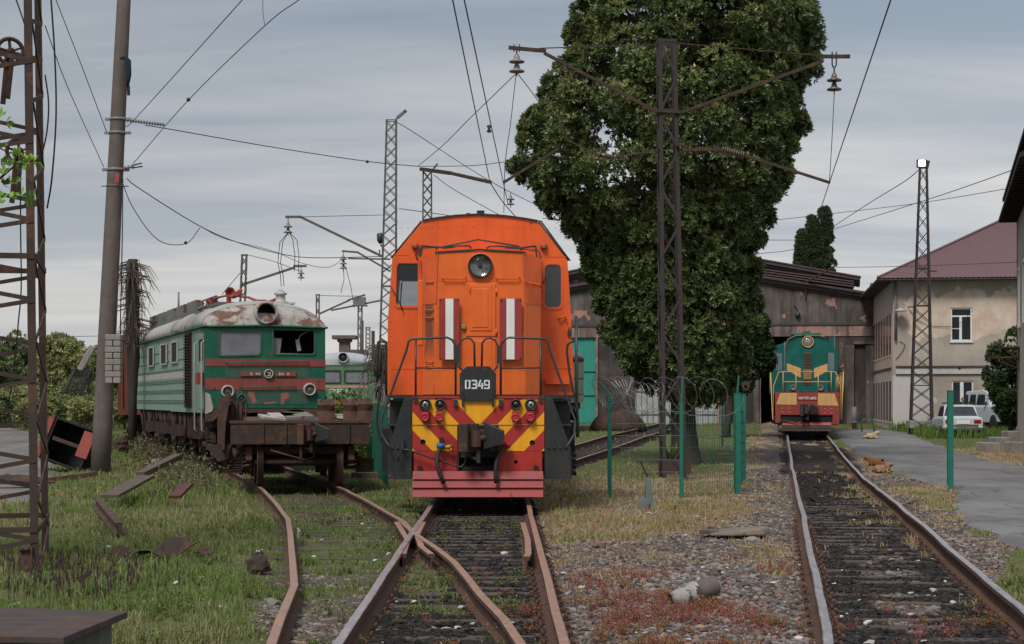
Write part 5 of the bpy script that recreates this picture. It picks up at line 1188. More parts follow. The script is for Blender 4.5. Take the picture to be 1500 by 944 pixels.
for i in range(3):
    b_ = MB(); z1_ = sz2(768+i*18); b_.loft([[(x_,-.06-i*.04,z1_),(x_,-.12-i*.04,z1_-.11),(x_,-.09-i*.04,z1_-.11),(x_,-.03-i*.04,z1_)] for x_ in (sx2(247),sx2(550))]); b_.build('plow_slat', mt['plow'] if i == 0 else mt['dkrust'], SG)
sa3(SG, sx2(402), -.3, sz2(690), .95)
b_ = MB(); b_.tube([(sx2(220),-.1,sz2(800)),(sx2(222),-.1,sz2(760)),(sx2(250),-.12,sz2(755)),(sx2(330),-.15,sz2(768)),(sx2(370),-.15,sz2(760)),(sx2(375),-.15,sz2(720))],.025,6); b_.build('uncoupling_rod', mt['rust'], SG)
ht = sz2(216); hwd = .84
b_ = MB(); b_.loft([[(-hwd,yy_,1.68),(-hwd,yy_,ht-.45),(-hwd*.93,yy_,ht-.18),(-.5,yy_,ht-.03),(0,yy_,ht+.02),(.5,yy_,ht-.03),(hwd*.93,yy_,ht-.18),(hwd,yy_,ht-.45),(hwd,yy_,1.68)] for yy_ in (.85,10.2)]); b_.build('hood', mt['teal'], SG, bevel=.02)
b_ = MB(); b_.prism([(sx2(275),sz2(393)),(sx2(275),sz2(437)),(sx2(378),sz2(497)),(sx2(378),sz2(432))],.835,.848); b_.prism([(sx2(430),sz2(432)),(sx2(430),sz2(497)),(sx2(530),sz2(445)),(sx2(530),sz2(397))],.835,.848); b_.build('cream_chevron', mt['creamY'], SG); b_ = MB(); b_.prism([(sx2(378),sz2(432)),(sx2(378),sz2(497)),(sx2(430),sz2(497)),(sx2(430),sz2(432))],.78,.79); b_.build('chevron_middle', mat('brownish_cream',(.26,.15,.06),.6,stretch=(1,1,14),vs_=3,var=.4), SG)
b_ = MB(); b_.box(sx2(362),sx2(446),.83,.85,1.70,sz2(298)); o = b_.build('grille_door', mt['teal'], SG)
b_ = MB()
for k in range(22):
    z1_ = sz2(530)+k*(sz2(325)-sz2(530))/22; b_.hexa([(sx2(380),.80,z1_),(sx2(430),.80,z1_),(sx2(430),.83,z1_+.02),(sx2(380),.83,z1_+.02),(sx2(380),.80,z1_+.02),(sx2(430),.80,z1_+.02),(sx2(430),.83,z1_+.05),(sx2(380),.83,z1_+.05)])
b_.build('grille', mat('brown_grille',(.07,.05,.035),.7), o)
hc = (sx2(407),.85,sz2(258)); b_ = MB(); b_.lathe([(.23,.02),(.235,-.06),(.20,-.07),(.19,-.03)], hc, 'y', 28, cap=False); o = b_.build('headlight', mt['creamY'], SG); b_ = MB(); b_.lathe([(0,-.065),(.12,-.055),(.19,-.03)], hc, 'y', 24); b_.build('lens', mt['lens'], o)
b_ = MB()
for c_ in (313,488): b_.lathe([(.115,.0),(.115,-.06),(.08,-.07),(.07,-.03),(0,-.03)], (sx2(c_),.84,sz2(549 if c_==313 else 552)), 'y', 20)
b_.build('lower_lamp', mt['roofgear'], SG)
b_ = MB(); b_.box(-.62,.55,.9,2.2,ht-.0,ht+.10); b_.box(-.15,.15,.95,1.4,ht+.1,ht+.18); b_.build('hood_top_box', mt['greenE'], SG, bevel=.02)
b_ = MB(); b_.tube([(-.78,.9,3.2),(-.80,.82,3.6),(-.72,.80,ht-.15),(-.4,.8,ht-.0),(.5,.8,ht-.02),(.72,.8,ht-.12)],.03,6); b_.tube([(-.86,.9,1.7),(-.87,.9,3.7)],.02,6); b_.build('loose_cable', mt['roofgear'], SG)
b_ = MB(); b_.box(-1.25,1.25,.05,17,1.60,1.68); b_.build('deck', mt['redG'], SG)
b_ = MB()
for s in (-1,1):
    pts = [(s*1.30,.05,.62),(s*1.30,.05,sz2(540)),(s*1.10,.05,sz2(452)),(s*.93,.05,sz2(449)),(0,.05,sz2(449))]; b_.tube(pts,.022,6)
    for x_ in (.93,.43): b_.tube([(s*x_,.05,1.68),(s*x_,.05,sz2(450))],.02,6)
    b_.tube([(0,.05,sz2(513)),(s*.93,.05,sz2(513))],.018,6); b_.tube([(s*1.30,.05,.62),(s*1.33,.5,.6),(s*1.42,.5,sz2(455))],.022,6)
    b_.tube([(s*1.42,.5,sz2(455)),(s*1.42,10,sz2(455))],.018,6)
    for k in range(6): b_.tube([(s*1.42,.5+k*1.8,1.66),(s*1.42,.5+k*1.8,sz2(455))],.018,6)
b_.build('railing', mt['creamY'], SG)
CO = [(-1.52,1.68),(-1.52,3.5),(-1.25,3.82),(-.5,4.05),(.5,4.05),(1.25,3.82),(1.52,3.5),(1.52,1.68)]
W_ = [rrect(-1.36,-.95,2.7,3.5,.08), rrect(.95,1.36,2.7,3.5,.08)]
b_ = MB(); b_.plate(CO, W_, 10.2, 10.25); b_.loft([[(x_,yy_,z_) for x_, z_ in CO] for yy_ in (10.26,13.5)]); b_.build('cab', mt['teal'], SG)
b_ = MB(); 
for w4 in W_: b_.prism(w4, 10.21, 10.22)
b_.build('cab_window', mt['reflectglass'], SG)
b_ = MB(); b_.loft([[(-.85,yy_,1.68),(-.85,yy_,3.6),(.85,yy_,3.6),(.85,yy_,1.68)] for yy_ in (13.5,16.5)]); b_.build('short_hood', mt['teal'], SG)
for yc_ in (3.2,12.6): bogie(SG, yc_, 2.6, .5, .52, 'under', 1.1)
b_ = MB(); b_.box(-1.15,1.15,5.5,10,.5,1.5); b_.box(-1.2,-1.1,.3,16,1.2,1.6); b_.box(1.1,1.2,.3,16,1.2,1.6); b_.build('underframe', mt['under'], SG)

# ================================================================ PALE COACH between the two big locomotives
EY = 86.; EM = thing('railcar', 'pale green railcar with silvery roof and orange stripe standing far behind the flat wagon', 'railcar', (PX(502.5,EY), EY, .30), .12)
px2 = lambda px: (px-502.5)/30.23; pz2 = lambda py: 1.38+(585-py)/30.23
b_ = MB(); b_.plate([(-1.56,1.05),(-1.56,pz2(536)),(1.56,pz2(536)),(1.56,1.05)],[rrect(px2(462),px2(498.5),pz2(561.5),pz2(543.5),.06),rrect(px2(505),px2(539),pz2(561.5),pz2(543.5),.06)],0,.05); b_.build('face', mt['palegreen'], EM)
b_ = MB(); b_.prism(rrect(px2(462),px2(498.5),pz2(561.5),pz2(543.5),.06),.02,.03); b_.prism(rrect(px2(505),px2(539),pz2(561.5),pz2(543.5),.06),.02,.03); b_.build('windscreen', mat('pale_grey_glass',(.17,.19,.19),.2,var=.3,bump=0,spec=.7), EM)
b_ = MB()
for a_, c_ in ((462,498.5),(505,539)): b_.plate(rrect(px2(a_)-.03,px2(c_)+.03,pz2(561.5)-.03,pz2(543.5)+.03,.08),[rrect(px2(a_)+.03,px2(c_)-.03,pz2(561.5)+.03,pz2(543.5)-.03,.06)],-.02,.02)
b_.build('window_rubber', mt['lampdark'], EM)
b_ = MB(); b_.loft([[(1.58*math.cos(math.pi*k/16)*xs_,yy_,pz2(536)+(.67*tp)*max(0,math.sin(math.pi*k/16))**.7) for k in range(17)] for yy_, tp, xs_ in ((-.02,.45,1),(.1,.75,1),(.35,.95,1),(.8,1,1),(20,1,1))], True); b_.build('roof', mt['whiteroof'], EM)
b_ = MB(); b_.lathe([(.26,.3),(.27,-.12),(.22,-.14),(.2,-.05)], (px2(502.5),0,pz2(524)), 'y', 24, cap=False); o = b_.build('headlight', mt['whiteroof'], EM); b_ = MB(); b_.lathe([(0,-.06),(.2,-.05)], (px2(502.5),0,pz2(524)), 'y', 20); b_.build('lens', mt['lampdark'], o)
b_ = MB(); b_.box(-1.565,px2(541)-.1,-.012,0,pz2(568.5),pz2(565)); b_.build('salmon_stripe', mt['salmon'], EM)
b_ = MB(); b_.box(-1.57,1.2,-.012,0,pz2(594),pz2(588.5)); b_.build('orange_stripe', mt['brightorange'], EM)
text_mesh('ЭР2', .95, .22, px2(496), -.016, pz2(573), 'lettering', EM); text_mesh('ЭР2-71-1', .95, .13, px2(498), -.016, pz2(584), 'lettering', EM)
b_ = MB(); b_.box(-1.57,-1.5,.05,20,1.05,pz2(536)); b_.box(1.5,1.57,.05,20,1.05,pz2(536)); b_.box(-1.5,1.5,19.9,20,1.05,pz2(536)); b_.box(-1.5,1.5,1.4,1.5,1.1,3); b_.build('side_wall', mt['palegreen'], EM)
b_ = MB()
for k in range(12): b_.box(-1.59,-1.57,1.5+k*1.5,2.4+k*1.5,2.2,2.9); b_.box(1.57,1.59,1.5+k*1.5,2.4+k*1.5,2.2,2.9)
b_.build('side_window', mt['dkglass'], EM)
b_ = MB(); b_.box(-1.3,1.3,.2,19.8,.75,1.05); b_.build('underframe', mt['under'], EM); bogie(EM, 3,2.4,.46,.5,'under'); bogie(EM, 16,2.4,.46,.5,'under')
b_ = MB(); b_.box(px2(541),px2(545.5),-.05,.2,pz2(539),pz2(536.5)+.02); b_.box(px2(540),px2(547),-.06,0,pz2(542),pz2(537)); b_.build('marker_lamp', mt['lampdark'], EM)
# olive wagon behind the orange locomotive
OY = 80.; OW = thing('box_wagon', 'olive wagon with rounded grey roof half hidden behind the orange locomotive', 'wagon', (PX(855,OY)-1.45, OY, .32), -.03)
b_ = MB(); b_.box(-1.45,1.45,0,10,1.2,3.1); b_.build('body', mt['olive'], OW)
b_ = MB(); 
for k in range(7): b_.box(-1.4+k*.42,-1.34+k*.42,-.04,0,1.2,3.1)
for z_ in (1.6,2.3): b_.box(-1.46,1.46,-.03,.0,z_,z_+.05)
b_.build('rib', mt['olive'], OW); b_ = MB(); b_.loft([[(1.47*math.cos(math.pi*k/14),yy_,3.1+.55*max(0,math.sin(math.pi*k/14))**.8) for k in range(15)] for yy_ in (-.05,10.05)], True); b_.build('roof', mt['roofgear'], OW)
bogie(OW, 2,1.85,.46,.5,'under'); bogie(OW, 8,1.85,.46,.5,'under'); b_ = MB(); b_.box(-1.3,1.3,.1,9.9,.9,1.2); b_.build('underframe', mt['under'], OW)
# ================================================================ DEPOT SHED
TA = math.atan(.15)                      # heading of the right track; the buildings stand square to it
SHY = 98.7; SHX = PX(1173, SHY); SZ0 = .30
SH = thing('engine_shed', 'grimy grey engine shed with low gable, stained plaster and tall doorways', 'building', (SHX, SHY, SZ0), -TA)
ct, st_ = math.cos(TA), math.sin(TA)
def su(px):       # picture x to distance along the facade
    k = (px-750)/F; return (k*SHY-SHX)/(ct+k*st_)
def sy(px, py): u = su(px); Y_ = SHY - st_*u; return CAMZ+(HZ-py)/F*Y_-SZ0
u0, u1 = su(690), su(1280)
def grime(c1, c2, c3, peach):
    def ex_(t, co):
        n1_ = N(t, 'ShaderNodeTexNoise', i_Scale=.55, i_Detail=8, i_Roughness=.65); t.links.new(co, n1_.inputs[0])
        mp_ = N(t, 'ShaderNodeMapping'); mp_.inputs['Scale'].default_value = (1.6,1.6,.22); t.links.new(co, mp_.inputs[0])
        n2_ = N(t, 'ShaderNodeTexNoise', i_Scale=1.1, i_Detail=9, i_Roughness=.7); t.links.new(mp_.outputs[0], n2_.inputs[0])
        r1_ = ramp(t, [(.35, c1), (.5, c2), (.68, c3)]); t.links.new(n1_.outputs[0], r1_.inputs[0])
        r2_ = ramp(t, [(.38, 0), (.62, .85)]); t.links.new(n2_.outputs[0], r2_.inputs[0])
        c_ = MIX(t, r2_.outputs[0], r1_.outputs[0], (.028,.024,.022))
        n3_ = N(t, 'ShaderNodeTexNoise', i_Scale=.9, i_Detail=9, i_Roughness=.6); 
        mp3 = N(t, 'ShaderNodeMapping'); mp3.inputs['Location'].default_value = (5,3,7); t.links.new(co, mp3.inputs[0]); t.links.new(mp3.outputs[0], n3_.inputs[0])
        r3_ = ramp(t, [(peach, 0), (peach+.02, 1)]); t.links.new(n3_.outputs[0], r3_.inputs[0])
        return MIX(t, r3_.outputs[0], c_, (.36,.20,.155))
    return ex_
mt['shedwall'] = mat('grimy_plaster', (1,1,1), .95, var=.2, extra=grime((.08,.067,.06),(.135,.112,.10),(.21,.17,.15), .62), bump=.5, bs=14, bdist=.03)
mt['shedwall2'] = mat('soot_black_plaster', (1,1,1), .95, var=.2, extra=grime((.03,.026,.023),(.058,.048,.043),(.13,.10,.09), .65), bump=.5, bs=14, bdist=.03)
mt['shedband'] = mat('pink_stained_plaster', (1,1,1), .95, var=.2, extra=grime((.20,.16,.145),(.32,.22,.185),(.40,.26,.21), .54), bump=.5, bs=14)
mt['shedtrim'] = mat('dark_cornice', (.07,.055,.055), .9, var=.3, streak=.4, bump=.4)
mt['purpleroof'] = mat('dark_purple_metal', (.095,.055,.062), .55, var=.15, streak=.4, streakcol=(.06,.045,.045))
zh = sy(1173, 493); zb2 = sy(1173, 477)
opens = [(su(800), su(873), zh+.05), (su(930), su(1052), zh-.0), (su(1113), su(1222), zh)]
b_ = MB(); cur = u0
for a_, c_, _z in opens:
    b_.box(cur, a_, 0, .6, -.6, zh); cur = c_
b_.box(cur, u1, 0, .6, -.6, zh); b_.build('lower_wall', mt['shedwall2'], SH)
b_ = MB(); b_.box(u0, u1, -.05, .6, zh, zb2); b_.build('door_lintel_band', mt['shedband'], SH)
um = su(1010); zapx = sy(1010, 395); zr = sy(1277, 436); zl = zr+.0
ul = um-(u1-um); 
b_ = MB(); b_.prism([(ul, zb2), (ul, zr), (um, zapx), (u1, zr), (u1, zb2)], 0, .6); b_.build('gable_wall', mt['shedwall'], SH)
b_ = MB()
for (xa, za), (xb, zb_) in (((ul-.2, zr),(um, zapx)),((um, zapx),(u1+.15, zr))):
    for d0, d1, yo in ((-.22,-.08,-.10),(-.08,.10,-.25),(.10,.22,-.40)):
        b_.prism([(xa,za+d0),(xb,zb_+d0),(xb,zb_+d1),(xa,za+d1)], yo, .3)
b_.box(u0, u1, -.10, 0, zb2+.0, zb2+.10); b_.build('cornice', mt['shedtrim'], SH)
b_ = MB(); dep = 30
for sgn in (-1, 1):
    xa = um; xb = um+sgn*(u1-um-(4 if sgn > 0 else 0)); ze_ = zapx+(zr-zapx)*((xb-xa)*sgn/(u1-um)); b_.prism([(xa, zapx+.24),(xb, ze_+.24),(xb, ze_+.30),(xa, zapx+.30)], -.1 if sgn < 0 else .31, dep)
b_.build('roof', mt['purpleroof'], SH)
# raised clerestory behind with its own cornice
ua2 = su(1252); zt2 = sy(1252, 412); za2 = sy(1010, 368); ul2 = um-(ua2-um); zbm = sy(1245, 435)
b_ = MB(); b_.prism([(ul2, zbm-.3),(ul2, zt2),(um, za2),(ua2, zt2),(ua2, zbm-.3)], 1.6, 2.2); b_.box(ua2-.3, ua2, 2.2, 4.5, zbm-.3, zt2); b_.build('clerestory_wall', mt['shedwall'], SH)
b_ = MB()
for (xa, za), (xb, zb_) in (((ul2-.3, zt2),(um, za2)),((um, za2),(ua2+.35, zt2-.02))):
    for d0, d1, yo in ((-.18,-.05,1.4),(-.05,.12,1.25),(.12,.28,1.05)):
        b_.prism([(xa,za+d0),(xb,zb_+d0),(xb,zb_+d1),(xa,za+d1)], yo, 2.4)
b_.build('clerestory_cornice', mt['shedtrim'], SH)
b_ = MB()
for sgn in (-1, 1): b_.prism([(um, za2+.29),(um+sgn*(ua2-um+.4), zt2+.27),(um+sgn*(ua2-um+.4), zt2+.34),(um, za2+.36)], 1.0, 4.6)
b_.build('clerestory_roof', mt['purpleroof'], SH)
b_ = MB()
for k, d in enumerate((.45,.75,1.05)):
    b_.prism([(um, zapx+.30+k*.16),(ua2, zr+.35+k*.16+.25),(ua2, zr+.42+k*.16+.25),(um, zapx+.37+k*.16)], d, 1.6)
b_.build('roof_step', mt['purpleroof'], SH)
# pilasters and recesses at the right, plinth
b_ = MB(); b_.box(su(1237), su(1251), -.18, 0, -.6, zh-.5); b_.box(su(1225), su(1237), -.06, 0, -.6, zh-.35); b_.box(su(1268), su(1279), -.16, 0, -.6, zh-.45); b_.box(su(1250), su(1281), -.22, 0, zh-.45, zh-.3); b_.box(su(1055),su(1062), -.2, 0, -.6, zh); b_.box(su(1104),su(1112), -.15, 0, -.6, zh); b_.build('pilaster', mt['shedwall'], SH)
b_ = MB(); b_.box(su(1063)-.1, su(1104), -.04, 0, -.6, zh); b_.build('stained_plaster_panel', mt['shedwall2'], SH)
b_ = MB(); b_.box(su(873), su(876), -.12, 0, -.5, zh); b_.box(su(1050), su(1054), -.12,.0,-.5, zh-1); b_.build('door_jamb', mt['shedband'], SH)
b_ = MB(); b_.box(u0, u0+.6, .6, dep, -.6, zr); b_.box(u1-4.6, u1-4, .6, dep, -.6, zr+.2); b_.box(u0, u1-4, dep-.6, dep, -.6, zr); b_.build('side_wall', mt['shedwall2'], SH)
b_ = MB(); b_.box(opens[0][0], opens[0][1], .1, .2, -.5, zh); 
o = b_.build('door_leaf', mat('faded_teal_door', (.03,.25,.20), .6, var=.15, rust=.18, rustcol=(.10,.07,.06), rs=1.4, streak=.2, streakcol=(.02,.12,.10)), SH, label='teal painted door leaf')
c_ = MB()
for zz5 in (0.0, 1.55, 2.9): c_.box(opens[0][0], opens[0][1], .06,.1, zz5, zz5+.06)
for k in range(5): c_.box(opens[0][1]-.02-k*1.1, opens[0][1]-.0+.02-k*1.1, .06,.1,-.5,zh)
c_.build('door_rail', mt['teal'], o)
b_ = MB(); b_.box(opens[1][0], opens[1][1], .1, .2, -.3, zh)
o = b_.build('door_leaf', mat('pale_grey_metal_door', (.36,.37,.38), .6, var=.12, streak=.3, streakcol=(.2,.19,.18)), SH, label='pale grey sheet metal door leaf')
c_ = MB()
for k in range(15): x_ = opens[1][0]+.05+k*(opens[1][1]-opens[1][0])/15; c_.box(x_, x_+.03, .07, .1, -.3, zh)
for zz5 in (.5,1.8,3): c_.box(opens[1][0],opens[1][1],.05,.069,zz5,zz5+.05)
c_.build('door_rail', mt['roofgear'], o)
b_ = MB(); x_ = su(1213); b_.hexa([(x_,-.05,-.4),(x_+.06,-.05,-.4),(x_+.32,-2.2,-.4),(x_+.26,-2.2,-.4),(x_,-.05,zh-.1),(x_+.06,-.05,zh-.1),(x_+.32,-2.2,zh-.1),(x_+.26,-2.2,zh-.1)]); b_.build('open_door_leaf', mat('teal_door_edge', (.04,.22,.19), .6, streak=.4), SH)
b_ = MB(); b_.box(su(1113)-.0, su(1114.5), -.05, .0, -.4, zh); b_.build('door_post', mt['shedband'], SH)
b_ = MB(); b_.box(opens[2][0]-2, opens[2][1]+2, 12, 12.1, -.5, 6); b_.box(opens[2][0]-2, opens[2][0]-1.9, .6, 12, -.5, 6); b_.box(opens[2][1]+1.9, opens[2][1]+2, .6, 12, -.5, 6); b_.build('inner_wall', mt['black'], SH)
b_ = MB(); xl, zl_ = su(1168.5), sy(1168.5, 456); b_.lathe([(0,-.35),(.14,-.33),(.16,-.2),(.06,-.05),(.04,0)], (xl,-.1,zl_), 'z', 14); b_.tube([(xl,-.1,zl_),(xl-.1,-.1,zl_+.25),(xl-.2,.0,zl_+.3)],.03,5); b_.build('wall_lamp', mt['lampdark'], SH)
b_ = MB(); b_.bar((su(1180),-.3,sy(1180,415)),(su(1224),-1.8,sy(1224,392)),.07,.07); b_.bar((su(1180),-.3,sy(1180,415)),(su(1180),-.05,sy(1180,440)),.05,.05); b_.build('wall_bracket', mt['dkrust'], SH)

# ================================================================ TWO-STOREY OFFICE BUILDING
BY = 84.; BXx = PX(1308, BY); BZ = .25
OB = thing('office_building', 'two-storey plastered building with purple metal roof and peeling peach patches', 'building', (BXx, BY, BZ), -math.atan(.14))
cb, sb = math.cos(math.atan(.14)), math.sin(math.atan(.14))
def bu(px): k = (px-750)/F; return (k*BY-BXx)/(cb+k*sb)
def bz(px, py): u = bu(px); return CAMZ+(HZ-py)/F*(BY-sb*u)-BZ
def bv(px):  # along the side wall (local y at x=0)
    k = (px-750)/F; return (k*BY-BXx)/(sb-k*cb)
ze = bz(1310,411)
def stucco(side):
    def ex_(t, co):
        s = N(t, 'ShaderNodeSeparateXYZ'); t.links.new(co, s.inputs[0])
        nl = N(t, 'ShaderNodeTexNoise', i_Scale=.55, i_Detail=3, i_Roughness=.45); t.links.new(co, nl.inputs[0])
        ns = N(t, 'ShaderNodeTexNoise', i_Scale=1.8, i_Detail=9, i_Roughness=.6); t.links.new(co, ns.inputs[0])
        wob = M(t, 'ADD', M(t, 'MULTIPLY', M(t, 'SUBTRACT', nl.outputs[0], .5), 4.4), M(t, 'MULTIPLY', M(t, 'SUBTRACT', ns.outputs[0], .5), .9))
        nb_ = N(t, 'ShaderNodeTexNoise', i_Scale=.7, i_Detail=6); t.links.new(co, nb_.inputs[0])
        rb = ramp(t, [(.35, (.33,.28,.235)), (.65, (.44,.385,.33))]); t.links.new(nb_.outputs[0], rb.inputs[0])
        npc = N(t, 'ShaderNodeTexNoise', i_Scale=1.4, i_Detail=6); t.links.new(co, npc.inputs[0])
        rp = ramp(t, [(.4, (.54,.40,.315)), (.65, (.62,.53,.44))]); t.links.new(npc.outputs[0], rp.inputs[0])
        z = s.outputs[2]; x = s.outputs[0]; y = s.outputs[1]
        def band(v, c, w_): 
            d = M(t, 'SUBTRACT', w_, M(t, 'ABSOLUTE', M(t, 'SUBTRACT', M(t, 'ADD', v, wob), c))); return M(t, 'GREATER_THAN', d, 0.0)
        if not side:
            m1 = band(z, 5.65, .85); c_ = MIX(t, m1, rb.outputs[0], rp.outputs[0])
            m2 = M(t, 'MULTIPLY', M(t, 'LESS_THAN', M(t, 'ADD', x, wob), 1.7), M(t, 'LESS_THAN', z, 2.55)); c_ = MIX(t, m2, c_, (.50,.47,.44))
            m4 = M(t, 'MULTIPLY', M(t, 'LESS_THAN', M(t, 'ADD', x, wob), .9), M(t, 'GREATER_THAN', z, 3.0)); c_ = MIX(t, M(t, 'MULTIPLY', m4, .75), c_, (.36,.29,.25))
            return c_
        m1 = M(t, 'GREATER_THAN', M(t, 'ADD', z, M(t, 'MULTIPLY', wob, .5)), 3.2); c_ = MIX(t, m1, (.50,.42,.36), (.60,.40,.32)); m2 = M(t, 'GREATER_THAN', M(t, 'ADD', z, wob), 5.6)
        return MIX(t, m2, c_, (.46,.38,.33))
    return ex_
mt['stuccoF'] = mat('peeling_stucco', (1,1,1), .95, var=.08, extra=stucco(False), streak=.2, streakcol=(.16,.14,.12), bump=.35, bs=25)
mt['stuccoS'] = mat('pink_beige_stucco', (1,1,1), .95, var=.1, extra=stucco(True), streak=.35, streakcol=(.18,.15,.13), bump=.35, bs=25)
mt['corrug'] = mat('purple_corrugated_roof', (.13,.072,.078), .6, var=.14, streak=.25, streakcol=(.10,.06,.06), bump=.1)
wins = [(bu(1392.5), bu(1424), bz(1400,500), bz(1400,451)), (bu(1394), bu(1426), bz(1400,606), bz(1400,558)), (7.4, 8.4, bz(1400,500), bz(1400,451)), (7.4, 8.4, bz(1400,606), bz(1400,558))]
b_ = MB(); b_.plate([(0,-.5),(0,ze),(14,ze),(14,-.5)], [[(a_,z0_),(c_,z0_),(c_,z1_),(a_,z1_)] for a_, c_, z0_, z1_ in wins], 0, .4); b_.build('front_wall', mt['stuccoF'], OB)
def window(parent, a_, c_, z0_, z1_, y, curtain='curtain', panes=2, top=True):
    f_ = MB(); t_ = .07
    f_.box(a_,c_,y,y+.07,z1_-t_,z1_); f_.box(a_,c_,y,y+.07,z0_,z0_+t_); f_.box(a_,a_+t_,y,y+.07,z0_+t_,z1_-t_); f_.box(c_-t_,c_,y,y+.07,z0_+t_,z1_-t_)
    m_ = a_+(c_-a_)*.47; zt_ = z1_-(z1_-z0_)*.25
    if top: f_.box(a_+t_,c_-t_,y,y+.07,zt_-.04,zt_+.03); f_.box(m_-.06,m_+.06,y,y+.07,z0_+t_,zt_-.04)
    else: f_.box(m_-.08,m_+.08,y,y+.07,z0_+t_,z1_-t_)
    if top: f_.box(a_+t_,m_-.06,y+.01,y+.05,z0_+(zt_-z0_)*.5-.02,z0_+(zt_-z0_)*.5+.02)
    f_.box(a_-.05,c_+.05,y-.12,y+.0,z0_-.07,z0_)
    o = f_.build('window', mt['white'], parent); g_ = MB(); g_.box(a_+.02,c_-.02,y+.03,y+.036,z0_+.02,z1_-.02); g_.build('pane', mt['dkglass'], o)
    if curtain:
        k_ = MB(); n_ = 16; xs2 = [c_-.35+(.3)*i/n_ for i in range(n_+1)] if curtain == 'curtain' else [a_+(c_-a_)*i/n_ for i in range(n_+1)]
        k_.add([(x_, y+.14+.03*(i%2), z_) for z_ in (z0_, z1_-.3) for i, x_ in enumerate(xs2)], [(i,i+1,i+n_+2,i+n_+1) for i in range(n_)]); k_.build('curtain', mt[curtain], o)
mt['curt2'] = mat('pale_green_curtain', (.30,.34,.30), .9, bump=0)
for i, (a_, c_, z0_, z1_) in enumerate(wins): window(OB, a_, c_, z0_, z1_, .05, 'curt2' if i % 2 else 'curtain', top=(i % 2 == 0))
b_ = MB(); b_.box(-.02, .4, .4, 15.5, -.5, ze-.02); b_.box(0,14,15.2,15.5,-.5,ze-.02); b_.box(13.7,14,.4,15.2,-.5,ze-.02)
b_.build('side_wall', mt['stuccoS'], OB)
b_ = MB(); b_.box(bu(1312), bu(1480), -.10, 0, bz(1400,548), bz(1400,538.5)); b_.build('string_course', mat('stained_white_ledge', (.48,.46,.43), .9, rust=.3, rustcol=(.06,.05,.045), rs=1.2), OB)
b_ = MB(); b_.box(bu(1312), 14, -.16, 0, bz(1400,538.3), bz(1400,536)); b_.box(-.05,.0,.5,15,2.85,2.95); b_.build('ledge_cap', mt['shedtrim'], OB)
for row, (z0_, z1_) in enumerate(((3.55,5.5),(.35,2.3))):
    for k in range(7):
        y0 = 1.0+k*2.02; b_ = MB(); b_.box(-.034,-.021,y0,y0+1.1,z0_,z1_); o = b_.build('side_window', mt['dkglass'], OB)
        f_ = MB(); f_.box(-.045,-.02,y0-.0,y0+1.1,z1_,z1_+.05); f_.box(-.05,-.02,y0-.05,y0+1.15,z0_-.08,z0_); f_.box(-.036,-.0345,y0+.50,y0+.58,z0_,z1_); f_.build('frame', mt['stuccoS'], o)
# hipped corrugated roof
ov = .75; zr0 = ze+.05; L_, D_ = 14.6, 16.2
rise = .50; hw = D_/2; apx_z = zr0+hw*rise+.0
def roofslope(b_, c0, c1, r0, r1, n):
    c0, c1, r0, r1 = map(Vector, (c0, c1, r0, r1)); V = []; 
    for i in range(n+1):
        u = i/n; off = .035*(i % 2)
        V += [c0.lerp(c1,u)+Vector((0,0,off)), r0.lerp(r1,u)+Vector((0,0,off))]
    b_.add(V, [(2*i,2*i+2,2*i+3,2*i+1) for i in range(n)])
b_ = MB(); A_, B_, C_, D2 = (-ov,-ov,zr0), (L_,-ov,zr0), (L_,D_-ov,zr0), (-ov,D_-ov,zr0)
R1, R2 = (hw-ov, hw-ov, apx_z), (L_-1, hw-ov, apx_z)
roofslope(b_, A_, B_, R1, R2, 150); roofslope(b_, D2, A_, R1, R1, 80); roofslope(b_, C_, D2, R2, R1, 100); roofslope(b_, B_, C_, R2, R2, 60); b_.build('roof', mt['corrug'], OB)
b_ = MB(); b_.tube([Vector(A_)+Vector((0,0,.04)), Vector(R1)+Vector((0,0,.06)), Vector(R2)+Vector((0,0,.06))],.07,6); b_.build('ridge_cap', mt['corrug'], OB)
b_ = MB(); b_.box(-ov,L_,-ov,D_-ov,zr0-.08,zr0-.03); b_.build('eave_soffit', mt['shedtrim'], OB)
b_ = MB(); b_.tube([(.12,-.10,ze-.05),(.12,-.10,4.2)],.06,8); b_.build('downpipe', mt['roofgear'], OB)
b_ = MB(); x_, z_ = bu(1318), bz(1318,455); b_.lathe([(0,.12),(.05,.1),(.28,-.02),(.30,-.06),(.2,-.05)],(x_,-.45,z_),'z',16); b_.tube([(x_,-.0,z_+.3),(x_,-.4,z_+.25),(x_,-.45,z_+.1)],.02,5); b_.build('wall_lamp', mt['cream'], OB)
b_ = MB(); b_.tube([(bu(px),-.05,bz(px,py)) for px, py in ((1330,452),(1345,470),(1362,478),(1392,479),(1410,472),(1424,455))],.012,4); b_.tube([(bu(px),-.05,bz(px,py)) for px, py in ((1312,527),(1322,515),(1326,505),(1318,500))],.015,4); b_.build('wall_cable', mt['wire'], OB)
b_ = MB(); 
for px in (1290,1297): x_ = -ov-.0; b_.lathe([(.06,0),(.04,.1),(.08,.15),(.05,.28),(0,.3)],(-.3,6+.8*(px-1290),zr0+.3),'z',8)
b_.build('roof_insulator', mt['insul'], OB)

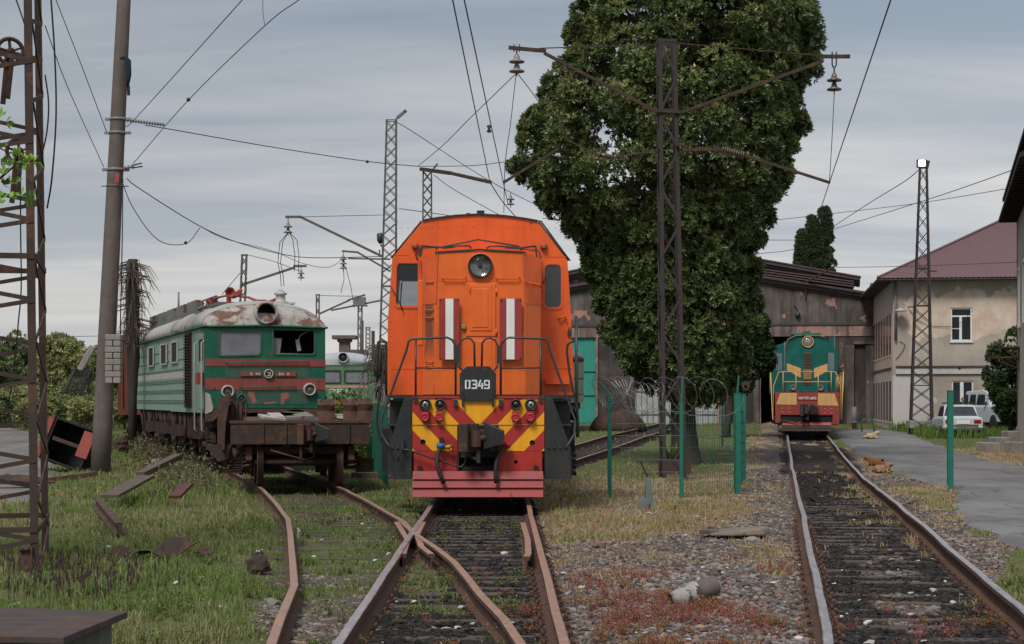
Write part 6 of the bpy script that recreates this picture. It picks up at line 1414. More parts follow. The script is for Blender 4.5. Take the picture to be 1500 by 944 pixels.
# ================================================================ NEAR BUILDING at the right edge
NY = 62.; na = math.atan(.242); NB = thing('plastered_building', 'cream plastered building at the right edge with dark overhanging roof and metal door canopies', 'building', (PX(1490,NY), NY, gzf(NY)-.1), -na)
def nz(py, Y): return CAMZ+(HZ-py)/F*Y - (gzf(NY)-.1)
mt['creamwall'] = mat('cream_plaster', (.40,.35,.29), .95, var=.12, streak=.3, streakcol=(.22,.18,.15), bump=.3)
nh = nz(322, NY)
b_ = MB(); b_.box(0,.5,-16,0,-.3,nh+.2); b_.box(.5,9,-.5,0,-.3,nh+.2); b_.box(8.5,9,-16,-.5,-.3,nh+.2); b_.build('wall', mt['creamwall'], NB)
b_ = MB(); b_.box(-.02,0,-.35,-.12,-.3,nh); b_.build('corner_strip', mt['rust'], NB)
b_ = MB()
for k, (z_, o_) in enumerate(((nh,.62),(nh+.74,.48))):
    b_.hexa([(-o_,-17,z_-.05),(1.0,-17,z_+.55),(1.0,.6,z_+.55),(-o_,.6,z_-.05),(-o_,-17,z_+.07),(1.0,-17,z_+.70),(1.0,.6,z_+.70),(-o_,.6,z_+.07)])
    for j in range(26): b_.box(-o_+.03,.0,-16.6+j*.66,-16.5+j*.66,z_-.10,z_-.0)
b_.build('eave', mat('dark_timber_eave',(.028,.02,.018),.9,var=.4), NB)
b_ = MB(); b_.box(.1,.5,-16,0,nh+.2,nh+1.1); b_.box(.5,9,-.4,0,nh+.2,nh+1.1); b_.build('upper_wall', mt['creamwall'], NB)
b_ = MB(); b_.hexa([(.9,-17,nh+1.15),(9.6,-17,nh+1.15),(9.6,.6,nh+1.15),(.9,.6,nh+1.15),(4.9,-17,nh+3),(5.1,-17,nh+3),(5.1,.6,nh+3),(4.9,.6,nh+3)]); b_.build('roof', mt['purpleroof'], NB)
for k, z_ in enumerate((nz(525,60), nz(508,58))):
    b_ = MB(); o_ = 1.0-.35*k; b_.box(-o_,.0,-2.2,-.6,z_,z_+.06); b_.box(-o_,-o_+.05,-2.2,-.6,z_-.08,z_+.10)
    for y_ in (-2.1,-1.4,-.7): b_.bar((-o_+.05,y_,z_),(-.02,y_,z_-.35),.04,.04)
    b_.build('canopy', mt['dkrust'], NB)
for k in range(4):
    y_ = -1.8-k*3.6; b_ = MB(); b_.box(-.015,.0,y_-1.1,y_,4.2,6.0); o = b_.build('side_window', mt['dkglass'], NB); f_ = MB(); f_.box(-.06,-.016,y_-1.18,y_-1.1,4.12,6.08); f_.box(-.06,-.016,y_,y_+.08,4.12,6.08); f_.box(-.06,-.016,y_-1.1,y_,6.0,6.08); f_.box(-.08,-.016,y_-1.18,y_+.08,4.04,4.12); f_.build('frame', mt['white'], o)
ST = thing('concrete_steps', 'crumbling mossy concrete steps beside the cream building at the right edge', 'steps', (0,0,0))
for px0, px1, py, pyt, Y_ in ((1442,1466,661,649,58.5),(1459,1482,652,641,59.5),(1478,1500,645,632,60.5),(1483,1512,660,648,57.5),(1500,1530,640,626,60)):
    p = G(px0, py); z0_ = PZ(py, Y_)-.25; b_ = MB(); b_.box(PX(px0,Y_), PX(px1,Y_), Y_, Y_+1.0, z0_, PZ(pyt,Y_)); b_.build('step_block', mt['concrete'], ST, bevel=.03)

# ================================================================ VEHICLES at the offices
def glassband(b_, pts): b_.prism(pts, 0, .01)
SE_Y = 71.; SD = thing('sedan_car', 'small old white and grey three-box sedan parked with its tail lights towards the tracks', 'car', (PX(1411,SE_Y), SE_Y, .05), -.12)
secs = [ # y, half width, z bottom, z belt, z top(body)
 (0,.74,.38,.86,.88),(.05,.78,.34,.88,.90),(.9,.80,.32,.90,.93),(2.9,.80,.30,.88,.90),(3.9,.78,.32,.84,.86),(4.02,.72,.40,.74,.76)]
b_ = MB(); b_.loft([[(-w_*.93,y_,z0_),(-w_,y_,z0_+.12),(-w_,y_,zb3-.08),(-w_*.93,y_,zt_),(w_*.93,y_,zt_),(w_,y_,zb3-.08),(w_,y_,z0_+.12),(w_*.93,y_,z0_)] for y_, w_, z0_, zb3, zt_ in secs]); b_.build('body', mt['whitecar'], SD, bevel=.03)
b_ = MB(); gh = [(.75,.70,.90),(1.15,.60,1.36),(1.3,.60,1.40),(2.3,.60,1.41),(2.45,.60,1.37),(3.0,.70,.90)]
b_.loft([[(-w_,y_,.86),(-w_*1.0,y_,z_),(w_*1.0,y_,z_),(w_,y_,.86)] for y_, w_, z_ in gh]); b_.build('cabin', mt['whitecar'], SD, bevel=.02)
b_ = MB(); b_.hexa([(-.62,.80,.95),(.62,.80,.95),(.66,.79,.95),(-.66,.79,.95),(-.54,1.13,1.32),(.54,1.13,1.32),(.54,1.10,1.32),(-.54,1.10,1.32)])
b_.hexa([(-.60,.795,.95),(.60,.795,.95),(.60,.82,.95),(-.60,.82,.95),(-.52,1.12,1.33),(.52,1.12,1.33),(.52,1.16,1.33),(-.52,1.16,1.33)]); b_.build('rear_window', mt['dkglass'], SD)
for s in (-1,1):
    b_ = MB(); 
    for y0_, y1_ in ((1.25,1.75),(1.85,2.45)): b_.hexa([(s*.695,y0_-.12,.93),(s*.715,y0_-.12,.93),(s*.715,y1_+.05,.93),(s*.695,y1_+.05,.93),(s*.60,y0_,1.32),(s*.62,y0_,1.32),(s*.62,y1_-.05,1.32),(s*.60,y1_-.05,1.32)])
    b_.build('side_window', mt['dkglass'], SD)
b_ = MB(); b_.box(-.6,.6,-.0-.015,.0,.50,.62); b_.box(-.82,.82,-.09,-.0,.40,.50); b_.box(-.80,-.74,-.07,.12,.40,.50); b_.build('bumper', mt['chrome'], SD, bevel=.01)
for s in (-1,1):
    b_ = MB(); b_.box(s*.42,s*.70,-.02,.02,.66,.80); b_.build('tail_light', mt['taillight'], SD, bevel=.01)
b_ = MB(); b_.box(-.26,.26,-.02,.0,.64,.78); b_.build('licence_plate', mt['white'], SD)
b_ = MB(); b_.box(-.48,.48,1.2,1.25,1.46,1.50); b_.box(-.55,.55,2.1,2.15,1.46,1.50); b_.box(-.58,-.54,1.1,2.3,1.44,1.47); b_.box(.54,.58,1.1,2.3,1.44,1.47); b_.build('roof_rack', mt['lampdark'], SD)
def car_wheels(t_, w_, ys2, r_):
    for y_ in ys2:
        for s in (-1,1):
            b_ = MB(); b_.lathe([(r_*.55,-.09),(r_*.95,-.09),(r_,-.05),(r_,.05),(r_*.95,.09),(r_*.55,.09)], (s*(w_-.08),y_,r_), 'x', 22); o = b_.build('wheel', mt['tyre'], t_); c_ = MB(); c_.lathe([(r_*.55,-.07),(r_*.55,.07)], (s*(w_-.08),y_,r_), 'x', 18); c_.build('rim', mt['chrome'], o)
car_wheels(SD, .80, (.72,3.15), .29)
b_ = MB(); b_.box(.72,.85,2.35,2.45,.98,1.08); b_.build('wing_mirror', mt['lampdark'], SD, bevel=.02)
def suv(t_):
    b_ = MB(); b_.loft([[(-w_,y_,z0_),(-w_,y_,zb3),(-w_*.93,y_,zt_),(w_*.93,y_,zt_),(w_,y_,zb3),(w_,y_,z0_)] for y_, w_, z0_, zb3, zt_ in ((0,.82,.45,.95,1.0),(.1,.88,.40,1.0,1.06),(1.2,.90,.36,1.05,1.1),(4.0,.90,.36,1.06,1.1),(4.5,.86,.45,1.0,1.05))]); b_.build('body', mt['whitecar'], t_, bevel=.05)
    b_ = MB(); b_.loft([[(-w_,y_,1.05),(-w_*.88,y_,z_),(w_*.88,y_,z_),(w_,y_,1.05)] for y_, w_, z_ in ((1.3,.84,1.12),(1.9,.82,1.68),(2.3,.82,1.74),(4.0,.82,1.70),(4.4,.82,1.15))]); b_.build('cabin', mt['whitecar'], t_, bevel=.03)
    for s in (-1,1):
        b_ = MB()
        for y0_, y1_ in ((1.85,2.7),(2.8,3.5),(3.6,4.1)): b_.hexa([(s*.825,y0_,1.14),(s*.85,y0_,1.14),(s*.85,y1_,1.14),(s*.825,y1_,1.14),(s*.735,y0_+.15,1.56),(s*.765,y0_+.15,1.56),(s*.765,y1_-.03,1.56),(s*.735,y1_-.03,1.56)])
        b_.build('side_window', mt['dkglass'], t_)
    b_ = MB(); b_.hexa([(-.7,1.38,1.16),(.7,1.38,1.16),(.7,1.42,1.16),(-.7,1.42,1.16),(-.62,1.85,1.6),(.62,1.85,1.6),(.62,1.9,1.6),(-.62,1.9,1.6)]); b_.build('windscreen', mt['dkglass'], t_)
    b_ = MB(); b_.box(-.6,.6,-.03,.0,.62,.86); b_.box(-.86,.86,-.05,.05,.42,.55); b_.build('grille', mt['lampdark'], t_)
    for s in (-1,1):
        b_ = MB(); b_.box(s*.62,s*.86,-.03,.05,.74,.92); b_.build('headlight', mt['lens'], t_, bevel=.02); b_ = MB(); b_.box(s*.86,s*1.02,1.5,1.62,1.1,1.25); b_.build('wing_mirror', mt['lampdark'], t_, bevel=.02)
        b_ = MB(); b_.box(s*.895,s*.92,2.65,2.85,.92,.96); b_.build('door_handle', mt['lampdark'], t_)
    car_wheels(t_, .90, (.85,3.6), .36)
UV = thing('suv_car', 'white off-road car parked side-on behind the small sedan', 'car', (PX(1432,79.6)+4.4, 79.6, PZ(622,79.6)-.12), math.pi/2-.12); suv(UV)
UV2 = dup(UV, loc=(PX(1480,74)+.35, 73.5, PZ(631,74)-.05), rz=.15, label='white car partly hidden behind the cream building, showing its front corner')

# person behind the sedan
def figure(name, verts, edges, radii, root, mat_, parent, sub=2):
    me = bpy.data.meshes.new(name); me.from_pydata([tuple(v) for v in verts], edges, []); o = bpy.data.objects.new(name, me); COL.objects.link(o)
    o.modifiers.new('skin', 'SKIN'); o.modifiers.new('s', 'SUBSURF').levels = sub; o.modifiers['s'].render_levels = sub
    for i, d in enumerate(me.skin_vertices[0].data): d.radius = radii[i] if isinstance(radii[i], tuple) else (radii[i], radii[i]); d.use_root = (i == root)
    bpy.context.view_layer.update(); m2 = bpy.data.meshes.new_from_object(o.evaluated_get(bpy.context.evaluated_depsgraph_get())); bpy.data.objects.remove(o); bpy.data.meshes.remove(me)
    m2.materials.clear(); m2.materials.append(mat_); m2.polygons.foreach_set('use_smooth', [True]*len(m2.polygons)); m2.name = name
    o = bpy.data.objects.new(name, m2); COL.objects.link(o); o.parent = parent; return o
PYY = 80.6; pz0 = PZ(583.5, PYY) - 1.66
PE = thing('person', 'man in a dark top standing behind the roof of the small old sedan', 'person', (PX(1411,PYY), PYY, pz0), 0)
vt = [(0,0,.92),(0,.0,1.1),(0,.01,1.3),(0,.01,1.42),(0,0,1.50),(0,-.01,1.58),(0,-.01,1.66), (-.19,0,1.40),(-.26,.02,1.15),(-.24,-.06,.92), (.19,0,1.40),(.26,.02,1.15),(.24,-.06,.92), (-.10,0,.86),(-.11,0,.48),(-.12,.02,.06),(-.12,-.14,.03), (.10,0,.86),(.11,0,.48),(.12,.02,.06),(.12,-.14,.03)]
ed = [(0,1),(1,2),(2,3),(3,4),(4,5),(5,6),(3,7),(7,8),(8,9),(3,10),(10,11),(11,12),(0,13),(13,14),(14,15),(15,16),(0,17),(17,18),(18,19),(19,20)]
rd = [.15,.14,.16,.12,.055,.095,.08,.065,.05,.035,.065,.05,.035,.09,.065,.045,.04,.09,.065,.045,.04]
figure('body', vt, ed, rd, 0, mt['skin'], PE)
figure('clothing', [(0,0,.88),(0,0,1.1),(0,.01,1.3),(0,.01,1.43),(-.2,0,1.41),(-.265,.02,1.14),(.2,0,1.41),(.265,.02,1.14),(-.105,0,.8),(-.12,.01,.1),(.105,0,.8),(.12,.01,.1)], [(0,1),(1,2),(2,3),(3,4),(4,5),(3,6),(6,7),(0,8),(8,9),(0,10),(10,11)], [.165,.155,.175,.12,.075,.06,.075,.06,.105,.06,.105,.06], 0, mt['darkcloth'], PE)
b_ = MB(); b_.lathe([(0,.105),(.05,.095),(.085,.06),(.098,.01),(.09,-.02)], (0,.015,1.585), 'z', 14); b_.build('hair', mt['hair'], PE)

# ---- dogs
def lying_dog(label, loc, rz, m_, headturn=(0,0), sc=1.0, group='dogs lying about the yard'):
    t_ = thing('dog', label, 'dog', loc, rz, group); t_.scale = (sc,sc,sc); hx_, hy_ = headturn
    V = [(0,0,.17),(.20,.02,.18),(.33,.06,.24),(.40+hx_*.4,.09+hy_*.5,.36),(.50+hx_,.11+hy_,.37),(.61+hx_*1.3,.11+hy_*1.6,.33), (-.20,.04,.16),(-.34,.14,.10),(-.36,.30,.06),(-.28,.40,.05),
         (-.16,-.16,.13),(.02,-.24,.08),(-.10,-.28,.05), (.28,-.10,.12),(.30,-.20,.06),(.46,-.22,.045), (.30,.16,.10),(.34,.22,.06),(.48,.24,.045)]
    E = [(0,1),(1,2),(2,3),(3,4),(4,5),(0,6),(6,7),(7,8),(8,9),(6,10),(10,11),(11,12),(2,13),(13,14),(14,15),(2,16),(16,17),(17,18)]
    Rr = [.18,.17,.14,.10,.105,.05,.18,.06,.045,.035,.11,.06,.04,.06,.045,.04,.06,.045,.04]
    figure('body', V, E, Rr, 0, m_, t_)
    h_ = MB(); hx_ -= .08; hy_ += .05; zu = .10
    for s in (-1,1):
        h_.loft([[(.55+hx_,.06+hy_+s*.06,.31),(.59+hx_,.06+hy_+s*.07,.31),(.57+hx_,.06+hy_+s*.05,.33)],[(.56+hx_,.06+hy_+s*.10,.25),(.60+hx_,.06+hy_+s*.10,.25),(.58+hx_,.06+hy_+s*.085,.26)],[(.57+hx_,.06+hy_+s*.095,.20),(.59+hx_,.06+hy_+s*.095,.20),(.58+hx_,.06+hy_+s*.09,.21)]], True)
    h_.v = [(v_[0], v_[1], v_[2]+zu) for v_ in h_.v]; h_.build('ear', mt['dogbrown'] if m_ is not mt['dogcream'] else m_, t_)
    n_ = MB(); n_.lathe([(0,.02),(.018,.01),(.02,0),(0,-.01)], (.735+hx_*1.3,.01+hy_*1.7,.335), 'x', 8); n_.build('nose', mt['black'], t_); return t_
g = G(1287,684,-.12); lying_dog('reddish brown dog lying curled on the grass behind another dog by the track', (g.x, g.y, g.z), 2.6, mt['dogbrown'], (0,.03), .66)
g = G(1287,693,-.12); lying_dog('brown and tan dog lying by the rail with its head raised towards the camera', (g.x+.05, g.y, g.z), -.35, mt['dogpale'], (-.06,-.10), .62)
g = G(1218,634,-.12); lying_dog('cream dog lying at the front corner of the small green locomotive', (g.x-.3, SMY-.6, gzf(SMY)-.10), .1, mt['dogcream'], (0,-.08), .66)
# ================================================================ TREES
def foliage(name, clumps, parent, ros=50, nl=7, L=.15, Wd=.055, cols=((.022,.05,.018),), topcols=None, accent=None, zt=None, matn='leaf', droop=.2, core=None):
    """clumps: list of (center, radius, outward vector)"""
    C_ = np.array([c[0] for c in clumps], float); Rr = np.array([c[1] for c in clumps]); O_ = np.array([c[2] for c in clumps], float)
    n = len(C_)*ros; ci = np.repeat(np.arange(len(C_)), ros)
    d = rng.normal(0, 1, (n,3)) + O_[ci]*1.1; d /= np.linalg.norm(d, axis=1)[:,None]
    rad = Rr[ci]*rng.uniform(.55, 1.08, n)**.6; p = C_[ci] + d*rad[:,None]*np.array([1,1,.8])
    d2 = d + rng.normal(0,.35,(n,3)) + np.array([0,0,.25]); d2 /= np.linalg.norm(d2, axis=1)[:,None]
    a = np.cross(d2, rng.normal(0,1,(n,3))); a /= np.linalg.norm(a, axis=1)[:,None]+1e-9; b_ = np.cross(d2, a)
    cl_b = rng.uniform(.7,1.3,len(C_))[ci]; hgt = (p[:,2]-C_[:,2].min())/(np.ptp(C_[:,2])+1e-6)
    k = np.tile(np.arange(nl), n); P_ = np.repeat(p, nl, 0); th = k*2.4+np.repeat(rng.uniform(0,6.28,n), nl); sp = rng.uniform(.35,1.25,n*nl)
    A_ = np.repeat(a,nl,0); B2 = np.repeat(b_,nl,0); D_ = np.repeat(d2,nl,0)
    ld = (A_*np.cos(th)[:,None]+B2*np.sin(th)[:,None])*np.sin(sp)[:,None]+D_*np.cos(sp)[:,None]; ld[:,2] -= droop*rng.random(n*nl)
    ld /= np.linalg.norm(ld, axis=1)[:,None]; sd_ = np.cross(ld, D_+rng.normal(0,.2,(n*nl,3))); sd_ /= np.linalg.norm(sd_, axis=1)[:,None]+1e-9
    l_ = (L*rng.uniform(.6,1.2,n*nl))[:,None]; w_ = (Wd*rng.uniform(.7,1.2,n*nl))[:,None]; nrm = np.cross(ld, sd_)
    V = np.stack([P_, P_+ld*l_*.55+sd_*w_*.5+nrm*l_*.06, P_+ld*l_, P_+ld*l_*.55-sd_*w_*.5+nrm*l_*.06], 1).reshape(-1,3)
    col = mixcol(n*nl, cols, .25)*np.repeat(cl_b, nl)[:,None]
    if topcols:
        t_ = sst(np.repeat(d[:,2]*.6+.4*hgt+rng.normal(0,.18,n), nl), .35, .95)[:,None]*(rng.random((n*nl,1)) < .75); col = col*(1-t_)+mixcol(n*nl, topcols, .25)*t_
    if accent:
        m_ = np.repeat(rng.random(n) < accent[0], nl) & (rng.random(n*nl) < .4); col[m_] = mixcol(m_.sum(), accent[1])
    Fq = np.arange(n*nl)[:,None]*4+np.array([0,1,2,3])
    return npmesh(name, V, [Fq], mt[matn], {'Col': np.repeat(np.clip(col,.003,1),4,0)}, parent=parent)
def trunk_mesh(parent, pts, rs_, limbs=(), matn='bark', flare=0):
    b_ = MB(); P_ = [Vector(p) for p in pts]; n = 14; rings = []
    for i, p in enumerate(P_):
        rings.append([(p.x+rs_[i]*(1+.12*math.sin(k*2.3+i)+ (flare*(i == 0)*(.5+.5*math.sin(k*1.9))))*math.cos(6.283*k/n), p.y+rs_[i]*(1+.12*math.sin(k*1.7+i*.6))*math.sin(6.283*k/n), p.z) for k in range(n)])
    b_.loft(rings, True)
    for lp, lr in limbs: b_.tube(lp, lr, 7)
    return b_.build('trunk', mt[matn], parent)
# big evergreen behind the central mast
TY = 50.; TX = PX(1003, TY); tz0 = gzf(TY)-.15
TR = thing('magnolia_tree', 'tall broad evergreen with glossy dark leaves towering over the middle mast', 'tree', (TX, TY, tz0))
prof = [(590,1000,1025),(570,945,1068),(540,900,1092),(500,880,1104),(450,868,1112),(400,852,1112),(360,842,1114),(320,818,1126),(280,776,1144),(235,745,1156),(190,764,1172),(130,790,1178),(75,842,1198),(40,828,1198),(0,860,1190),(-40,890,1172),(-80,950,1120),(-105,1000,1060)]
pz_ = np.array([PZ(p[0], TY)-tz0 for p in prof]); pl_ = np.array([PX(p[1]+(26 if 330 < p[0] < 560 else 15), TY)-TX for p in prof]); pr_ = np.array([PX(p[2]-(16 if 330 < p[0] < 560 else 9), TY)-TX for p in prof])
cl = []
for i in range(980):
    z = rng.uniform(pz_[0]+.25, pz_[-1]-.1); l_ = np.interp(z, pz_, pl_); r_ = np.interp(z, pz_, pr_); cx0 = (l_+r_)/2; hw = (r_-l_)/2
    a = rng.uniform(0, 2*np.pi) if i % 3 else rng.choice([0, np.pi])+rng.normal(0,.35); rc = rng.uniform(.42,.75); q = (rng.uniform(.86,1) if i % 2 else np.sqrt(rng.uniform(.3,.9))) if i % 4 else rng.uniform(.0,.6); rr_ = max(hw-rc*.55, .15)*q; dy = min(rr_, rr_*.95)
    o_ = np.array([np.cos(a), np.sin(a)*.9, .15+.6*(z-6)/8])
    cl.append(((cx0+np.cos(a)*rr_, np.sin(a)*dy, z), rc*min(1, hw/1.0), o_))
for i in range(190):      # looser sprays standing out of the outline
    z = rng.uniform(pz_[0]+.3, pz_[-1]-.2); l_ = np.interp(z, pz_, pl_); r_ = np.interp(z, pz_, pr_); hw = (r_-l_)/2; a = rng.uniform(0, 2*np.pi) if i % 2 else rng.choice([0, np.pi])+rng.normal(0,.3)
    q = rng.uniform(.98, 1.0)+rng.uniform(0,.2)/max(hw,1); cl.append((((l_+r_)/2+np.cos(a)*hw*q, np.sin(a)*hw*.9*q, z), rng.uniform(.18,.36), np.array([np.cos(a), np.sin(a), .5])))
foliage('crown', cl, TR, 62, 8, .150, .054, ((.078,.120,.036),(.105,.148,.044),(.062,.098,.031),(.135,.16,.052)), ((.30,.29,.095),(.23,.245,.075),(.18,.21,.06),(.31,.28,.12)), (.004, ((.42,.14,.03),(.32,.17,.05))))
lim = []
for k in range(14):
    z0 = 1.6+k*.75; a = k*2.4; r_ = (np.interp(z0+2, pz_, pr_)-np.interp(z0+2, pz_, pl_))/2*.75; c0 = (np.interp(z0+2, pz_, pr_)+np.interp(z0+2, pz_, pl_))/2
    lim.append(([(0,0,z0),(c0*.4+math.cos(a)*r_*.45, math.sin(a)*r_*.45, z0+.9),(c0+math.cos(a)*r_, math.sin(a)*r_, z0+2.0)], [.12,.08,.03]))
trunk_mesh(TR, [(-.0,0,-.3),(0,0,.05),(-.02,0,.5),(-.05,0,1.3),(-.03,0,3),(.1,0,6),(.2,0,10),(.2,0,13)], [.62,.46,.38,.34,.30,.24,.14,.05], lim, flare=.5)
mt['gap'] = mt['bark']
# smaller tree to the right behind it
def small_tree(label, cat, px, Y_, pyb, crown, rad, ros=40, cols=((.022,.045,.016),(.03,.058,.02)), top=((.06,.10,.03),), L=.16, W=.06, trunk_r=.14, name='broadleaf_tree', group=None, nl=7, lean=0, nclump=None, matn='leafm'):
    x0 = PX(px, Y_); z0 = min(gzf(Y_)-.2, PZ(pyb, Y_)); t_ = thing(name, label, cat, (x0, Y_, z0), 0, group); cl = []
    for (cx0, cy0, rx, rz_) in crown:       # picture ellipses
        X = PX(cx0, Y_)-x0; Z = PZ(cy0, Y_)-z0; a_ = rx*Y_/F; c_ = rz_*Y_/F; n_ = nclump or max(10, int(14*a_*c_))
        for i in range(n_):
            d = rng.normal(0,1,3); d /= np.linalg.norm(d); q = rng.uniform(.4,1)**.5
            cl.append(((X+d[0]*(a_-rad*.6)*q, d[1]*a_*.8*q, Z+d[2]*(c_-rad*.6)*q), rad*rng.uniform(.7,1.2), d))
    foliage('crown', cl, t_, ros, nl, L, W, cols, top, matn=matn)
    X, Z = np.mean([c[0][0] for c in cl]), np.mean([c[0][2] for c in cl])
    trunk_mesh(t_, [(0,0,-.1),(.02,0,.4),(X*.3+lean,0,Z*.5),(X,0,Z)], [trunk_r*1.4,trunk_r,trunk_r*.8,trunk_r*.3], [([(X*.3,0,Z*.5),(X+s*.5,s*.3,Z+.5)],[trunk_r*.6,.02]) for s in (-1,1)])
    return t_
small_tree('small dark tree with a slim trunk before the shed, right of the big evergreen', 'tree', 1063, 72, 632, [(1095,470,30,60),(1080,530,40,48),(1112,520,24,40)], .55, 46, trunk_r=.16, lean=.1)
small_tree('rounded green tree against the cream building at the right edge', 'tree', 1480, 67, 625, [(1478,575,34,34),(1476,545,36,34),(1486,512,30,30),(1490,600,24,24)], .45, 110, L=.13, W=.06, cols=((.035,.07,.022),(.045,.085,.028)), top=((.09,.15,.05),), trunk_r=.1)
# columnar cypress behind the shed
cy = 118.; CT = thing('cypress_tree', 'tall dark columnar cypress rising behind the engine shed roof', 'tree', (PX(1195,cy), cy, .4)); cl = []
for px, top, hw in ((1208,304,13),(1190,318,13),(1176,336,12),(1200,345,20)):
    for i in range(120):
        z1 = PZ(top, cy)-.4; z = rng.uniform(5.5, z1-.2); rr_ = hw*cy/F*min(1, ((z1-z)/4.5)**.75)*rng.uniform(.1,.85)**.5; a = rng.uniform(0,6.28)
        cl.append(((PX(px,cy)-PX(1195,cy)+math.cos(a)*rr_, math.sin(a)*rr_, z), .32, (math.cos(a)*.6, math.sin(a)*.6, 1.2)))
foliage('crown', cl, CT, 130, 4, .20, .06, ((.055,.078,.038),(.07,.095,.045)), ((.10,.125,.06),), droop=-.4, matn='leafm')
trunk_mesh(CT, [(0,0,-.2),(0,0,5),(0,0,9)], [.3,.25,.1])
# trees at the left
LT = [(-25,112,[(-25,540,40,50)],0),(28,118,[(30,532,42,42),(10,560,30,30)],1),(92,108,[(92,532,38,46),(78,560,30,30)],2),(58,124,[(60,545,36,40)],0),(132,116,[(138,548,36,38)],1),(170,122,[(172,540,40,45)],0),(110,98,[(112,580,26,20)],1),(30,96,[(22,585,36,18)],2),(215,126,[(220,560,40,32)],1)]
lab = ['dark green bushy tree','mid green bushy tree','yellowish green loose tree']
cs = [((.10,.135,.055),(.12,.16,.07)), ((.15,.19,.075),(.18,.22,.09)), ((.26,.27,.11),(.30,.30,.13))]
for i, (px, Y_, cr, kd) in enumerate(LT):
    where = ['leftmost of the row at the far left','behind the near lattice mast','tallest, between the near mast and the concrete pole','behind the yellowish one, left of the ramp','next to the ramp, left of the concrete pole','behind the concrete pole','low, at the foot of the slatted ramp','low, at the left edge of the rough grass','beyond the red goods wagon'][i]
    small_tree(lab[kd]+', '+where, 'tree', px, Y_, 605, cr, .62, 30, cs[kd], ((.20,.23,.10),), .28, .13, .12, group='trees beyond the yard on the left', nclump=44)

# ---- dead palms
def dead_palm(label, px, Y_, pyb, pyt, r_, fr, drop):
    x0 = PX(px, Y_); z0 = gzf(Y_)-.2; H = PZ(pyt, Y_)-z0; t_ = thing('dead_palm', label, 'palm', (x0, Y_, z0), 0)
    trunk_mesh(t_, [(0,0,0),(0,0,H*.3),(.02,0,H*.5),(.0,0,H*.8),(.02,0,H)], [r_*.75,r_*.7,r_*.95,r_*1.15,r_*.8])
    b_ = MB()
    for k in range(fr):
        a = random.uniform(0,6.283); z = H-random.uniform(.0,.45)*H*drop; L_ = random.uniform(.3,.9); o_ = random.uniform(.1,1)**2*r_*2.2
        pts = [(math.cos(a)*r_*.8, math.sin(a)*r_*.8, z),(math.cos(a)*(r_+o_*.7), math.sin(a)*(r_+o_*.7), z-.05),(math.cos(a)*(r_+o_), math.sin(a)*(r_+o_), z-L_*.5),(math.cos(a)*(r_+o_*.9), math.sin(a)*(r_+o_*.9), z-L_)]
        b_.tube(pts, [.018,.013,.008,.004], 4)
    for k in range(fr//3):
        a = random.uniform(0,6.283); z = H*random.uniform(.6,1.0); o_ = random.uniform(.4,.9); b_.tube([(math.cos(a)*r_, math.sin(a)*r_, z),(math.cos(a)*(r_+o_*.6), math.sin(a)*(r_+o_*.6), z-.1),(math.cos(a)*(r_+o_), math.sin(a)*(r_+o_), z-.5)], [.02,.014,.005], 4)
    b_.build('dead_frond', mat('dry_frond', (.095,.075,.055), .95, var=.4), t_)
dead_palm('bare dead palm with a ragged skirt of brown fronds beside the concrete pole', 194, 57, 648, 380, .19, 190, 1)
dead_palm('short dark dead palm trunk just left of the orange locomotive', 559, 58, 620, 505, .22, 120, .5)

# ================================================================ LATTICE MASTS
def lattice(label, base, top, w0, w1, bays, style='X', leg=.06, br=.03, rz=0., matn='maststeel', horiz=(), name='lattice_mast', hmid=None):
    base, top = Vector(base), Vector(top); t_ = thing(name, label, 'mast', base, 0); T = top-base
    def c(u, sx_, sy_):
        w_ = w0+(w1-w0)*u; cx0, cy0 = sx_*w_/2, sy_*w_/2; cc, ss = math.cos(rz), math.sin(rz); return T*u+Vector((cx0*cc-cy0*ss, cx0*ss+cy0*cc, 0))
    cc, ss = math.cos(rz), math.sin(rz)
    for sx_, sy_ in ((-1,-1),(1,-1),(1,1),(-1,1)):
        b_ = MB(); b_.angle(c(0,sx_,sy_), c(1,sx_,sy_), leg, leg*.16, (-sx_*cc,-sx_*ss,0), (sy_*ss,-sy_*cc,0)); b_.build('leg', mt[matn], t_)
    b_ = MB(); cor = [(-1,-1),(1,-1),(1,1),(-1,1)]
    for f_ in range(4):
        A_, B_ = cor[f_], cor[(f_+1)%4]
        for k in range(bays):
            ua, ub = k/bays, (k+1)/bays
            if style == 'X': b_.bar(c(ua,*A_), c(ub,*B_), br*.3, br); b_.bar(c(ua,*B_), c(ub,*A_), br*.3, br)
            else: b_.bar(*( (c(ua,*A_), c(ub,*B_)) if k % 2 == 0 else (c(ua,*B_), c(ub,*A_)) ), br*.35, br)
        for u in (1.0,)+tuple(horiz): b_.bar(c(u,*A_), c(u,*B_), br*.5, br*1.3)
    b_.build('bracing', mt[matn], t_); return t_, lambda p: Vector(p)-base
def insulator(p, n_=2, sc=1., matn='greyins', parent=None, name='insulator', down=.35):
    b_ = MB(); p = Vector(p); b_.tube([p+Vector((0,0,.12*sc)), p-Vector((0,0,.05*sc))], .02*sc, 5); z = 0
    for k in range(n_):
        z0 = -.05*sc-k*.22*sc; b_.lathe([(.03,z0),(.065*sc,z0-.05*sc),(.075*sc,z0-.12*sc),(.18*sc,z0-.17*sc),(.175*sc,z0-.20*sc),(.06*sc,z0-.19*sc),(.03*sc,z0-.22*sc)], p, 'z', 14)
    b_.tube([p-Vector((0,0,.04+.22*n_*sc)), p-Vector((0,0,.22*n_*sc+.12))], .015, 5)
    o = b_.build(name, mt[matn], parent); return o
def bars(parent, name, mat_, segs, loc):
    b_ = MB()
    for p, q, w_ in segs: b_.bar(loc(p), loc(q), w_, w_)
    return b_.build(name, mt[mat_], parent)
